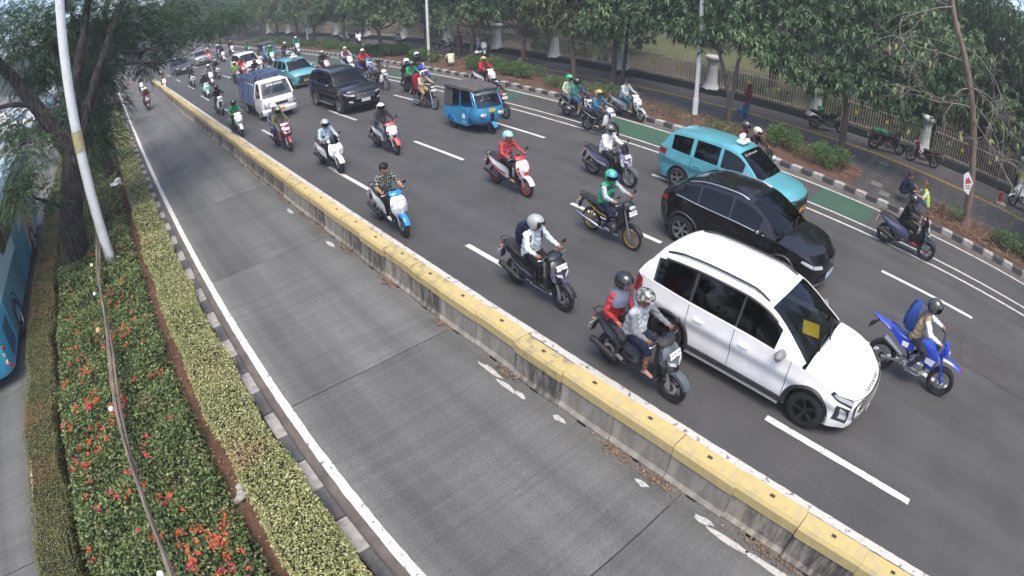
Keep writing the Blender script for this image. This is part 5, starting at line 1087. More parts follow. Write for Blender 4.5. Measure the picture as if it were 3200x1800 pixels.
    k.part('truck_bed', MB().box((0, .78, .62), (1.70, 2.7, .1), bev=.01), 'truck_bed')
    m = MB()
    for sd in (-1, 1):
        for y in np.linspace(-.52, 2.08, 9): m.tube([(sd*.83, y, .66), (sd*.83, y, 1.95)], .024, 5)
        for z in (.8, 1.95): m.tube([(sd*.83, -.52, z), (sd*.83, 2.08, z)], .026, 5)
    for y in (-.52, 2.08):
        m.tube([(-.83, y, 1.95), (.83, y, 1.95)], .026, 5)
        for x in (-.4, 0, .4): m.tube([(x, y, .66), (x, y, 1.95)], .022, 5)
    for y in np.linspace(-.1, 1.7, 5): m.tube([(-.83, y, 1.95), (0, y, 2.03), (.83, y, 1.95)], .022, 5)
    for x in (-.4, 0, .4): m.tube([(x, -.52, 1.99), (x, 2.08, 1.99)], .02, 5)
    m.tube([(-.72, -.58, 1.3), (-.72, -.58, 2.0), (-.6, -.58, 2.08), (.6, -.58, 2.08), (.72, -.58, 2.0), (.72, -.58, 1.3)], .028, 6)
    k.part('cage', m, 'cage_blue')
    m = MB()
    for sd in (-1, 1):
        for q in range(6): m.box((sd*.79, -.32+q*.43, 1.18), (.02, .17, .86), bev=.004)
    k.part('cage_panels', m, 'blue_tarp')
    return k
KTR = truck_kit()

# ---- three-wheeled auto rickshaw
pm('canvas_black', (.05, .05, .052), .9, c2=(.085, .085, .085), vs=4, bump=.5, bs=12)
def bajaj_kit():
    k = Kit(); W = .64
    def sec(y, z0, z1, w0, w1): return [(-w0, y, z0), (-w1, y, z1), (w1, y, z1), (w0, y, z0)]
    # rear tub
    k.part('tub', MB().loft([[(-W, y, z0), (-W-.01, y, .62), (-W+.01, y, z1), (W-.01, y, z1), (W+.01, y, .62), (W, y, z0)] for y, z0, z1 in ((-.35, .26, .42), (0.02, .26, .42), (.12, .26, .80), (.9, .30, .82), (1.22, .42, .80))]), 'body')
    for sd in (-1, 1):
        k.part('door', MB().box((sd*(W-.0), -.16, .62), (.03, .52, .66), bev=.01), 'body')
        i = k.part('side_emblem', MB().lathe([(.001, 0), (.10, 0), (.10, .006), (.001, .006)], 16, 'x', (sd*(W+.017)-(.006 if sd < 0 else 0)*0, -.16, .62)), 'ink_white')
        for z in (.42, .5, .58): k.part('side_rib', MB().box((sd*(W+.015), .55, z), (.02, .62, .025), bev=.006), 'body')
        k.part('rear_fender', MB().loft([[(sd*(W-.1), .62+r*math.cos(a), .24+r*math.sin(a)), (sd*(W+.05), .62+r*math.cos(a), .24+r*math.sin(a))] for r in (.29,) for a in np.linspace(.1, 3.05, 10)], False), 'body')
        wheel_kit(k, .215, .11, sd*(W+.0), .62, 'trim_dark', 5, sd)
        for y0, x0, y1, x1, z0 in ((-.72, .58, -.42, .54, .98), (.12, .62, .12, .56, .8), (1.2, .6, 1.16, .54, .78)):
            k.part('roof_post', MB().tube([(sd*x0, y0, z0), (sd*x1, y1, 1.62)], .02, 6), 'body')
        k.part('side_curtain', MB().loft([[(sd*.625, y, .83), (sd*.60, y, 1.2), (sd*.565, y, 1.6)] for y in (.62, .8, 1.0, 1.18)], False), 'canvas_black')
        k.part('headlight', MB().box((sd*.37, -1.005, .74), (.24, .05, .13), bev=.03), 'lamp_clear'); k.part('indicator', MB().box((sd*.46, -.985, .74), (.08, .05, .1), bev=.015), 'lamp_amber')
    # front shell: narrows to the single front wheel
    def ring(z, yf, w_): return [(-w_, -.36, z), (-w_, -.75, z), (-w_*.82, yf+.09, z), (-w_*.45, yf, z), (w_*.45, yf, z), (w_*.82, yf+.09, z), (w_, -.75, z), (w_, -.36, z)]
    k.part('front_shell', MB().loft([ring(.30, -.80, .34), ring(.40, -.92, .52), ring(.58, -.99, .62), ring(.82, -.99, .63), ring(.98, -.93, .61)]), 'body')
    k.part('windshield', MB().loft([[(-.55, -.82, .99), (-.3, -.92, .99), (.3, -.92, .99), (.55, -.82, .99)], [(-.51, -.54, 1.52), (-.28, -.60, 1.53), (.28, -.60, 1.53), (.51, -.54, 1.52)]], False), 'glass_clear')
    m = MB().tube([(-.55, -.83, .98), (-.52, -.53, 1.55), (-.28, -.6, 1.57), (.28, -.6, 1.57), (.52, -.53, 1.55), (.55, -.83, .98)], .028, 6); k.part('windshield_frame', m, 'body')
    k.part('visor_strip', MB().loft([[(-.5, -.55, 1.50), (-.28, -.61, 1.51), (.28, -.61, 1.51), (.5, -.55, 1.50)], [(-.515, -.58, 1.41), (-.29, -.66, 1.42), (.29, -.66, 1.42), (.515, -.58, 1.41)]], False), 'ink_white')
    k.part('roof', MB().loft([[(-w_, y, 1.58), (-w_*.96, y, z), (-w_*.5, y, z+.05), (w_*.5, y, z+.05), (w_*.96, y, z), (w_, y, 1.58)] for y, w_, z in ((-.66, .5, 1.60), (-.5, .58, 1.66), (.1, .62, 1.69), (.8, .62, 1.68), (1.2, .58, 1.62))]), 'canvas_black')
    k.part('rear_curtain', MB().loft([[(-.6, 1.22, .8), (0, 1.24, .8), (.6, 1.22, .8)], [(-.55, 1.2, 1.6), (0, 1.22, 1.62), (.55, 1.2, 1.6)]], False), 'canvas_black')
    k.part('front_grille', MB().box((0, -1.005, .62), (.16, .03, .3), bev=.01), 'void')
    k.part('number_plate', MB().box((0, -.995, .88), (.26, .02, .11), bev=.004), 'plate_yellow')
    k.part('fork', MB().tube([(0, -.86, .42), (0, -.95, .22)], .04, 6).tube([(-.09, -.84, .40), (-.09, -.95, .2)], .02, 5), 'plastic_black')
    wheel_kit(k, .20, .10, .05, -.96, 'trim_dark', 5, 1, 'front_wheel')
    k.part('front_fender', MB().loft([[(sd*.085, -.96+.245*math.cos(a), .22+.245*math.sin(a)) for sd in (-1, -.6, .6, 1)] for a in np.linspace(.15, 2.9, 10)], False), 'body')
    k.part('seat', MB().box((0, -.1, .62), (.5, .3, .12), bev=.04).box((0, .75, .66), (1.1, .45, .14), bev=.05).box((0, 1.02, .95), (1.1, .12, .5), bev=.05), 'seat_dark')
    k.part('handlebar', MB().tube([(-.3, -.5, .98), (0, -.6, .96), (.3, -.5, .98)], .018, 6), 'plastic_black')
    tm = text_mesh('14.94', .1, .001); tm.transform(Matrix.Translation((-.657, -.16, .40)) @ Matrix.Rotation(R(-90), 4, 'Z') @ Matrix.Rotation(R(90), 4, 'X')); k.part('door_number', tm, 'ink_white')
    return k
KBJ = bajaj_kit()

# ---- city bus (rear part in view)
paint('bus_cyan', (.03, .34, .52), .3); pm('bus_pale', (.50, .60, .62), .35, c2=(.36, .52, .58), vs=.7, coat=.4); pm('bus_dark_teal', (.03, .16, .22), .35, c2=(.10, .30, .36), vs=1.2, coat=.4); pm('mesh_blue', (.03, .08, .14), .6)
pm('bus_tan', (.45, .32, .24), .4, c2=(.6, .45, .33), vs=1.5)
def bus(x_right, y_rear):
    r = empty('city_bus', (x_right-1.25, y_rear, 0), 0, 'cyan and pale patterned city bus passing at the left edge', 'bus')
    W, Lb, Hb = 1.25, 11.5, 3.2
    def out(z, w_, y0): return [(-w_, y0+.28, z), (-w_+.1, y0+.08, z), (-w_+.3, y0, z), (w_-.3, y0, z), (w_-.1, y0+.08, z), (w_, y0+.28, z), (w_, Lb, z), (-w_, Lb, z)]
    b = MB().loft([out(.32, W-.05, .10), out(.45, W, .03), out(1.1, W, 0), out(1.45, W, .02)]); obj('lower_body', b, 'bus_cyan', r)
    b = MB().loft([out(1.452, W-.002, .021), out(2.2, W-.005, .08), out(3.0, W-.03, .2), out(3.2, W-.16, .35)]); obj('upper_body', b, 'bus_pale', r)
    obj('skirt_panel', MB().box((W+.004, 3.2, .92), (.012, 3.4, 1.04), bev=.004), 'bus_dark_teal', r)
    obj('side_panel', MB().box((W+.005, 2.4, 1.75), (.012, 1.5, .6), bev=.004), 'bus_pale', r)
    obj('side_panel', MB().box((W+.005, 5.6, 1.1), (.012, 1.2, 1.5), bev=.004), 'bus_cyan', r)
    obj('side_panel', MB().box((W+.005, 8.4, 1.3), (.012, 2.2, 1.6), bev=.004), 'bus_tan', r)
    for k_ in range(6): obj('side_window', MB().box((W-.008, 2.0+k_*1.45, 2.35), (.03, 1.36, .95), bev=.01), 'car_black', r)
    obj('engine_vent', MB().box((W+.010, .86, .85), (.02, .72, .7), bev=.01), 'mesh_blue', r)
    for y in (2.45, 8.2):
        m = MB().lathe([(.3, -.13), (.46, -.13), (.5, -.09), (.5, .09), (.46, .13), (.3, .13)], 24, 'x'); t = obj('wheel', m, 'rubber', r, (W-.10, y, .5))
        obj('rim', MB().lathe([(.31, .12), (.29, .05), (.12, .03), (.1, .10), (.001, .10)], 20, 'x'), 'alloy', t)
        obj('wheel_arch', MB().loft([[(W+o, y+rr_*math.cos(a), .5+rr_*math.sin(a)) for a in np.linspace(-.2, 3.34, 18)] for o, rr_ in ((-.25, .58), (.014, .58), (.014, .63))], False), 'void', r)
        obj('wheel_housing', MB().lathe([(.57, 0), (.001, 0)], 22, 'x', (W+.009, y, .5)), 'void', r)
    for z in (.62, .80): obj('rear_reflector', MB().box((W-.20, .10, z), (.22, .05, .1), bev=.01), 'bus_tan', r)
    for k_, z in enumerate((.5, .95)): obj('tail_light', MB().box((W-.11, .135, z), (.15, .08, .12), bev=.02), 'lamp_red', r)
    obj('rear_window', MB().box((0, .1, 2.2), (1.9, .03, .9), Matrix.Rotation(-.1, 3, 'X'), .01), 'car_black', r)
    return r
# ================================================================== motorbikes
pm('fork_steel', (.42, .42, .43), .3, .8); pm('exhaust', (.30, .30, .31), .35, .8); pm('exhaust_black', (.03, .03, .03), .45, .3); pm('engine', (.12, .12, .125), .5, .6, var=.4, vs=20)
pm('seat_vinyl', (.02, .02, .021), .6, var=.3, vs=10, bump=.3, bs=30); pm('bike_plate', (.70, .71, .72), .5); pm('gold', (.55, .38, .10), .35, .7)
for n_, c_ in dict(p_white=(.78, .78, .78), p_black=(.016, .016, .018), p_grey=(.07, .085, .10), p_blue=(.015, .22, .52), p_red=(.45, .025, .03), p_coral=(.52, .10, .09), p_mint=(.33, .60, .53), p_navy=(.02, .04, .28), p_silver=(.42, .44, .46), p_maroon=(.22, .02, .04), p_green=(.02, .20, .10), p_teal=(.02, .10, .12), p_yellow=(.6, .45, .04), p_pinkwhite=(.66, .40, .42), p_royal=(.015, .05, .42), p_purple=(.10, .09, .16)).items(): paint(n_, c_, .27)
def bwheel(k, r, wd, y, name, rim='rim', spokes=5, disc=True, rw=.72):
    ri = r*rw
    t = MB().lathe([(ri, -wd*.36), (r*.86, -wd/2), (r*.95, -wd*.40), (r, -wd*.1), (r, wd*.1), (r*.95, wd*.40), (r*.86, wd/2), (ri, wd*.36)], 26, 'x')
    i = k.part(name, t, 'rubber', None, (0, y, r), 60)
    m = MB().lathe([(ri*1.02, -wd*.36), (ri*.9, -wd*.30), (ri*.9, wd*.30), (ri*1.02, wd*.36)], 24, 'x')
    m.lathe([(.001, -wd*.5), (.045, -wd*.5), (.045, wd*.5), (.001, wd*.5)], 10, 'x')
    for q in range(spokes):
        a = 6.2832*q/spokes
        if spokes <= 8: m.loft([[(sx*wd*.13, rr_*math.cos(a+sa*da), rr_*math.sin(a+sa*da)) for sx, sa in ((-1, -1), (1, -1), (1, 1), (-1, 1))] for rr_, da in ((.03, .5), (ri*.93, .10))])
        else: m.tube([(wd*.3*(1 if q % 2 else -1), 0, 0), (0, ri*.93*math.cos(a), ri*.93*math.sin(a))], .0035, 3, False)
    k.part('rim', m, rim, i)
    if disc: k.part('brake_disc', MB().lathe([(r*.22, -wd*.45), (r*.42, -wd*.45), (r*.42, -wd*.40), (r*.22, -wd*.40)], 18, 'x', close=True), 'fork_steel', i)
def arc_fender(r, w_, y, zc, a0, a1, n=10, drop=.05):
    return MB().loft([[(-w_, y+(r-drop)*math.cos(a), zc+(r-drop)*math.sin(a)), (-w_*.8, y+r*.985*math.cos(a), zc+r*.985*math.sin(a)), (0, y+(r+.012)*math.cos(a), zc+(r+.012)*math.sin(a)), (w_*.8, y+r*.985*math.cos(a), zc+r*.985*math.sin(a)), (w_, y+(r-drop)*math.cos(a), zc+(r-drop)*math.sin(a))] for a in np.linspace(a0, a1, n)], False)
def hring(z, w_, yf, ys, yb): return [(-w_*.8, yb, z), (-w_, ys, z), (-w_*.55, yf+(ys-yf)*.3, z), (0, yf, z), (w_*.55, yf+(ys-yf)*.3, z), (w_, ys, z), (w_*.8, yb, z)]
def ysec(y, w_, z0, z1, top=.7): return [(-w_*.7, y, z0), (-w_, y, z0+(z1-z0)*.55), (-w_*top, y, z1), (w_*top, y, z1), (w_, y, z0+(z1-z0)*.55), (w_*.7, y, z0)]
def handlebars(k, y, z, wdt=.33, cover=True, mir=True, mz=.2):
    k.part('handlebar', MB().tube([(-wdt, y+.10, z), (-.12, y+.01, z+.02), (0, y, z+.02), (.12, y+.01, z+.02), (wdt, y+.10, z)], .014, 6), 'plastic_black')
    for sd in (-1, 1):
        k.part('grip', MB().tube([(sd*(wdt-.13), y+.07, z+.003), (sd*wdt, y+.10, z)], .018, 8), 'rubber')
        k.part('brake_lever', MB().tube([(sd*(wdt-.13), y+.01, z+.005), (sd*(wdt-.05), y+.0, z), (sd*wdt, y+.03, z-.005)], .007, 5), 'fork_steel')
        if mir:
            i = k.part('mirror', MB().ell((sd*(wdt-.06), y+.02, z+mz), (.062, .018, .042), 12, 8), 'plastic_black'); k.part('mirror_stalk', MB().tube([(sd*(wdt-.16), y+.05, z+.01), (sd*(wdt-.12), y+.02, z+mz*.6), (sd*(wdt-.07), y+.025, z+mz)], .006, 5), 'plastic_black', i)
def bplate(k, p, tilt=-.45, w_=.26, txt=None):
    rm = Matrix.Rotation(tilt, 3, 'X'); i = k.part('number_plate', MB().box(p, (w_, .008, .10), rm, .003), 'bike_plate')
    tm = text_mesh(txt or 'B 4137 TLS', .055, .0005); tm.transform(Matrix.Translation(Vector(p)+rm @ Vector((0, -.006, .008))) @ rm.to_4x4() @ Matrix.Rotation(R(90), 4, 'X')); k.part('plate_number', tm, 'ink_black', i)
def scooter_kit(ws=1.0, maxi=False, retro=False, txt=None):
    k = Kit(); r = .29 if maxi else .275; wd = .115 if maxi else .09; wb = .67 if maxi else .64
    bwheel(k, r, wd, -wb, 'front_wheel'); bwheel(k, r, wd*1.15, wb, 'rear_wheel')
    if retro: rings = [(.42, .07, -.47, -.44, -.42), (.55, .2, -.56, -.47, -.42), (.72, .24, -.58, -.47, -.40), (.88, .22, -.54, -.45, -.38), (.97, .12, -.48, -.42, -.36)]
    else: rings = [(.42, .05, -.50, -.47, -.44), (.53, .13, -.60, -.52, -.45), (.64, .19, -.655, -.54, -.44), (.74, .215, -.66, -.54, -.42), (.84, .20, -.61, -.51, -.40), (.93, .165, -.54, -.47, -.38), (.98, .10, -.48, -.44, -.37)]
    k.part('front_shield', MB().loft([hring(z, w_*ws, yf, ys, yb) for z, w_, yf, ys, yb in rings]), 'main', ang=25)
    k.part('leg_shield', MB().loft([[(-w_*ws, y, z), (w_*ws, y, z), (w_*ws*.9, y+.05, z), (-w_*ws*.9, y+.05, z)] for z, w_, y in ((.36, .15, -.40), (.55, .19, -.43), (.78, .2, -.40), (.95, .14, -.36))]), 'dark')
    if retro: k.part('headlight', MB().ell((0, -.50, 1.02), (.075, .05, .075), 12, 8), 'lamp_clear')
    else:
        for sd in (-1, 1):
            k.part('headlight', MB().loft([[(sd*.03*ws, -.672, .70), (sd*.13*ws, -.625, .74), (sd*.15*ws, -.60, .79), (sd*.05*ws, -.652, .76)], [(sd*.03*ws, -.64, .70), (sd*.13*ws, -.60, .74), (sd*.15*ws, -.575, .79), (sd*.05*ws, -.62, .76)]]), 'lamp_clear')
            k.part('shield_panel', MB().loft([[(sd*.15*ws, -.615, .60), (sd*.205*ws, -.55, .66), (sd*.222*ws, -.535, .80), (sd*.17*ws, -.565, .86)], [(sd*.11*ws, -.58, .60), (sd*.17*ws, -.52, .66), (sd*.18*ws, -.50, .80), (sd*.13*ws, -.53, .86)]]), 'second')
        k.part('nose_panel', MB().loft([[(-.035, -.675, .60), (.035, -.675, .60), (.075, -.655, .69), (-.075, -.655, .69)], [(-.035, -.63, .60), (.035, -.63, .60), (.075, -.62, .69), (-.075, -.62, .69)]]), 'second')
    k.part('handlebar_cover', MB().loft([hring(z, w_*ws, yf, ys, yb) for z, w_, yf, ys, yb in ((.975, .09, -.47, -.42, -.33), (1.0, .17, -.50, -.42, -.30), (1.04, .175, -.47, -.40, -.29), (1.07, .10, -.42, -.37, -.30))]), 'cap', ang=30)
    k.part('instrument', MB().box((0, -.335, 1.06), (.15, .10, .03), Matrix.Rotation(.5, 3, 'X'), .01), 'glass_dark')
    if maxi: k.part('windscreen', MB().loft([[(-.14, -.50, .95), (0, -.56, .96), (.14, -.50, .95)], [(-.15, -.45, 1.1), (0, -.50, 1.12), (.15, -.45, 1.1)], [(-.09, -.40, 1.2), (0, -.43, 1.23), (.09, -.40, 1.2)]], False), 'glass_dark')
    k.part('floorboard', MB().box((0, -.18, .33), (.30*ws, .48, .07), bev=.02), 'dark')
    if maxi: k.part('centre_tunnel', MB().loft([ysec(y, w_, .35, z1) for y, w_, z1 in ((-.42, .10, .75), (-.2, .085, .55), (.0, .10, .58), (.1, .11, .68))]), 'dark')
    k.part('side_panel', MB().loft([ysec(y, w_*ws, z0, z1, .8) for y, w_, z0, z1 in ((-.02, .10, .34, .58), (.10, .14, .36, .68), (.30, .165, .42, .725), (.55, .165, .50, .755), (.78, .12, .62, .80), (.97, .045, .73, .84))]), 'tail', ang=30)
    for sd in (-1, 1):
        k.part('accent_panel', MB().loft([[(sd*.155*ws, .05, .52), (sd*.175*ws, .35, .56), (sd*.17*ws, .62, .66), (sd*.1*ws, .9, .775)], [(sd*.155*ws, .05, .45), (sd*.176*ws, .35, .52), (sd*.171*ws, .62, .63), (sd*.11*ws, .9, .76)]], False), 'second')
        k.part('rear_indicator', MB().ell((sd*.09, .99, .72), (.02, .03, .02), 8, 5), 'lamp_amber')
    k.part('seat', MB().loft([ysec(y, w_*ws, z0, z1, .8) for y, w_, z0, z1 in ((-.02, .09, .66, .70), (.10, .13, .68, .755), (.36, .155, .72, .78), (.52, .15, .745, .80), (.60, .145, .76, .835), (.82, .10, .80, .86), (.93, .05, .83, .85))]), 'seat_vinyl')
    k.part('grab_rail', MB().tube([(-.11, .6, .80), (-.13, .85, .845), (-.07, 1.02, .875), (.07, 1.02, .875), (.13, .85, .845), (.11, .6, .80)], .013, 6), 'dark')
    k.part('tail_light', MB().box((0, .985, .775), (.14, .05, .06), Matrix.Rotation(.5, 3, 'X'), .015), 'lamp_red')
    k.part('rear_fender', MB().loft([[(-.07, .93, .72), (.07, .93, .72)], [(-.07, 1.02, .56), (.07, 1.02, .56)], [(-.06, 1.06, .42), (.06, 1.06, .42)]], False), 'plastic_black')
    k.part('rear_plate', MB().box((0, 1.045, .58), (.25, .01, .1), Matrix.Rotation(.35, 3, 'X')), 'bike_plate')
    k.part('front_fender', arc_fender(r+.045, .075*ws if not maxi else .09, -wb, r, .5, 2.75, 10), 'fender')
    k.part('fork', MB().tube([(-.075, -wb+.10, .56), (-.075, -wb, r)], .022, 6).tube([(.075, -wb+.10, .56), (.075, -wb, r)], .022, 6), 'fork_steel')
    k.part('engine', MB().box((.06, .42, .30), (.2, .5, .2), bev=.05).box((.13, .55, .29), (.05, .55, .14), bev=.04), 'engine')
    k.part('exhaust', MB().tube([(-.06, .2, .24), (-.13, .4, .24)], .02, 6).tube([(-.15, .38, .26), (-.155, .5, .29), (-.165, .92, .40), (-.165, .95, .41)], [.03, .055, .055, .035], 10), 'exh')
    k.part('heat_shield', MB().tube([(-.165, .52, .32), (-.18, .86, .41)], .045, 8, flat=.9), 'plastic_black')
    k.part('side_stand', MB().tube([(.1, .05, .26), (.16, .22, .16)], .012, 5), 'plastic_black')
    handlebars(k, -.36, 1.02, .335, mz=.2)
    bplate(k, (0, -.585, .875) if not retro else (0, -.56, .86), -.42, txt=txt)
    return k
def underbone_kit(naked=False, fair=False, txt=None):
    k = Kit(); r = .285 if not naked else .30; wb = .62 if not naked else .66; wd = .07 if not naked else .12; sp = 5
    bwheel(k, r, wd, -wb, 'front_wheel', spokes=sp, rw=.80 if not naked else .72); bwheel(k, r, wd*1.1, wb, 'rear_wheel', spokes=sp, rw=.80 if not naked else .72)
    for sd in (-1, 1):
        k.part('fork_leg', MB().tube([(sd*.085, -wb+.20, .92), (sd*.085, -wb+.07, .5), (sd*.08, -wb, r)], [.02, .024, .028], 7), 'fork_steel')
        k.part('shock_absorber', MB().tube([(sd*.12, .42, .68), (sd*.12, .55, .34)], .025, 7), 'shock')
        k.part('swingarm', MB().tube([(sd*.09, .1, .33), (sd*.09, wb, r)], .022, 6), 'plastic_black')
        k.part('side_cover', MB().loft([[(sd*.10, .0, .50), (sd*.13, .3, .52), (sd*.11, .62, .66), (sd*.06, .86, .76)], [(sd*.12, .0, .66), (sd*.14, .3, .70), (sd*.12, .62, .76), (sd*.06, .88, .80)]], False), 'main')
        k.part('side_stripe', MB().loft([[(sd*.148, .05, .60), (sd*.15, .3, .63), (sd*.13, .62, .72), (sd*.07, .86, .785)], [(sd*.148, .05, .57), (sd*.15, .3, .60), (sd*.13, .62, .70), (sd*.07, .86, .77)]], False), 'accent')
        if not naked: k.part('leg_shield', MB().loft([[(sd*.05, -.42, .86), (sd*.16, -.38, .84), (sd*.17, -.34, .80)], [(sd*.06, -.46, .66), (sd*.19, -.40, .64), (sd*.2, -.32, .62)], [(sd*.06, -.40, .46), (sd*.16, -.33, .42), (sd*.17, -.24, .42)]], False), 'second')
        k.part('foot_peg', MB().tube([(sd*.1, .08, .29), (sd*.23, .08, .29)], .014, 6), 'rubber')
        k.part('rear_indicator', MB().ell((sd*.12, .93, .74), (.02, .03, .02), 8, 5), 'lamp_amber')
    k.part('front_fender', arc_fender(r+.04, .06, -wb, r, .55, 2.7, 10), 'fender')
    k.part('frame', MB().tube([(0, -.42, .84), (0, -.2, .62), (0, .1, .5), (0, .35, .58), (0, .8, .74)], .035, 7), 'plastic_black')
    k.part('engine', MB().box((0, -.08, .34), (.24, .34, .22), Matrix.Rotation(.15, 3, 'X'), .05).lathe([(.001, -.14), (.09, -.14), (.10, -.1), (.10, .1), (.09, .14), (.001, .14)], 14, 'x', (0, .04, .33)).tube([(0, -.12, .36), (0, -.30, .40)], [.09, .07], 8), 'engine')
    k.part('exhaust', MB().tube([(-.06, -.28, .36), (-.08, -.30, .24), (-.12, .0, .22), (-.15, .3, .27)], .018, 6).tube([(-.15, .28, .27), (-.16, .36, .29), (-.18, .92, .40), (-.18, .94, .405)], [.02, .045, .042, .02], 10), 'exh')
    k.part('seat', MB().loft([ysec(y, w_, z0, z1, .85) for y, w_, z0, z1 in ((-.10, .06, .70, .73), (.05, .11, .71, .77), (.3, .13, .72, .775), (.6, .12, .76, .82), (.82, .09, .80, .85), (.92, .05, .82, .84))]), 'seat_vinyl')
    k.part('grab_rail', MB().tube([(-.1, .55, .77), (-.12, .8, .82), (-.06, .98, .85), (.06, .98, .85), (.12, .8, .82), (.1, .55, .77)], .012, 6), 'dark')
    k.part('tail_cowl', MB().loft([ysec(y, w_, z0, z1) for y, w_, z0, z1 in ((.5, .12, .66, .75), (.8, .09, .72, .79), (.97, .05, .76, .81))]), 'main')
    k.part('tail_light', MB().box((0, .98, .775), (.12, .04, .05), bev=.01), 'lamp_red')
    k.part('rear_fender', MB().loft([[(-.06, .9, .74), (.06, .9, .74)], [(-.06, 1.0, .56), (.06, 1.0, .56)], [(-.05, 1.03, .44), (.05, 1.03, .44)]], False), 'plastic_black')
    k.part('rear_plate', MB().box((0, 1.02, .60), (.24, .01, .1), Matrix.Rotation(.3, 3, 'X')), 'bike_plate')
    if naked:
        k.part('tank', MB().loft([ysec(y, w_, z0, z1, .6) for y, w_, z0, z1 in ((-.38, .10, .70, .84), (-.25, .155, .66, .90), (-.05, .15, .66, .88), (.06, .08, .68, .76))]), 'main')
    else: k.part('front_body', MB().loft([hring(z, w_, yf, ys, yb) for z, w_, yf, ys, yb in ((.55, .06, -.45, -.40, -.30), (.70, .10, -.47, -.41, -.28), (.86, .10, -.45, -.40, -.30), (.93, .06, -.42, -.38, -.32))]), 'main')
    if fair:
        k.part('fairing', MB().loft([hring(z, w_, yf, ys, yb) for z, w_, yf, ys, yb in ((.42, .10, -.36, -.30, -.12), (.62, .20, -.52, -.38, -.2), (.80, .21, -.64, -.46, -.28), (.93, .17, -.62, -.46, -.34), (1.0, .10, -.54, -.44, -.38))]), 'main', ang=30)
        k.part('windscreen', MB().loft([[(-.10, -.55, .97), (0, -.6, .98), (.10, -.55, .97)], [(-.08, -.46, 1.1), (0, -.49, 1.13), (.08, -.46, 1.1)]], False), 'glass_dark')
        for sd in (-1, 1): k.part('headlight', MB().ell((sd*.08, -.615, .86), (.06, .03, .035), 10, 6), 'lamp_clear')
        hz = .98
    else:
        k.part('headlight_cowl', MB().loft([hring(z, w_, yf, ys, yb) for z, w_, yf, ys, yb in ((.88, .09, -.56, -.48, -.38), (.96, .15, -.58, -.49, -.36), (1.04, .14, -.54, -.46, -.34), (1.08, .08, -.48, -.42, -.36))]), 'second', ang=30)
        k.part('headlight', MB().ell((0, -.57, .98), (.10, .035, .05), 12, 8), 'lamp_clear'); hz = 1.05
    handlebars(k, -.40, hz, .33, mz=.19)
    bplate(k, (0, -.60, .86) if not fair else (0, -.62, .70), -.35, txt=txt)
    return k
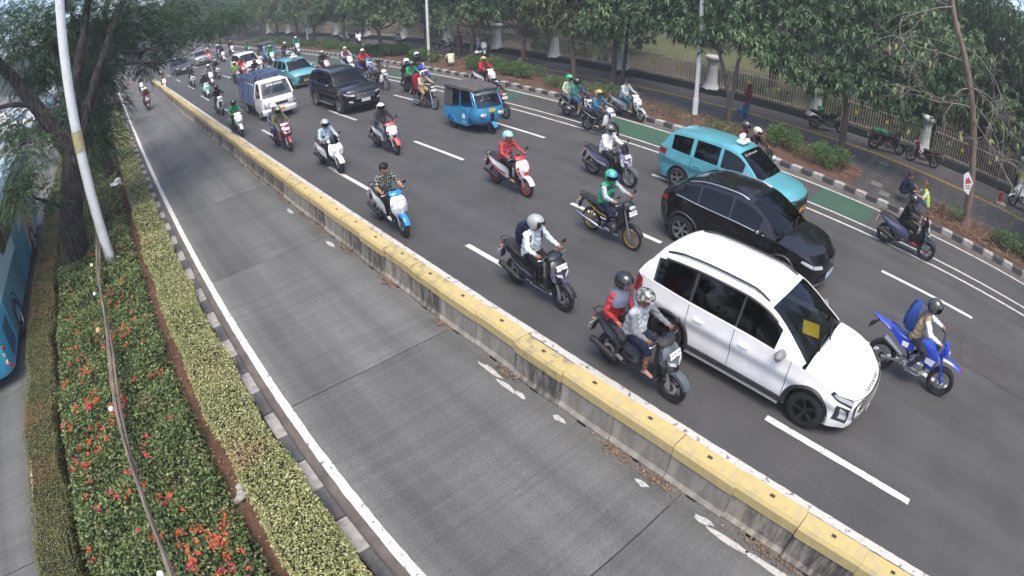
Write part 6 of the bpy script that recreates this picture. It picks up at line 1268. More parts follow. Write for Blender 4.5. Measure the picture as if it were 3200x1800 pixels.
def supermoto_kit():
    k = Kit(); r = .31; wb = .72
    bwheel(k, r, .12, -wb, 'front_wheel', spokes=28, rw=.74); bwheel(k, r, .14, wb-.05, 'rear_wheel', spokes=28, rw=.74)
    for sd in (-1, 1):
        k.part('fork_leg', MB().tube([(sd*.095, -wb+.28, 1.08), (sd*.095, -wb+.13, .62), (sd*.095, -wb, r)], [.024, .026, .034], 8), 'main')
        k.part('tank_shroud', MB().loft([[(sd*.06, -.05, .86), (sd*.10, -.30, .92), (sd*.13, -.44, .88)], [(sd*.13, -.05, .74), (sd*.17, -.28, .72), (sd*.20, -.46, .70)], [(sd*.10, -.10, .60), (sd*.14, -.30, .50), (sd*.16, -.40, .52)]], False), 'main')
        k.part('shroud_decal', MB().loft([[(sd*.185, -.20, .74), (sd*.205, -.42, .74)], [(sd*.17, -.2, .62), (sd*.19, -.38, .60)]], False), 'second')
        k.part('side_number', MB().loft([[(sd*.10, .1, .84), (sd*.12, .4, .88), (sd*.08, .72, .98)], [(sd*.13, .1, .66), (sd*.15, .38, .70), (sd*.10, .66, .88)]], False), 'main')
        k.part('side_decal', MB().box((sd*.145, .3, .77), (.012, .14, .1), bev=.02), 'second')
        k.part('swingarm', MB().tube([(sd*.08, .05, .42), (sd*.10, wb-.05, r)], .03, 6), 'alloy')
        k.part('foot_peg', MB().tube([(sd*.1, .1, .38), (sd*.24, .1, .38)], .014, 6), 'fork_steel')
    k.part('front_fender', MB().loft([[(-w_, y, z-.03), (-w_*.6, y, z), (0, y, z+.015), (w_*.6, y, z), (w_, y, z-.03)] for y, w_, z in ((-.30, .07, .78), (-.50, .085, .80), (-.75, .085, .785), (-.98, .06, .72), (-1.08, .03, .67))], False), 'main')
    k.part('fender_tip', MB().box((0, -1.06, .70), (.06, .05, .02), Matrix.Rotation(.4, 3, 'X')), 'p_red')
    k.part('headlight_mask', MB().loft([hring(z, w_, yf, ys, yb) for z, w_, yf, ys, yb in ((.80, .08, -.60, -.55, -.50), (.90, .12, -.64, -.57, -.50), (1.02, .10, -.61, -.55, -.50), (1.08, .05, -.57, -.54, -.50))]), 'main')
    k.part('headlight', MB().box((0, -.645, .90), (.11, .03, .09), bev=.02), 'lamp_clear')
    k.part('tank', MB().loft([ysec(y, w_, z0, z1, .6) for y, w_, z0, z1 in ((-.42, .09, .72, .86), (-.25, .13, .68, .95), (-.05, .11, .70, .92), (.05, .06, .74, .88))]), 'main')
    k.part('seat', MB().loft([ysec(y, w_, z0, z1, .8) for y, w_, z0, z1 in ((-.1, .07, .84, .90), (.1, .10, .82, .88), (.4, .12, .84, .89), (.7, .09, .90, .95), (.88, .05, .96, .99))]), 'main')
    k.part('tail', MB().loft([ysec(y, w_, z0, z1) for y, w_, z0, z1 in ((.45, .11, .80, .88), (.75, .09, .88, .94), (1.02, .05, .98, 1.02), (1.1, .03, 1.0, 1.03))]), 'main')
    k.part('plate_hanger', MB().box((0, 1.0, .87), (.06, .03, .2), Matrix.Rotation(.6, 3, 'X')).box((0, 1.08, .80), (.2, .012, .12), Matrix.Rotation(.6, 3, 'X')), 'plastic_black')
    k.part('frame', MB().tube([(0, -.42, .98), (0, -.25, .75), (0, -.28, .4), (0, .05, .36), (0, .2, .6), (0, .6, .84)], .03, 6), 'plastic_black')
    k.part('engine', MB().box((0, -.08, .42), (.22, .34, .24), bev=.05).box((0, -.14, .58), (.16, .18, .2), Matrix.Rotation(-.3, 3, 'X'), .03).lathe([(.001, -.14), (.1, -.14), (.11, -.1), (.11, .1), (.1, .14), (.001, .14)], 14, 'x', (0, .02, .38)), 'alloy')
    k.part('exhaust', MB().tube([(0, -.25, .55), (-.06, -.34, .42), (-.10, -.2, .26), (-.12, .1, .28), (-.13, .3, .5)], .022, 6).tube([(-.14, .3, .55), (-.16, .75, .76)], .05, 8), 'exhaust')
    handlebars(k, -.44, 1.13, .38, mir=False)
    return k
KSC = [scooter_kit(1.0, txt='B 3927 KZL'), scooter_kit(1.03, txt='B 6218 UXD'), scooter_kit(1.0, txt='B 4471 PAE')]
KMX = scooter_kit(1.18, True, txt='B 5062 TVQ'); KRT = scooter_kit(1.0, retro=True); KUB = [underbone_kit(txt='B 3184 EVN'), underbone_kit(txt='B 6640 SKY')]
KNK = underbone_kit(True); KSP = underbone_kit(True, True); KSM = supermoto_kit()
BIKED = dict(main='p_white', second='p_black', dark='plastic_black', cap=None, tail=None, fender=None, rim='alloy_dark', exh='exhaust_black', shock='fork_steel', accent=None)
def place_bike(k, x, yf, rot, mm, label, wb=.64, group='motorbikes riding towards the camera', name='scooter', cat='scooter', lean=0, skip=()):
    d = dict(BIKED); d.update(mm)
    for q in ('cap', 'tail', 'fender'):
        if d[q] is None: d[q] = d['main']
    d['accent'] = d['accent'] or d['second']
    a = R(rot); ox, oy = x-math.sin(a)*wb*1, yf+math.cos(a)*wb
    k.place(name, (ox, oy, 0), (0, R(lean), a), d, label, cat, group, skip); return ox, oy, a
# ================================================================== people
pm('skin', (.36, .19, .115), .55, var=.08, vs=10, spec=.35); pm('skin_dark', (.23, .115, .07), .55, var=.1, vs=10, spec=.35); pm('hair', (.012, .010, .009), .5)
for n_, c_ in dict(c_black=(.014, .014, .016), c_charcoal=(.035, .037, .04), c_grey=(.16, .17, .185), c_lightgrey=(.36, .39, .42), c_white=(.72, .74, .76), c_hood=(.52, .60, .63), c_red=(.38, .035, .04), c_crimson=(.34, .05, .065), c_green=(.025, .18, .085), c_jadegreen=(.035, .26, .13), c_navy=(.015, .02, .045), c_denim=(.045, .10, .19), c_blue=(.05, .16, .26), c_olive=(.10, .105, .06), c_khaki=(.32, .25, .15), c_beige=(.45, .37, .28), c_paleblue=(.35, .44, .52), c_maroon=(.16, .02, .03), c_slate=(.12, .14, .17), c_lime=(.45, .60, .10), c_palegreen=(.45, .55, .40), c_lilac=(.42, .40, .46), c_bluegrey=(.13, .16, .22), c_tan=(.42, .30, .17), c_orange=(.55, .15, .03), c_paleyellow=(.55, .58, .42)).items(): cloth(n_, c_)
cloth('bag_white', (.6, .6, .6)); cloth('bag_grey', (.3, .29, .28)); pm('hair_brown', (.16, .07, .03), .6); pm('shoe_black', (.015, .015, .015), .5); pm('shoe_white', (.55, .55, .55), .6); pm('sandal', (.40, .26, .20), .7); pm('shoe_grey', (.13, .13, .14), .6)
for n_, c_ in dict(h_black=(.015, .015, .016), h_grey=(.10, .105, .10), h_white=(.72, .73, .74), h_silver=(.32, .34, .35), h_green=(.03, .34, .14), h_mint=(.25, .55, .50), h_cream=(.55, .50, .36), h_olive=(.045, .05, .045), h_red=(.35, .03, .03), h_gold=(.42, .30, .10)).items(): paint(n_, c_, .2, 0, .8)
# plaid shirt
m = pm('c_plaid', (.02, .025, .03), .85); t = m.node_tree; tc = t.nodes.new('ShaderNodeTexCoord'); sx = t.nodes.new('ShaderNodeSeparateXYZ'); t.links.new(tc.outputs['Object'], sx.inputs[0])
def _band(inp, sc_):
    a = t.nodes.new('ShaderNodeMath'); a.operation = 'MULTIPLY'; a.inputs[1].default_value = sc_; t.links.new(inp, a.inputs[0])
    b = t.nodes.new('ShaderNodeMath'); b.operation = 'FRACT'; t.links.new(a.outputs[0], b.inputs[0])
    c = t.nodes.new('ShaderNodeMath'); c.operation = 'GREATER_THAN'; c.inputs[1].default_value = .78; t.links.new(b.outputs[0], c.inputs[0]); return c
b1, b2 = _band(sx.outputs[0], 16), _band(sx.outputs[2], 15); mx = t.nodes.new('ShaderNodeMath'); mx.operation = 'MAXIMUM'; t.links.new(b1.outputs[0], mx.inputs[0]); t.links.new(b2.outputs[0], mx.inputs[1])
rp = t.nodes.new('ShaderNodeValToRGB'); rp.color_ramp.elements[0].color = (.018, .022, .03, 1); rp.color_ramp.elements[1].color = (.26, .28, .22, 1); t.links.new(mx.outputs[0], rp.inputs[0]); t.links.new(rp.outputs[0], t.nodes['Principled BSDF'].inputs['Base Color'])
# camouflage / mottled jacket
pm('c_camo', (.05, .06, .045), .85, c2=(.22, .22, .18), vs=12, lo=.45, hi=.55, bump=.3, bs=16)
pm('c_vest', (.03, .33, .16), .8, c2=(.02, .03, .06), vs=4.5, lo=.47, hi=.53, det=1, stretch=(.3, .3, 1))
cloth('c_backblue', (.02, .06, .22)); cloth('c_bagred', (.30, .02, .04)); cloth('c_teal', (.03, .12, .13)); pm('shoe_red', (.3, .03, .03), .6); pm('rim_red', (.45, .04, .04), .4, .3)
pm('h_multi', (.05, .42, .18), .2, coat=.8, c2=(.04, .2, .6), vs=9, lo=.45, hi=.55, det=1); pm('h_camo', (.03, .035, .03), .3, coat=.5, c2=(.30, .32, .28), vs=14, lo=.48, hi=.55)
TORSO, UARM, FARM, THIGH, CALF, FOOT, SKIN = range(7)
def person_mesh(name, J, turn=0.0, pitch=0.0, grip=True, bulk=1.0, belly=0.0, skirt=False, fingers=True):
    """one continuous body grown over a posed skeleton; J gives the joints (right side mirrored unless given)"""
    bones = []
    def bone(a, b, r0, r1, mid, n=6, fl=1.0):
        a, b = Vector(a), Vector(b)
        for i in range(n+1):
            t_ = i/n; bones.append((a.lerp(b, t_), r0+(r1-r0)*t_, mid))
    pel, ch, nk, hd = [Vector(J[q]) for q in ('pelvis', 'chest', 'neck', 'head')]
    for sd in (-1, 1):
        g = lambda q: Vector(J.get(q+('R' if sd < 0 else 'L'), (J[q][0]*sd, J[q][1], J[q][2]) if q in J else None))
        sh, el, wr_, hip, kn, an, toe = g('shoulder'), g('elbow'), g('wrist'), g('hip'), g('knee'), g('ankle'), g('toe')
        bone(pel+Vector((sd*.06, 0, 0)), ch+Vector((sd*.075, 0, -.02)), .125*bulk, .125*bulk, TORSO, 6)
        bone(ch+Vector((sd*.075, 0, 0)), nk+Vector((sd*.06, .01, -.07)), .12*bulk, .085*bulk, TORSO, 4)
        bone(nk+Vector((sd*.05, .01, -.07)), sh, .075*bulk, .068*bulk, TORSO, 3)
        bone(sh, el, .066*bulk, .052*bulk, UARM, 7); bone(el, wr_, .050*bulk, .036*bulk, FARM, 7)
        bone(wr_, wr_+(wr_-el).normalized()*.055, .030, .033, SKIN, 3)
        if skirt: bone(hip, kn, .12, .12, THIGH, 6); bone(kn, an, .12, .09, THIGH, 6)
        else: bone(hip, kn, .095*bulk, .068, THIGH, 8); bone(kn, an, .060, .042, CALF, 8)
        bone(an+Vector((0, 0, -.02)), toe, .042, .034, FOOT, 5); bone(an+Vector((0, .03, -.045)), an+Vector((0, 0, -.03)), .036, .04, FOOT, 2)
    if belly: bones.append((pel.lerp(ch, .45)+Vector((0, -.06, 0)), .13+belly, TORSO))
    bone(nk+Vector((0, .01, -.06)), hd+Vector((0, .02, -.06)), .055, .055, SKIN, 4)
    hm = Matrix.Rotation(turn, 3, 'Z') @ Matrix.Rotation(pitch, 3, 'X')
    for p, r_ in (((0, .025, .03), .092), ((0, -.01, .035), .09), ((0, -.02, -.03), .074), ((0, -.045, -.075), .05), ((0, -.03, -.085), .055), ((.045, -.01, -.02), .055), ((-.045, -.01, -.02), .055)):
        bones.append((hd+hm @ Vector(p), r_, SKIN))
    for p, r_ in (((0, -.098, -.015), .013), ((0, -.105, -.032), .016), ((0, -.088, .012), .012), ((.083, .015, -.015), .022), ((-.083, .015, -.015), .022), ((0, -.088, -.072), .014)): bones.append((hd+hm @ Vector(p), r_, SKIN))
    mb = MB()
    for c, r_, mid in bones: mb.ell(c, (r_, r_, r_), 10, 7)
    me = mb.mesh('raw', 0, False); o = bpy.data.objects.new('raw', me); col.objects.link(o)
    md = o.modifiers.new('r', 'REMESH'); md.mode = 'VOXEL'; md.voxel_size = .0155; md.use_smooth_shade = True
    ms_ = o.modifiers.new('s', 'SMOOTH'); ms_.factor = .6; ms_.iterations = 3
    dg = bpy.context.evaluated_depsgraph_get(); out = bpy.data.meshes.new_from_object(o.evaluated_get(dg)); bpy.data.objects.remove(o)
    nv = len(out.vertices); co = np.zeros(nv*3); out.vertices.foreach_get('co', co); co = co.reshape(-1, 3)
    cs = np.array([b[0] for b in bones]); rs = np.array([b[1] for b in bones]); mid = np.array([b[2] for b in bones])
    npoly = len(out.polygons); pc = np.zeros(npoly*3); out.polygons.foreach_get('center', pc); pc = pc.reshape(-1, 3)
    idx = np.argmin(np.linalg.norm(pc[:, None]-cs[None], axis=2)-rs[None], axis=1); mi = mid[idx]
    # garment creases
    nn = np.zeros(nv*3); out.vertices.foreach_get('normal', nn); nn = nn.reshape(-1, 3); vb = mid[np.argmin(np.linalg.norm(co[:, None]-cs[None], axis=2)-rs[None], axis=1)]
    amp = np.where(vb <= CALF, .0095, 0.); wv = np.sin(co[:, 2]*62+np.sin(co[:, 0]*30)*2.2+co[:, 1]*18)*np.sin(co[:, 1]*34+co[:, 0]*25+1.3)
    out.vertices.foreach_set('co', (co+nn*(amp*wv)[:, None]).ravel())
    m2 = MB(); m2.v = [tuple(v.co) for v in out.vertices]; m2.f = [tuple(p.vertices) for p in out.polygons]; m2.m = [int(a) for a in mi]
    for p, sd in (((.034, -.088, .012), 1), ((-.034, -.088, .012), -1)): m2.ell(hd+hm @ Vector(p), (.014, .007, .008), 8, 5, 7)
    m2.ell(hd+hm @ Vector((0, -.096, -.058)), (.024, .006, .005), 8, 4, 8)
    if fingers:
        for sd in (-1, 1):
            g = lambda q: Vector(J.get(q+('R' if sd < 0 else 'L'), (J[q][0]*sd, J[q][1], J[q][2])))
            wr_, el = g('wrist'), g('elbow'); d = (wr_-el).normalized(); base = wr_+d*.06
            for q in range(4):
                off = Vector((sd*(-.030+.020*q), 0, 0)); l = (.028, .031, .030, .025)[q]
                if grip: pts = [base+off+Vector((0, .012, .012)), base+off+Vector((0, -l*.7, .016)), base+off+Vector((0, -l*1.25, -.004)), base+off+Vector((0, -l*.9, -.028))]
                else: pts = [base+off*.8, base+off*.9+d*l, base+off*.9+d*l*1.8+Vector((0, 0, -.012)), base+off*.9+d*l*2.2+Vector((0, 0, -.03))]
                m2.tube(pts, [.0095, .009, .0085, .007], 6, True, SKIN)
            inn = Vector((-sd*.035, 0, 0)); m2.tube([wr_+d*.03+inn*.6, base+inn+Vector((0, 0, -.008)), base+inn+Vector((0, -.03, -.022))] if grip else [wr_+d*.03+inn*.5, base+inn, base+inn+d*.03], [.012, .0105, .008], 6, True, SKIN)
    return m2.mesh(name, 60, False)
RIDE = dict(pelvis=(0, .26, .86), chest=(0, .20, 1.12), neck=(0, .15, 1.36), head=(0, .10, 1.50), shoulder=(.185, .15, 1.30), elbow=(.285, .0, 1.10), wrist=(.275, -.20, 1.065), hip=(.095, .20, .84), knee=(.165, -.20, .76), ankle=(.135, -.17, .40), toe=(.15, -.33, .365))
RIDE2 = dict(RIDE, knee=(.19, -.14, .70), ankle=(.185, .06, .36), toe=(.20, -.10, .315), wrist=(.275, -.24, 1.10), elbow=(.29, -.03, 1.12))
RIDE3 = dict(RIDE, pelvis=(0, .20, .98), chest=(0, .13, 1.24), neck=(0, .06, 1.47), head=(0, .0, 1.61), shoulder=(.19, .06, 1.41), elbow=(.33, -.08, 1.24), wrist=(.33, -.31, 1.17), hip=(.095, .17, .95), knee=(.19, -.16, .78), ankle=(.19, .06, .44), toe=(.20, -.10, .39))
PILL = dict(pelvis=(0, .66, .93), chest=(0, .62, 1.20), neck=(0, .57, 1.44), head=(0, .52, 1.58), shoulder=(.165, .58, 1.37), elbow=(.27, .60, 1.14), wrist=(.19, .44, 1.0), hip=(.09, .60, .91), knee=(.22, .26, .80), ankle=(.21, .36, .46), toe=(.23, .22, .42))
STAND = dict(pelvis=(0, 0, .90), chest=(0, -.01, 1.17), neck=(0, -.02, 1.38), head=(0, -.04, 1.52), shoulder=(.175, -.01, 1.31), elbow=(.235, .02, 1.05), wrist=(.24, -.08, .83), hip=(.09, 0, .88), knee=(.10, -.06, .48), ankle=(.10, .03, .09), toe=(.12, -.12, .05), kneeR=(-.10, -.12, .50), ankleR=(-.10, -.10, .10), toeR=(-.12, -.26, .06))
SIT = dict(pelvis=(0, .05, .28), chest=(0, -.03, .54), neck=(0, -.10, .76), head=(0, -.17, .89), shoulder=(.185, -.08, .70), elbow=(.26, -.22, .50), wrist=(.17, -.40, .52), hip=(.1, 0, .27), knee=(.2, -.36, .46), ankle=(.14, -.34, .09), toe=(.17, -.50, .05))
RIDEB = dict(RIDE, pelvis=(0, .30, .86), chest=(0, .26, 1.13), neck=(0, .22, 1.37), head=(0, .17, 1.51), shoulder=(.195, .21, 1.31), elbow=(.31, .03, 1.12))
RIDEC = dict(RIDE, chest=(0, .17, 1.10), neck=(0, .09, 1.33), head=(0, .03, 1.46), shoulder=(.175, .10, 1.28), elbow=(.26, -.02, 1.07), knee=(.14, -.22, .77), ankleR=(-.15, -.02, .38), toeR=(-.17, -.16, .345), kneeR=(-.19, -.15, .74))
PM = dict(rideb=person_mesh('person', RIDEB, turn=-.25, bulk=1.12, belly=.03), ridec=person_mesh('person', RIDEC, turn=.3, pitch=.1, bulk=.95), ride=person_mesh('person', RIDE), ridet=person_mesh('person', RIDE, turn=.55, pitch=.12), rided=person_mesh('person', RIDE, pitch=.25, bulk=1.06, belly=.02), ride2=person_mesh('person', RIDE2), ride2t=person_mesh('person', RIDE2, turn=-.35, pitch=.2, bulk=1.05), ride3=person_mesh('person', RIDE3, pitch=.15),
          pill=person_mesh('person', PILL, turn=.25, pitch=.18, grip=False, bulk=.92), stand=person_mesh('person', STAND, grip=False, bulk=.95), skirt=person_mesh('person', STAND, grip=False, bulk=.95, skirt=True), sit=person_mesh('person', SIT, grip=False))
HEAD = dict(rideb=((0, .17, 1.51), -.25, 0), ridec=((0, .03, 1.46), .3, .1), ride=((0, .10, 1.50), 0, 0), ridet=((0, .10, 1.50), .55, .12), rided=((0, .10, 1.50), 0, .25), ride2=((0, .10, 1.50), 0, 0), ride2t=((0, .10, 1.50), -.35, .2), ride3=((0, .0, 1.61), 0, .15), pill=((0, .52, 1.58), .25, .18), stand=((0, -.04, 1.52), 0, 0), skirt=((0, -.04, 1.52), 0, 0), sit=((0, -.17, .89), 0, 0))
def helmet_mesh(full):
    b = bmesh.new(); nu, nv = 32, 20; vs = []
    for j in range(nv+1):
        lat = -math.pi/2+math.pi*j/nv
        for i in range(nu):
            a = 6.28319*i/nu; x, y, z = math.cos(a)*math.cos(lat), math.sin(a)*math.cos(lat), math.sin(lat)
            yy = y*(.158 if y > 0 else .150); zz = z*(.135 if z > 0 else .15)
            if full and y < 0 and z < -.2: yy *= 1.06
            vs.append(b.verts.new((x*.132, yy, zz+.02)))
    for j in range(nv):
        for i in range(nu):
            q = [vs[j*nu+i], vs[j*nu+(i+1) % nu], vs[(j+1)*nu+(i+1) % nu], vs[(j+1)*nu+i]]
            c = sum((v.co for v in q), Vector())/4
            if c.z < -.105: continue
            if full:
                if c.y < -.055 and -.055 < c.z < .055: continue
            elif c.y < -.045 and c.z < .055: continue
            if not full and c.z < -.08 and c.y < .0: continue
            b.faces.new(q)
    for v in [v for v in b.verts if not v.link_faces]: b.verts.remove(v)
    bmesh.ops.remove_doubles(b, verts=b.verts, dist=.0005); bmesh.ops.recalc_face_normals(b, faces=b.faces)
    bmesh.ops.solidify(b, geom=b.faces[:], thickness=.014); me = bpy.data.meshes.new('helmet'); b.to_mesh(me); b.free()
    me.polygons.foreach_set('use_smooth', [True]*len(me.polygons)); me.set_sharp_from_angle(angle=R(50)); return me
HEL = {False: helmet_mesh(False), True: helmet_mesh(True)}
def visor_mesh(z0, z1, up=0):
    g = []
    for i in range(13):
        a = math.pi*1.5-1.25+2.5*i/12
        for z in np.linspace(z0, z1, 5):
            zz = (z-.02)/.14; c = math.sqrt(max(.05, 1-zz*zz)); g.append((math.cos(a)*.137*c, math.sin(a)*.157*c-.004-up*(z1-z)*.5, z))
    return MB().add(g, [(i*5+j, (i+1)*5+j, (i+1)*5+j+1, i*5+j+1) for i in range(12) for j in range(4)]).mesh('visor', 60)
VIS = {False: visor_mesh(-.045, .075), True: visor_mesh(-.06, .06), 'up': visor_mesh(.03, .12, 1.2)}
glassmat('visor_clear', (.55, .58, .6)); glassmat('visor_dark', (.08, .08, .09))
hb = MB().ell((0, .012, .035), (.104, .112, .098), 20, 12, zmin=-.35); hb.ell((0, .05, -.01), (.09, .075, .08), 14, 8)
for i in range(60):
    a, q = rng.uniform(0, 6.28), rng.uniform(.1, 1.2); p = Vector((.1*math.cos(a)*math.cos(q), .012+.108*math.sin(a)*math.cos(q), .04+.092*math.sin(q)))
    if p.y > -.075: hb.tube([p, p*1.0+Vector((rng.uniform(-.012, .012), -.02, .018))], [.012, .004], 4)
HAIR = hb.mesh('hair', 60)
def hijab_mesh():
    g = []; N = 24; rows = [(.115, .10, .100), (.09, .104, .112), (.03, .108, .122), (-.04, .104, .118), (-.10, .10, .108), (-.15, .12, .12), (-.20, .175, .145), (-.28, .21, .165), (-.36, .205, .17)]
    mb = MB(); vs = []
    for z, rx, ry in rows:
        for i in range(N):
            a = 6.28319*i/N; w_ = 1+.03*math.sin(a*7+z*30)*(z < -.1); vs.append((rx*math.cos(a)*w_, .012+ry*math.sin(a)*w_, z))
    fs_ = []
    for j in range(len(rows)-1):
        for i in range(N):
            c = [vs[k] for k in (j*N+i, j*N+(i+1) % N, (j+1)*N+(i+1) % N, (j+1)*N+i)]; x, y, z = [sum(p[q] for p in c)/4 for q in range(3)]
            if y < -.06 and abs(x) < .07 and -.085 < z < .062: continue
            fs_.append((j*N+i, j*N+(i+1) % N, (j+1)*N+(i+1) % N, (j+1)*N+i))
    fs_.append(tuple(range(N))[::-1]); return mb.add(vs, fs_).mesh('hijab', 60)
HIJ = hijab_mesh()
def place_person(pose, loc, rot, label, top='c_black', uarm=None, farm=None, thigh='c_charcoal', calf=None, foot='shoe_black', skin='skin', helmet=None, full=False, visor='visor_clear', hijab=None, group='people riding motorbikes', mask=None, lean=0, hair='hair', z=0):
    if pose == 'ride': pose = ('ride', 'rideb', 'ridec')[sum(map(ord, label)) % 3]
    uarm = uarm or top; farm = farm or uarm; calf = calf or thigh
    o = obj('person', PM[pose], [top, uarm, farm, thigh, calf, foot, skin, 'void', 'lip'], None, (loc[0], loc[1], z), (0, R(lean), rot)); tag(o, label, 'person', group)
    h, tu, pi_ = HEAD[pose]; hr = (Matrix.Rotation(tu, 3, 'Z') @ Matrix.Rotation(pi_, 3, 'X')).to_euler()
    if hijab: obj('hijab', HIJ, hijab, o, h, hr)
    elif not helmet and hair: obj('hair', HAIR, hair, o, h, hr)
    if helmet:
        hh = obj('helmet', HEL[full], helmet, o, h, hr); hh.scale = (1.06, 1.06, 1.06)
        if visor: obj('visor', VIS['up' if (visor == 'up') else full], 'visor_dark' if visor == 'up' else visor, hh)
    if mask: obj('face_mask', MB().ell((0, -.055, -.055), (.066, .052, .045), 12, 8).mesh('face_mask', 60), mask, o, h, hr)
    return o
pm('lip', (.25, .09, .07), .5)
def backpack(loc, rot, mat, label, scale=1.0, off=(0, .42, 1.16), group=None):
    r = empty('backpack', (loc[0], loc[1], 0), rot, label, 'backpack', group)
    obj('pack', MB().loft([[(-.14*s_, y, z) for y in ()] or [(-w_*scale, off[1]-.07*scale, z), (-w_*.8*scale, off[1]+d*scale, z), (w_*.8*scale, off[1]+d*scale, z), (w_*scale, off[1]-.07*scale, z)] for z, w_, d, s_ in ((off[2]-.24*scale, .11, .04, 1), (off[2]-.18*scale, .145, .10, 1), (off[2]+.05*scale, .15, .11, 1), (off[2]+.20*scale, .12, .07, 1), (off[2]+.25*scale, .06, .02, 1))]), mat, r)
    obj('pocket', MB().box((0, off[1]+.12*scale, off[2]-.08*scale), (.2*scale, .05, .18*scale), bev=.02), mat, r)
    for sd in (-1, 1): obj('strap', MB().tube([(sd*.10, off[1]-.06, off[2]+.22*scale), (sd*.125, off[1]-.16, off[2]+.245), (sd*.135, off[1]-.345, off[2]+.12), (sd*.145, off[1]-.30, off[2]-.1), (sd*.12, off[1]-.06, off[2]-.2)], .018, 6, flat=.5), mat, r)
    return r
# ================================================================== placing the traffic
FACE = 0.0
place_car(KX, 'white_car', 7.66, 2.61, R(0), dict(body='car_white', rim='alloy_dark', mirror='grey_plastic', ws='glass_clear'), 'white people carrier with black roof rails, nearest car to the camera')
place_car(KB, 'black_car', 11.12, 4.66, R(0), dict(body='car_black', rim='alloy', ws='glass_dark', glass='glass_dark'), 'glossy black crossover between the white car and the teal taxi', L=4.31)
place_car(KT, 'taxi', 13.85, 6.55, R(0), dict(body='car_teal', plate='plate_yellow', pillar='car_teal', ws='glass_dark'), 'teal taxi with white roof sign beside the green cycle patch', 'taxi', 'teal taxis')
place_car(KS, 'black_suv', 10.86, 24.3, R(0), dict(body='car_black', ws='glass_clear', pillar='car_black'), 'black off-road wagon with chrome grille behind the blue rickshaw')
place_car(KT, 'taxi', 11.66, 33.1, R(0), dict(body='car_teal', plate='plate_yellow', pillar='car_teal', ws='glass_clear'), 'farther teal taxi between the flatbed truck and black wagon', 'taxi', 'teal taxis')
KTR.place('cage_truck', (7.93, 27.2, 0), R(0), dict(body='car_white'), 'small white flat-fronted truck carrying a blue cage body', 'truck')
KBJ.place('auto_rickshaw', (12.42, 16.2, 0), R(-3), dict(body='car_blue'), 'bright blue three-wheeled auto rickshaw with black canvas roof', 'auto rickshaw')
KBJ.place('auto_rickshaw', (14.5, 47.6, 0), R(0), dict(body='car_blue'), 'distant blue auto rickshaw near the kerb shrubs', 'auto rickshaw')
place_car(KM, 'white_car', 11.35, 43.4, R(0), dict(body='car_white', ws='glass_clear'), 'white people carrier farther back behind the truck')
place_car(KH, 'silver_car', 10.8, 61.3, R(0), dict(body='car_silver', ws='glass_clear'), 'silver green hatchback far down the road')
place_car(KM, 'dark_car', 8.1, 58.0, R(0), dict(body='car_dark', ws='glass_clear', roof='car_silver'), 'dark car far back partly behind hanging branches')
bus(-4.12, 11.3)
# ---- riders: one row per motorbike
GB, GP = 'motorbikes riding towards the camera', 'people riding motorbikes'
def ride(k, x, yf, rot, mm, blabel, pose=None, plabel=None, pk=None, pill=None, pillabel=None, name='scooter', cat='scooter', wb=.64, lean=0, lift=0):
    ox, oy, a = place_bike(k, x, yf, rot, mm, blabel, wb, GB, name, cat, lean)
    if pose: place_person(pose, (ox, oy), a, plabel, lean=lean, group=GP, z=lift, **(pk or {}))
    if pill is not None: place_person('pill', (ox, oy), a, pillabel, lean=lean, group=GP, z=lift, **pill)
    return ox, oy, a
S0, S1, S2 = KSC; U0, U1 = KUB
# nearest ones
ox, oy, a = ride(S1, 5.83, 3.10, -2, dict(main='p_grey', second='p_black', fender='p_grey', cap='plastic_black'), 'dark grey scooter carrying two beside the white car', 'rided', 'rider in grey jacket, shorts and sandals with camouflage helmet beside white car', dict(top='c_lightgrey', uarm='c_grey', thigh='c_navy', calf='skin_dark', foot='sandal', skin='skin_dark', helmet='h_camo', visor=None),
     dict(top='c_red', thigh='c_charcoal', foot='shoe_grey', helmet='h_black', visor=None, hijab='c_bluegrey'), 'passenger in red striped sleeves and blue-grey headscarf on the dark grey scooter')
ox, oy, a = ride(S0, 6.35, 5.94, -1, dict(main='p_black', second='p_purple', rim='alloy_dark'), 'black scooter with bare white plate ridden by person in white hoodie', 'ridet', 'rider in pale hoodie and silver visor helmet with backpack', dict(top='c_hood', thigh='c_black', foot='shoe_black', helmet='h_silver', visor='visor_clear'))
backpack((ox, oy), a, 'c_navy', 'dark backpack on the rider in the pale hoodie')
ride(S2, 5.79, 10.47, -4, dict(main='p_white', second='p_silver', cap='p_blue', fender='p_blue'), 'white scooter with blue handlebar cover and fender near the barrier', 'ridet', 'bareheaded rider in dark plaid shirt near the barrier', dict(top='c_plaid', farm='skin', thigh='c_black', foot='shoe_white'))
ride(U0, 9.14, 6.55, -3, dict(main='p_black', second='p_black', accent='p_yellow', rim='gold', exh='chrome', shock='gold'), 'black underbone motorbike with gold wheels', 'ride2t', 'rider in green and navy vest with grey sleeves and colourful helmet', dict(top='c_vest', uarm='c_lightgrey', thigh='c_navy', foot='shoe_grey', helmet='h_multi', full=True, visor='visor_dark'), name='motorbike', cat='motorbike', wb=.62)
ox, oy, a = ride(KSM, 9.50, -.82, 6, dict(main='p_royal', second='ink_white', rim='alloy_dark'), 'blue tall off-road style motorbike in front of the white car', 'ride3', 'rider in khaki vest with white sleeves on the blue motorbike', dict(top='c_khaki', uarm='c_white', thigh='c_charcoal', foot='shoe_grey', helmet='h_olive', full=True, visor='visor_dark'), name='motorbike', cat='motorbike', wb=.72)
backpack((ox, oy), a, 'c_backblue', 'blue roll-top backpack on the rider in khaki vest', 1.15, (0, .34, 1.30))
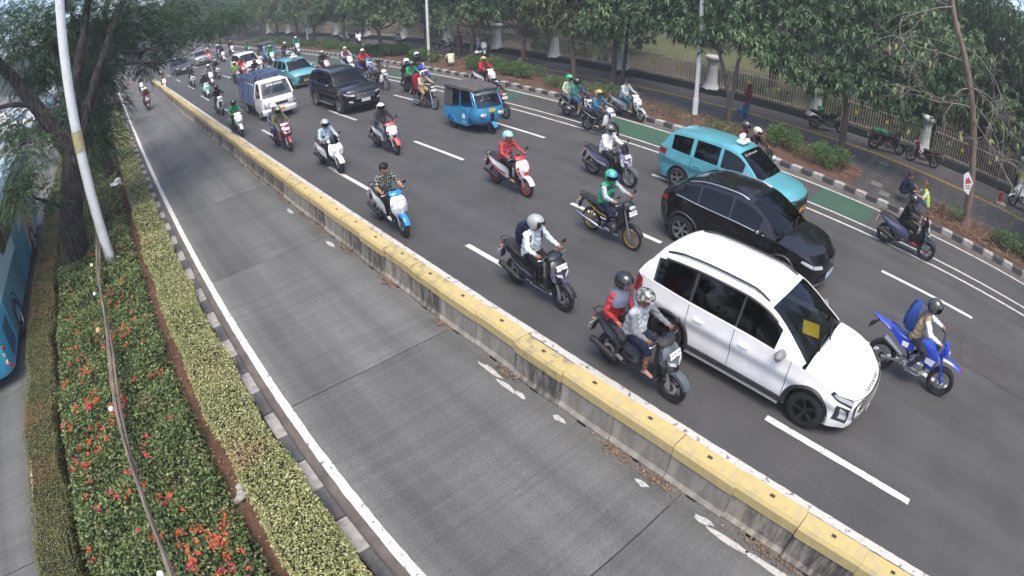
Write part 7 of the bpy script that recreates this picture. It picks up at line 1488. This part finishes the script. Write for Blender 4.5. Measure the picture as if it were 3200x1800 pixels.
ride(KMX, 15.27, .69, 2, dict(main='p_black', second='p_teal', tail='p_purple', rim='alloy_dark'), 'black maxi scooter on the double white line at right', 'rided', 'rider dressed all in black on the maxi scooter at right', dict(top='c_black', thigh='c_black', calf='c_black', foot='shoe_red', helmet='h_black', visor='visor_clear'), wb=.67)
ride(KMX, 11.97, 8.85, -1, dict(main='p_purple', second='p_silver', rim='alloy', fender='p_grey'), 'dark maxi scooter with small windscreen behind the gold-wheeled motorbike', 'rided', 'rider in white shirt with grey helmet on the dark maxi scooter', dict(top='c_white', thigh='c_charcoal', foot='shoe_grey', helmet='h_grey', visor='visor_clear'), wb=.67)
ride(S0, 9.37, 10.21, -3, dict(main='p_white', second='p_red', rim='rim_red', cap='p_red'), 'white scooter with red trim and red-edged wheels', 'rided', 'rider in crimson jacket with mint and white helmet', dict(top='c_crimson', thigh='c_black', foot='skin', helmet='h_mint', visor=None))
ride(S1, 8.73, 15.78, -1, dict(main='p_white', second='p_black', cap='p_coral', fender='p_coral', rim='alloy_dark'), 'white scooter with coral front fender and handlebar cover', 'ride', 'rider in dark shirt and white helmet on the coral-trimmed scooter', dict(top='c_charcoal', thigh='c_slate', helmet='h_white', visor='visor_dark'))
ride(KMX, 6.61, 15.66, 0, dict(main='p_white', second='p_white', dark='plastic_black', rim='alloy_dark'), 'large plain white scooter by the broken lane line', 'rided', 'rider in pale blue shirt with silver helmet on large white scooter', dict(top='c_paleblue', thigh='c_black', helmet='h_silver', full=False, visor='visor_dark'), wb=.67)
ride(S2, 6.32, 19.49, 3, dict(main='p_maroon', second='p_black', cap='p_pinkwhite'), 'maroon scooter carrying two in front of the truck', 'rided', 'rider in olive jacket on the maroon scooter', dict(top='c_olive', thigh='c_slate', helmet='h_camo', full=True, visor='visor_dark'), dict(top='c_slate', thigh='c_denim', helmet='h_white', visor=None), 'passenger with white helmet behind the rider in olive jacket')
ride(S0, 5.60, 23.89, 1, dict(main='p_white', second='p_green', tail='p_mint'), 'white scooter with green lettering panel beside the truck', 'ride', 'rider in bright green jacket and black helmet beside the truck', dict(top='c_jadegreen', thigh='c_black', helmet='h_black', full=True, visor='visor_dark'))
ride(U1, 6.07, 29.64, 0, dict(main='p_black', second='p_white', rim='alloy_dark'), 'black motorbike left of the truck', 'ride2', 'rider in black jacket and black helmet left of the truck', dict(top='c_black', thigh='c_charcoal', helmet='h_black', full=True, visor='visor_dark'), name='motorbike', cat='motorbike', wb=.62)
ride(KRT, 6.70, 36.59, -2, dict(main='p_mint', second='p_mint', rim='alloy'), 'mint green retro scooter', 'ride', 'rider in black on the mint retro scooter', dict(top='c_black', thigh='c_black', helmet='h_grey', full=True, visor='visor_dark'))
ride(S1, 7.00, 43.91, 0, dict(main='p_black', second='p_white'), 'dark scooter with white front panel ahead of the far dark car', 'ride', 'rider in dark jacket ahead of the far dark car', dict(top='c_charcoal', thigh='c_black', helmet='h_black'))
ride(S0, 8.08, 41.66, 0, dict(main='p_white', second='p_black'), 'white and black scooter behind the mint scooter', 'ride', 'rider in grey jacket with white helmet behind the mint scooter', dict(top='c_grey', thigh='c_black', helmet='h_white'))
ride(S2, 9.25, 44.44, 2, dict(main='p_black', second='p_silver'), 'black scooter left of the far white car', 'rided', 'rider in black shirt with pale helmet left of the far white car', dict(top='c_black', thigh='c_black', helmet='h_silver'))
ride(S2, 5.06, 47.36, 0, dict(main='p_white', second='p_red'), 'white and maroon scooter at the far end of the barrier', 'ride', 'rider in brown shirt at the far end of the barrier', dict(top='c_tan', thigh='c_black', helmet='h_black'))
ride(S1, 2.84, 40.05, 1, dict(main='p_black', second='p_maroon'), 'black scooter with a big white plate in the bus lane', 'rided', 'rider in dark red jacket in the bus lane', dict(top='c_maroon', thigh='c_black', helmet='h_white'), dict(top='c_green', thigh='c_charcoal', helmet='h_grey', visor=None), 'passenger in green behind the bus lane rider')
ride(S0, 3.26, 50.9, 1, dict(main='p_white', second='p_black'), 'farther scooter in the bus lane', 'ride', 'farther rider in the bus lane with white helmet', dict(top='c_grey', thigh='c_black', helmet='h_white'))
ride(U0, 9.43, 38.65, 0, dict(main='p_green', second='p_black'), 'small motorbike right behind the caged truck', 'ride2', 'rider in lime vest behind the caged truck', dict(top='c_lime', uarm='c_jadegreen', thigh='c_olive', helmet='h_cream'), name='motorbike', cat='motorbike', wb=.62)
ride(S1, 10.35, 40.3, 0, dict(main='p_red', second='p_black'), 'red scooter in front of the far white car', 'ride', 'rider in red jacket in front of the far white car', dict(top='c_red', thigh='c_black', helmet='h_black'))
ride(S0, 10.44, 36.9, 0, dict(main='p_black', second='p_black'), 'black scooter hidden behind the caged truck', 'ride', 'rider in black with grey helmet looking over the caged truck', dict(top='c_black', thigh='c_black', helmet='h_grey', full=True))
ride(S2, 11.59, 59.4, 0, dict(main='p_red', second='p_white'), 'red scooter beside the silver hatchback', 'ride', 'rider in red shirt beside the silver hatchback', dict(top='c_red', thigh='c_grey', helmet='h_white'))
ride(S0, 12.47, 56.4, 0, dict(main='p_white', second='p_black'), 'white scooter behind the far white car', 'ride', 'rider in dark blue behind the far white car', dict(top='c_navy', thigh='c_black', helmet='h_black'))
ride(S1, 13.13, 61.1, 0, dict(main='p_navy', second='p_white'), 'navy scooter far down the second lane', 'ride', 'rider in navy far down the second lane', dict(top='c_navy', thigh='c_black', helmet='h_white'))
ride(S2, 14.62, 61.2, 0, dict(main='p_white', second='p_black'), 'white scooter far back near the kerb', 'ride', 'rider in black with white helmet far back near the kerb', dict(top='c_black', thigh='c_black', helmet='h_white'))
ride(U1, 14.87, 54.9, 0, dict(main='p_black', second='p_green'), 'black motorbike behind the distant rickshaw', 'ride2', 'rider in dark green behind the distant rickshaw', dict(top='c_green', thigh='c_black', helmet='h_black'), name='motorbike', cat='motorbike', wb=.62)
ride(U0, 12.79, 43.7, 2, dict(main='p_black', second='p_red'), 'black motorbike beside the distant blue rickshaw', 'ride2', 'rider in camouflage beside the distant blue rickshaw', dict(top='c_camo', thigh='c_olive', helmet='h_olive', full=True), name='motorbike', cat='motorbike', wb=.62)
ride(S0, 13.86, 44.2, -4, dict(main='p_white', second='p_green'), 'white and green scooter to the right of the distant rickshaw', 'rided', 'rider in green jacket to the right of the distant rickshaw', dict(top='c_jadegreen', thigh='c_black', helmet='h_green'))
ride(S1, 15.05, 43.6, 0, dict(main='p_black', second='p_silver'), 'black scooter above the farther taxi roof', 'ride', 'rider in black with white helmet seen over the farther taxi', dict(top='c_black', thigh='c_black', helmet='h_white'))
ride(S2, 17.0, 46.6, -8, dict(main='p_white', second='p_black'), 'white scooter stopped at the far kerb', 'ride', 'rider in green jacket stopped at the far kerb', dict(top='c_jadegreen', thigh='c_black', helmet='h_white', full=True))
ride(S0, 13.74, 32.6, 0, dict(main='p_pinkwhite', second='p_black'), 'pink and white scooter behind the black wagon', 'ride', 'rider in black jacket behind the black wagon', dict(top='c_black', thigh='c_black', helmet='h_cream'))
ride(S1, 15.16, 32.2, 0, dict(main='p_white', second='p_black'), 'white scooter ridden by woman in lilac', 'ride', 'rider in lilac jacket and headscarf with cream helmet', dict(top='c_lilac', thigh='c_black', helmet='h_cream', hijab='c_maroon', mask='c_white', visor=None))
ride(S2, 15.15, 29.6, 4, dict(main='p_navy', second='p_silver', cap='p_blue', fender='p_navy'), 'navy scooter with white shield ridden by person in red', 'ride', 'rider in red jacket with white full helmet near the kerb', dict(top='c_red', thigh='c_black', helmet='h_white'))
ride(U1, 13.72, 25.2, 2, dict(main='p_black', second='p_white', rim='alloy'), 'black and white motorbike right of the black wagon', 'ride2', 'rider in mottled jacket right of the black wagon', dict(top='c_camo', thigh='c_black', helmet='h_olive', full=True), name='motorbike', cat='motorbike', wb=.62)
ride(KSP, 15.92, 24.9, 3, dict(main='p_royal', second='p_black', rim='alloy_dark'), 'blue fairing sport motorbike near the kerb', 'ride2', 'rider in black leather on the blue sport motorbike', dict(top='c_black', thigh='c_black', helmet='h_white', full=True, visor='visor_dark'), name='motorbike', cat='motorbike', wb=.66)
ride(S0, 14.1, 22.6, 0, dict(main='p_black', second='p_green'), 'black scooter carrying two behind the beige rider', 'rided', 'rider in vivid green jacket carrying a passenger', dict(top='c_jadegreen', thigh='c_black', helmet='h_grey', full=True), dict(top='c_black', thigh='c_black', helmet='h_white', mask='c_white'), 'passenger in black with white helmet behind the vivid green rider')
ox, oy, a = ride(U0, 12.96, 19.74, 3, dict(main='p_black', second='p_black', rim='alloy', exh='chrome'), 'black motorbike left of the blue rickshaw', 'ride2', 'rider in beige clothes left of the blue rickshaw', dict(top='c_beige', thigh='c_tan', helmet='h_white', full=False, visor='up'), name='motorbike', cat='motorbike', wb=.62)
backpack((ox, oy), a, 'c_bagred', 'large red bag strapped behind the beige rider', 1.5, (0, .52, 1.12))
ride(S1, 16.9, 20.6, 0, dict(main='p_white', second='p_red'), 'white scooter behind the blue rickshaw roof', 'rided', 'rider in red jacket behind the blue rickshaw', dict(top='c_red', thigh='c_black', helmet='h_gold'))
ride(U1, 14.0, 16.41, -2, dict(main='p_black', second='p_maroon', rim='alloy_dark'), 'black motorbike right of the blue rickshaw', 'ride2', 'rider in black jacket with red shirt right of the blue rickshaw', dict(top='c_charcoal', thigh='c_black', helmet='h_silver', mask='c_white'), name='motorbike', cat='motorbike', wb=.62)
ride(U0, 15.18, 12.06, -2, dict(main='p_black', second='p_white', rim='alloy_dark'), 'black and white motorbike beside the stopped scooter', 'ride2', 'rider in denim jacket with brown helmet', dict(top='c_blue', thigh='c_charcoal', foot='sandal', helmet='h_gold'), name='motorbike', cat='motorbike', wb=.62)
ride(S2, 16.06, 13.9, -3, dict(main='p_black', second='p_silver'), 'dark scooter carrying two behind the denim rider', 'ridet', 'rider in green vest carrying a passenger behind the denim rider', dict(top='c_jadegreen', uarm='c_denim', thigh='c_denim', calf='skin', helmet='h_black'), dict(top='c_palegreen', thigh='c_slate', foot='shoe_white', helmet='h_green'), 'passenger with green helmet behind the green vest rider')
ride(S0, 17.75, 12.8, -3, dict(main='p_white', second='p_grey', tail='p_silver', fender='p_silver'), 'silver white scooter stopped on the gutter', 'rided', 'person in grey hoodie bent over a phone on the stopped scooter', dict(top='c_lightgrey', thigh='c_teal', foot='sandal'))
ride(S1, 16.0, 6.2, 0, dict(main='p_black', second='p_maroon'), 'dark scooter hidden beyond the near taxi', 'rided', 'masked rider with cream helmet beyond the near taxi', dict(top='c_black', thigh='c_black', helmet='h_cream', mask='c_white'), dict(top='c_maroon', thigh='c_black', helmet='h_olive', mask='c_white'), 'masked passenger in maroon beyond the near taxi')

# ---- parked motorbikes on the sidewalk
def park(k, x, y, rot, mm, label, name='motorbike', cat='motorbike', lean=-6):
    d = dict(BIKED); d.update(mm)
    for q in ('cap', 'tail', 'fender'):
        if d[q] is None: d[q] = d['main']
    d['accent'] = d['accent'] or d['second']
    k.place(name, (x, y, .135), (0, R(lean), R(rot)), d, label, cat, 'motorbikes parked on the sidewalk')
park(KNK, 25.05, 7.3, 24, dict(main='p_black', second='p_black', rim='alloy_dark'), 'parked black motorbike with green jacket behind the sidewalk tree')
park(KSP, 25.2, 4.3, 28, dict(main='p_black', second='p_maroon'), 'parked dark motorbike with green bag, middle of three by the fence')
park(U0, 25.6, 2.5, 204, dict(main='p_black', second='p_maroon', accent='p_red', rim='alloy_dark'), 'parked red and black motorbike facing away by the fence pillar', lean=6)
park(S1, 26.2, -3.1, 200, dict(main='p_white', second='p_black'), 'white scooter parked at the right picture edge', 'scooter', 'scooter')
park(S0, 22.2, 48.2, 0, dict(main='p_white', second='p_silver'), 'white scooter parked by the far fence, left of two', 'scooter', 'scooter')
park(KMX, 21.9, 44.6, -20, dict(main='p_white', second='p_white'), 'large white scooter parked by the far fence, right of two', 'scooter', 'scooter')
park(S2, 22.4, 38.6, -25, dict(main='p_black', second='p_silver'), 'dark scooter parked by the far fence near a pillar', 'scooter', 'scooter')
park(U1, 22.9, 33.2, 30, dict(main='p_black', second='p_silver'), 'black motorbike parked behind the dark leaning pole')
park(S1, 22.6, 28.3, -40, dict(main='p_silver', second='p_black'), 'grey scooter parked beside the straight brown tree', 'scooter', 'scooter')
cloth('c_ojekgreen', (.015, .20, .08))
def bundle(name, x, y, z, r, mat, label, cat, seed):
    rng.seed(seed); m_ = MB()
    for i in range(7): m_.ell((rng.gauss(0, r*.45), rng.gauss(0, r*.5), rng.gauss(0, r*.18)), (r*rng.uniform(.4, .7), r*rng.uniform(.4, .75), r*rng.uniform(.25, .45)), 9, 6, 0, Matrix.Rotation(rng.uniform(-1, 1), 3, 'X'))
    tag(obj(name, m_, mat, None, (x, y, z)), label, cat)
bundle('jacket', 25.0, 7.65, 1.03, .26, 'c_ojekgreen', 'green jacket draped over the parked black motorbike', 'jacket', 1)
bundle('jacket', 25.0, 4.65, 1.0, .24, 'c_ojekgreen', 'green jacket lying on the middle parked motorbike', 'jacket', 2)
bundle('bag', 25.5, 4.0, .75, .22, 'c_ojekgreen', 'green bag hanging on the middle parked motorbike', 'bag', 3)
bundle('plastic_bag', -.08, 5.55, .10, .13, 'bag_grey', 'crumpled grey plastic bag on the soil strip of the median', 'litter', 4)
bundle('plastic_bag', -.30, 21.9, .45, .24, 'bag_white', 'white sack at the far end of the soil strip', 'sack', 5)
bundle('plastic_bag', 23.2, 25.6, .25, .2, 'bag_white', 'pale plastic bag on the sidewalk beside the fence', 'litter', 6)
# ---- people on foot
GW = 'people on the sidewalk'
place_person('skirt', (22.1, 10.2), R(200), 'woman in maroon headscarf and denim skirt walking on the sidewalk', top='c_maroon', thigh='c_denim', calf='c_orange', hijab='c_maroon', group=GW, z=.13, foot='sandal')
k_ = empty('laundry_basket', (21.75, 10.35, .42), 0, 'small blue plastic basket held by the woman in maroon', 'basket'); pm('basket_blue', (.03, .20, .36), .5)
obj('bowl', MB().lathe([(.13, 0), (.15, .02), (.20, .20), (.215, .22), (.19, .2), (.14, .03), (.001, .02)], 16, 'z'), 'basket_blue', k_); obj('handle', MB().tube([(.2*math.cos(a), 0, .2+.16*math.sin(a)) for a in np.linspace(0, math.pi, 10)], .012, 5), 'basket_blue', k_)
place_person('sit', (19.15, 27.2), R(160), 'man in pale vest sitting on the kerb beside the sidewalk', top='c_paleyellow', uarm='c_palegreen', farm='skin', thigh='c_charcoal', calf='skin', group=GW, z=.16, foot='sandal')
place_person('sit', (18.55, 1.35), R(205), 'man in yellow vest and jeans sitting on the kerb at right', top='c_lime', uarm='c_paleyellow', farm='skin', thigh='c_denim', group=GW, z=.30, foot='shoe_grey', hair='hair_brown')
place_person('sit', (19.1, 2.3), R(20), 'person in dark denim jacket squatting beside the man in yellow vest', top='c_navy', thigh='c_charcoal', group=GW, z=.25, foot='shoe_black')
place_person('stand', (21.5, 27.6), R(230), 'person carrying a white bag next to the straight brown tree', top='c_slate', thigh='c_navy', group=GW, z=.13, foot='shoe_black')
bundle('bag', 21.25, 27.3, .75, .2, 'bag_white', 'white bag carried by the person at the brown tree', 'bag', 7)
place_person('stand', (22.2, 30.6), R(120), 'person in dark red standing behind the brown tree', top='c_maroon', thigh='c_maroon', group=GW, z=.13)
place_person('stand', (21.0, 66.0), R(30), 'distant woman with a yellow bundle near the far trees', top='c_palegreen', thigh='c_teal', group=GW, z=.13, hijab='c_tan')
bundle('bundle', 21.0, 65.9, 1.9, .35, 'paper_yellow', 'yellow bundle on the head of the distant woman', 'bundle', 8)
place_person('sit', (22.3, 60.5), R(40), 'distant seated person in pink by the far fence', top='c_crimson', thigh='c_charcoal', group=GW, z=.13)
# red standpipe on a pale block, drain covers, sign on the bare tree
pm('hydrant_red', (.36, .03, .025), .5, var=.2); pm('drain', (.13, .13, .125), .8, var=.3, vs=8)
k_ = empty('red_standpipe', (25.1, -1.75, .13), 0, 'small red standpipe on a pale block by the fence', 'hydrant'); obj('block', MB().box((-.05, -.1, .06), (.5, .5, .14), bev=.02), 'kerb_white', k_); obj('barrel', MB().lathe([(.001, .13), (.12, .13), (.12, .17), (.085, .19), (.085, .48), (.10, .50), (.10, .54), (.06, .6), (.001, .62)], 14, 'z'), 'hydrant_red', k_); obj('outlet', MB().tube([(-.16, 0, .38), (.16, 0, .38)], .035, 8), 'hydrant_red', k_)
for x, y in ((19.75, 3.45), (19.0, 2.95), (22.9, 3.9)): tag(obj('drain_cover', MB().box((0, 0, 0), (.5, .42, .02), bev=.004), 'drain', None, (x, y, .15), rng.uniform(-.1, .1)), 'flat concrete drain cover set in the sidewalk', 'drain cover', 'drain covers in the sidewalk')
pm('sign_white', (.62, .62, .62), .6); pm('sign_red', (.4, .04, .03), .6)
k_ = empty('paper_sign', (19.46, -.12, 1.25), (R(-14), R(10), R(20)), 'white and red printed sign tied to the bare tree trunk', 'sign'); obj('board', MB().prism([(0, 0), (.19, .16), (.19, .66), (-.02, .78), (-.2, .42)], -.01, .01, 'x'), 'sign_white', k_)
obj('red_print', MB().prism([(-.14, .40), (.12, .36), (.12, .50), (-.02, .60)], -.0125, -.011, 'x'), 'sign_red', k_)
m_ = MB()
for q in range(4):
    for r_ in range(2): m_.box((-.0118, -.06+.055*q, .22+.08*r_), (.0016, .035, .05))
tag(obj('black_print', m_, 'ink_black', k_), kind='stuff')
# ---- queue on the opposite carriageway, seen through the big tree
rng.seed(31); cols_ = ['car_silver', 'car_pale', 'car_white', 'car_dark', 'car_teal', 'car_silver', 'car_white']
words = dict(car_silver='silver', car_pale='pale blue', car_white='white', car_dark='dark', car_teal='teal')
for lane, x in enumerate((-9.3, -12.4, -15.5, -18.6)):
    y = 24+lane*2.2
    while y < 100:
        c_ = rng.choice(cols_); kk = rng.choice((KM, KH)); place_car(kk, 'queued_car', x+rng.uniform(-.3, .3), y, R(180), dict(body=c_), words[c_]+(' tall car' if kk is KM else ' small car')+' queuing on the opposite carriageway behind the big tree', 'car', 'cars queuing on the opposite carriageway'); y += rng.uniform(5.8, 8.5)

# ---- hazy city air
m_ = bpy.data.materials.new('haze'); m_.use_nodes = True; t = m_.node_tree; t.nodes.remove(t.nodes['Principled BSDF'])
pv_ = t.nodes.new('ShaderNodeVolumePrincipled'); pv_.inputs['Density'].default_value = .0022; pv_.inputs['Color'].default_value = (.82, .87, .92, 1); pv_.inputs['Anisotropy'].default_value = .2
t.links.new(pv_.outputs[0], t.nodes['Material Output'].inputs['Volume']); MATS['haze'] = m_
tag(obj('haze', MB().box((0, 100, 8.5), (310, 330, 19)), 'haze'), kind='stuff')
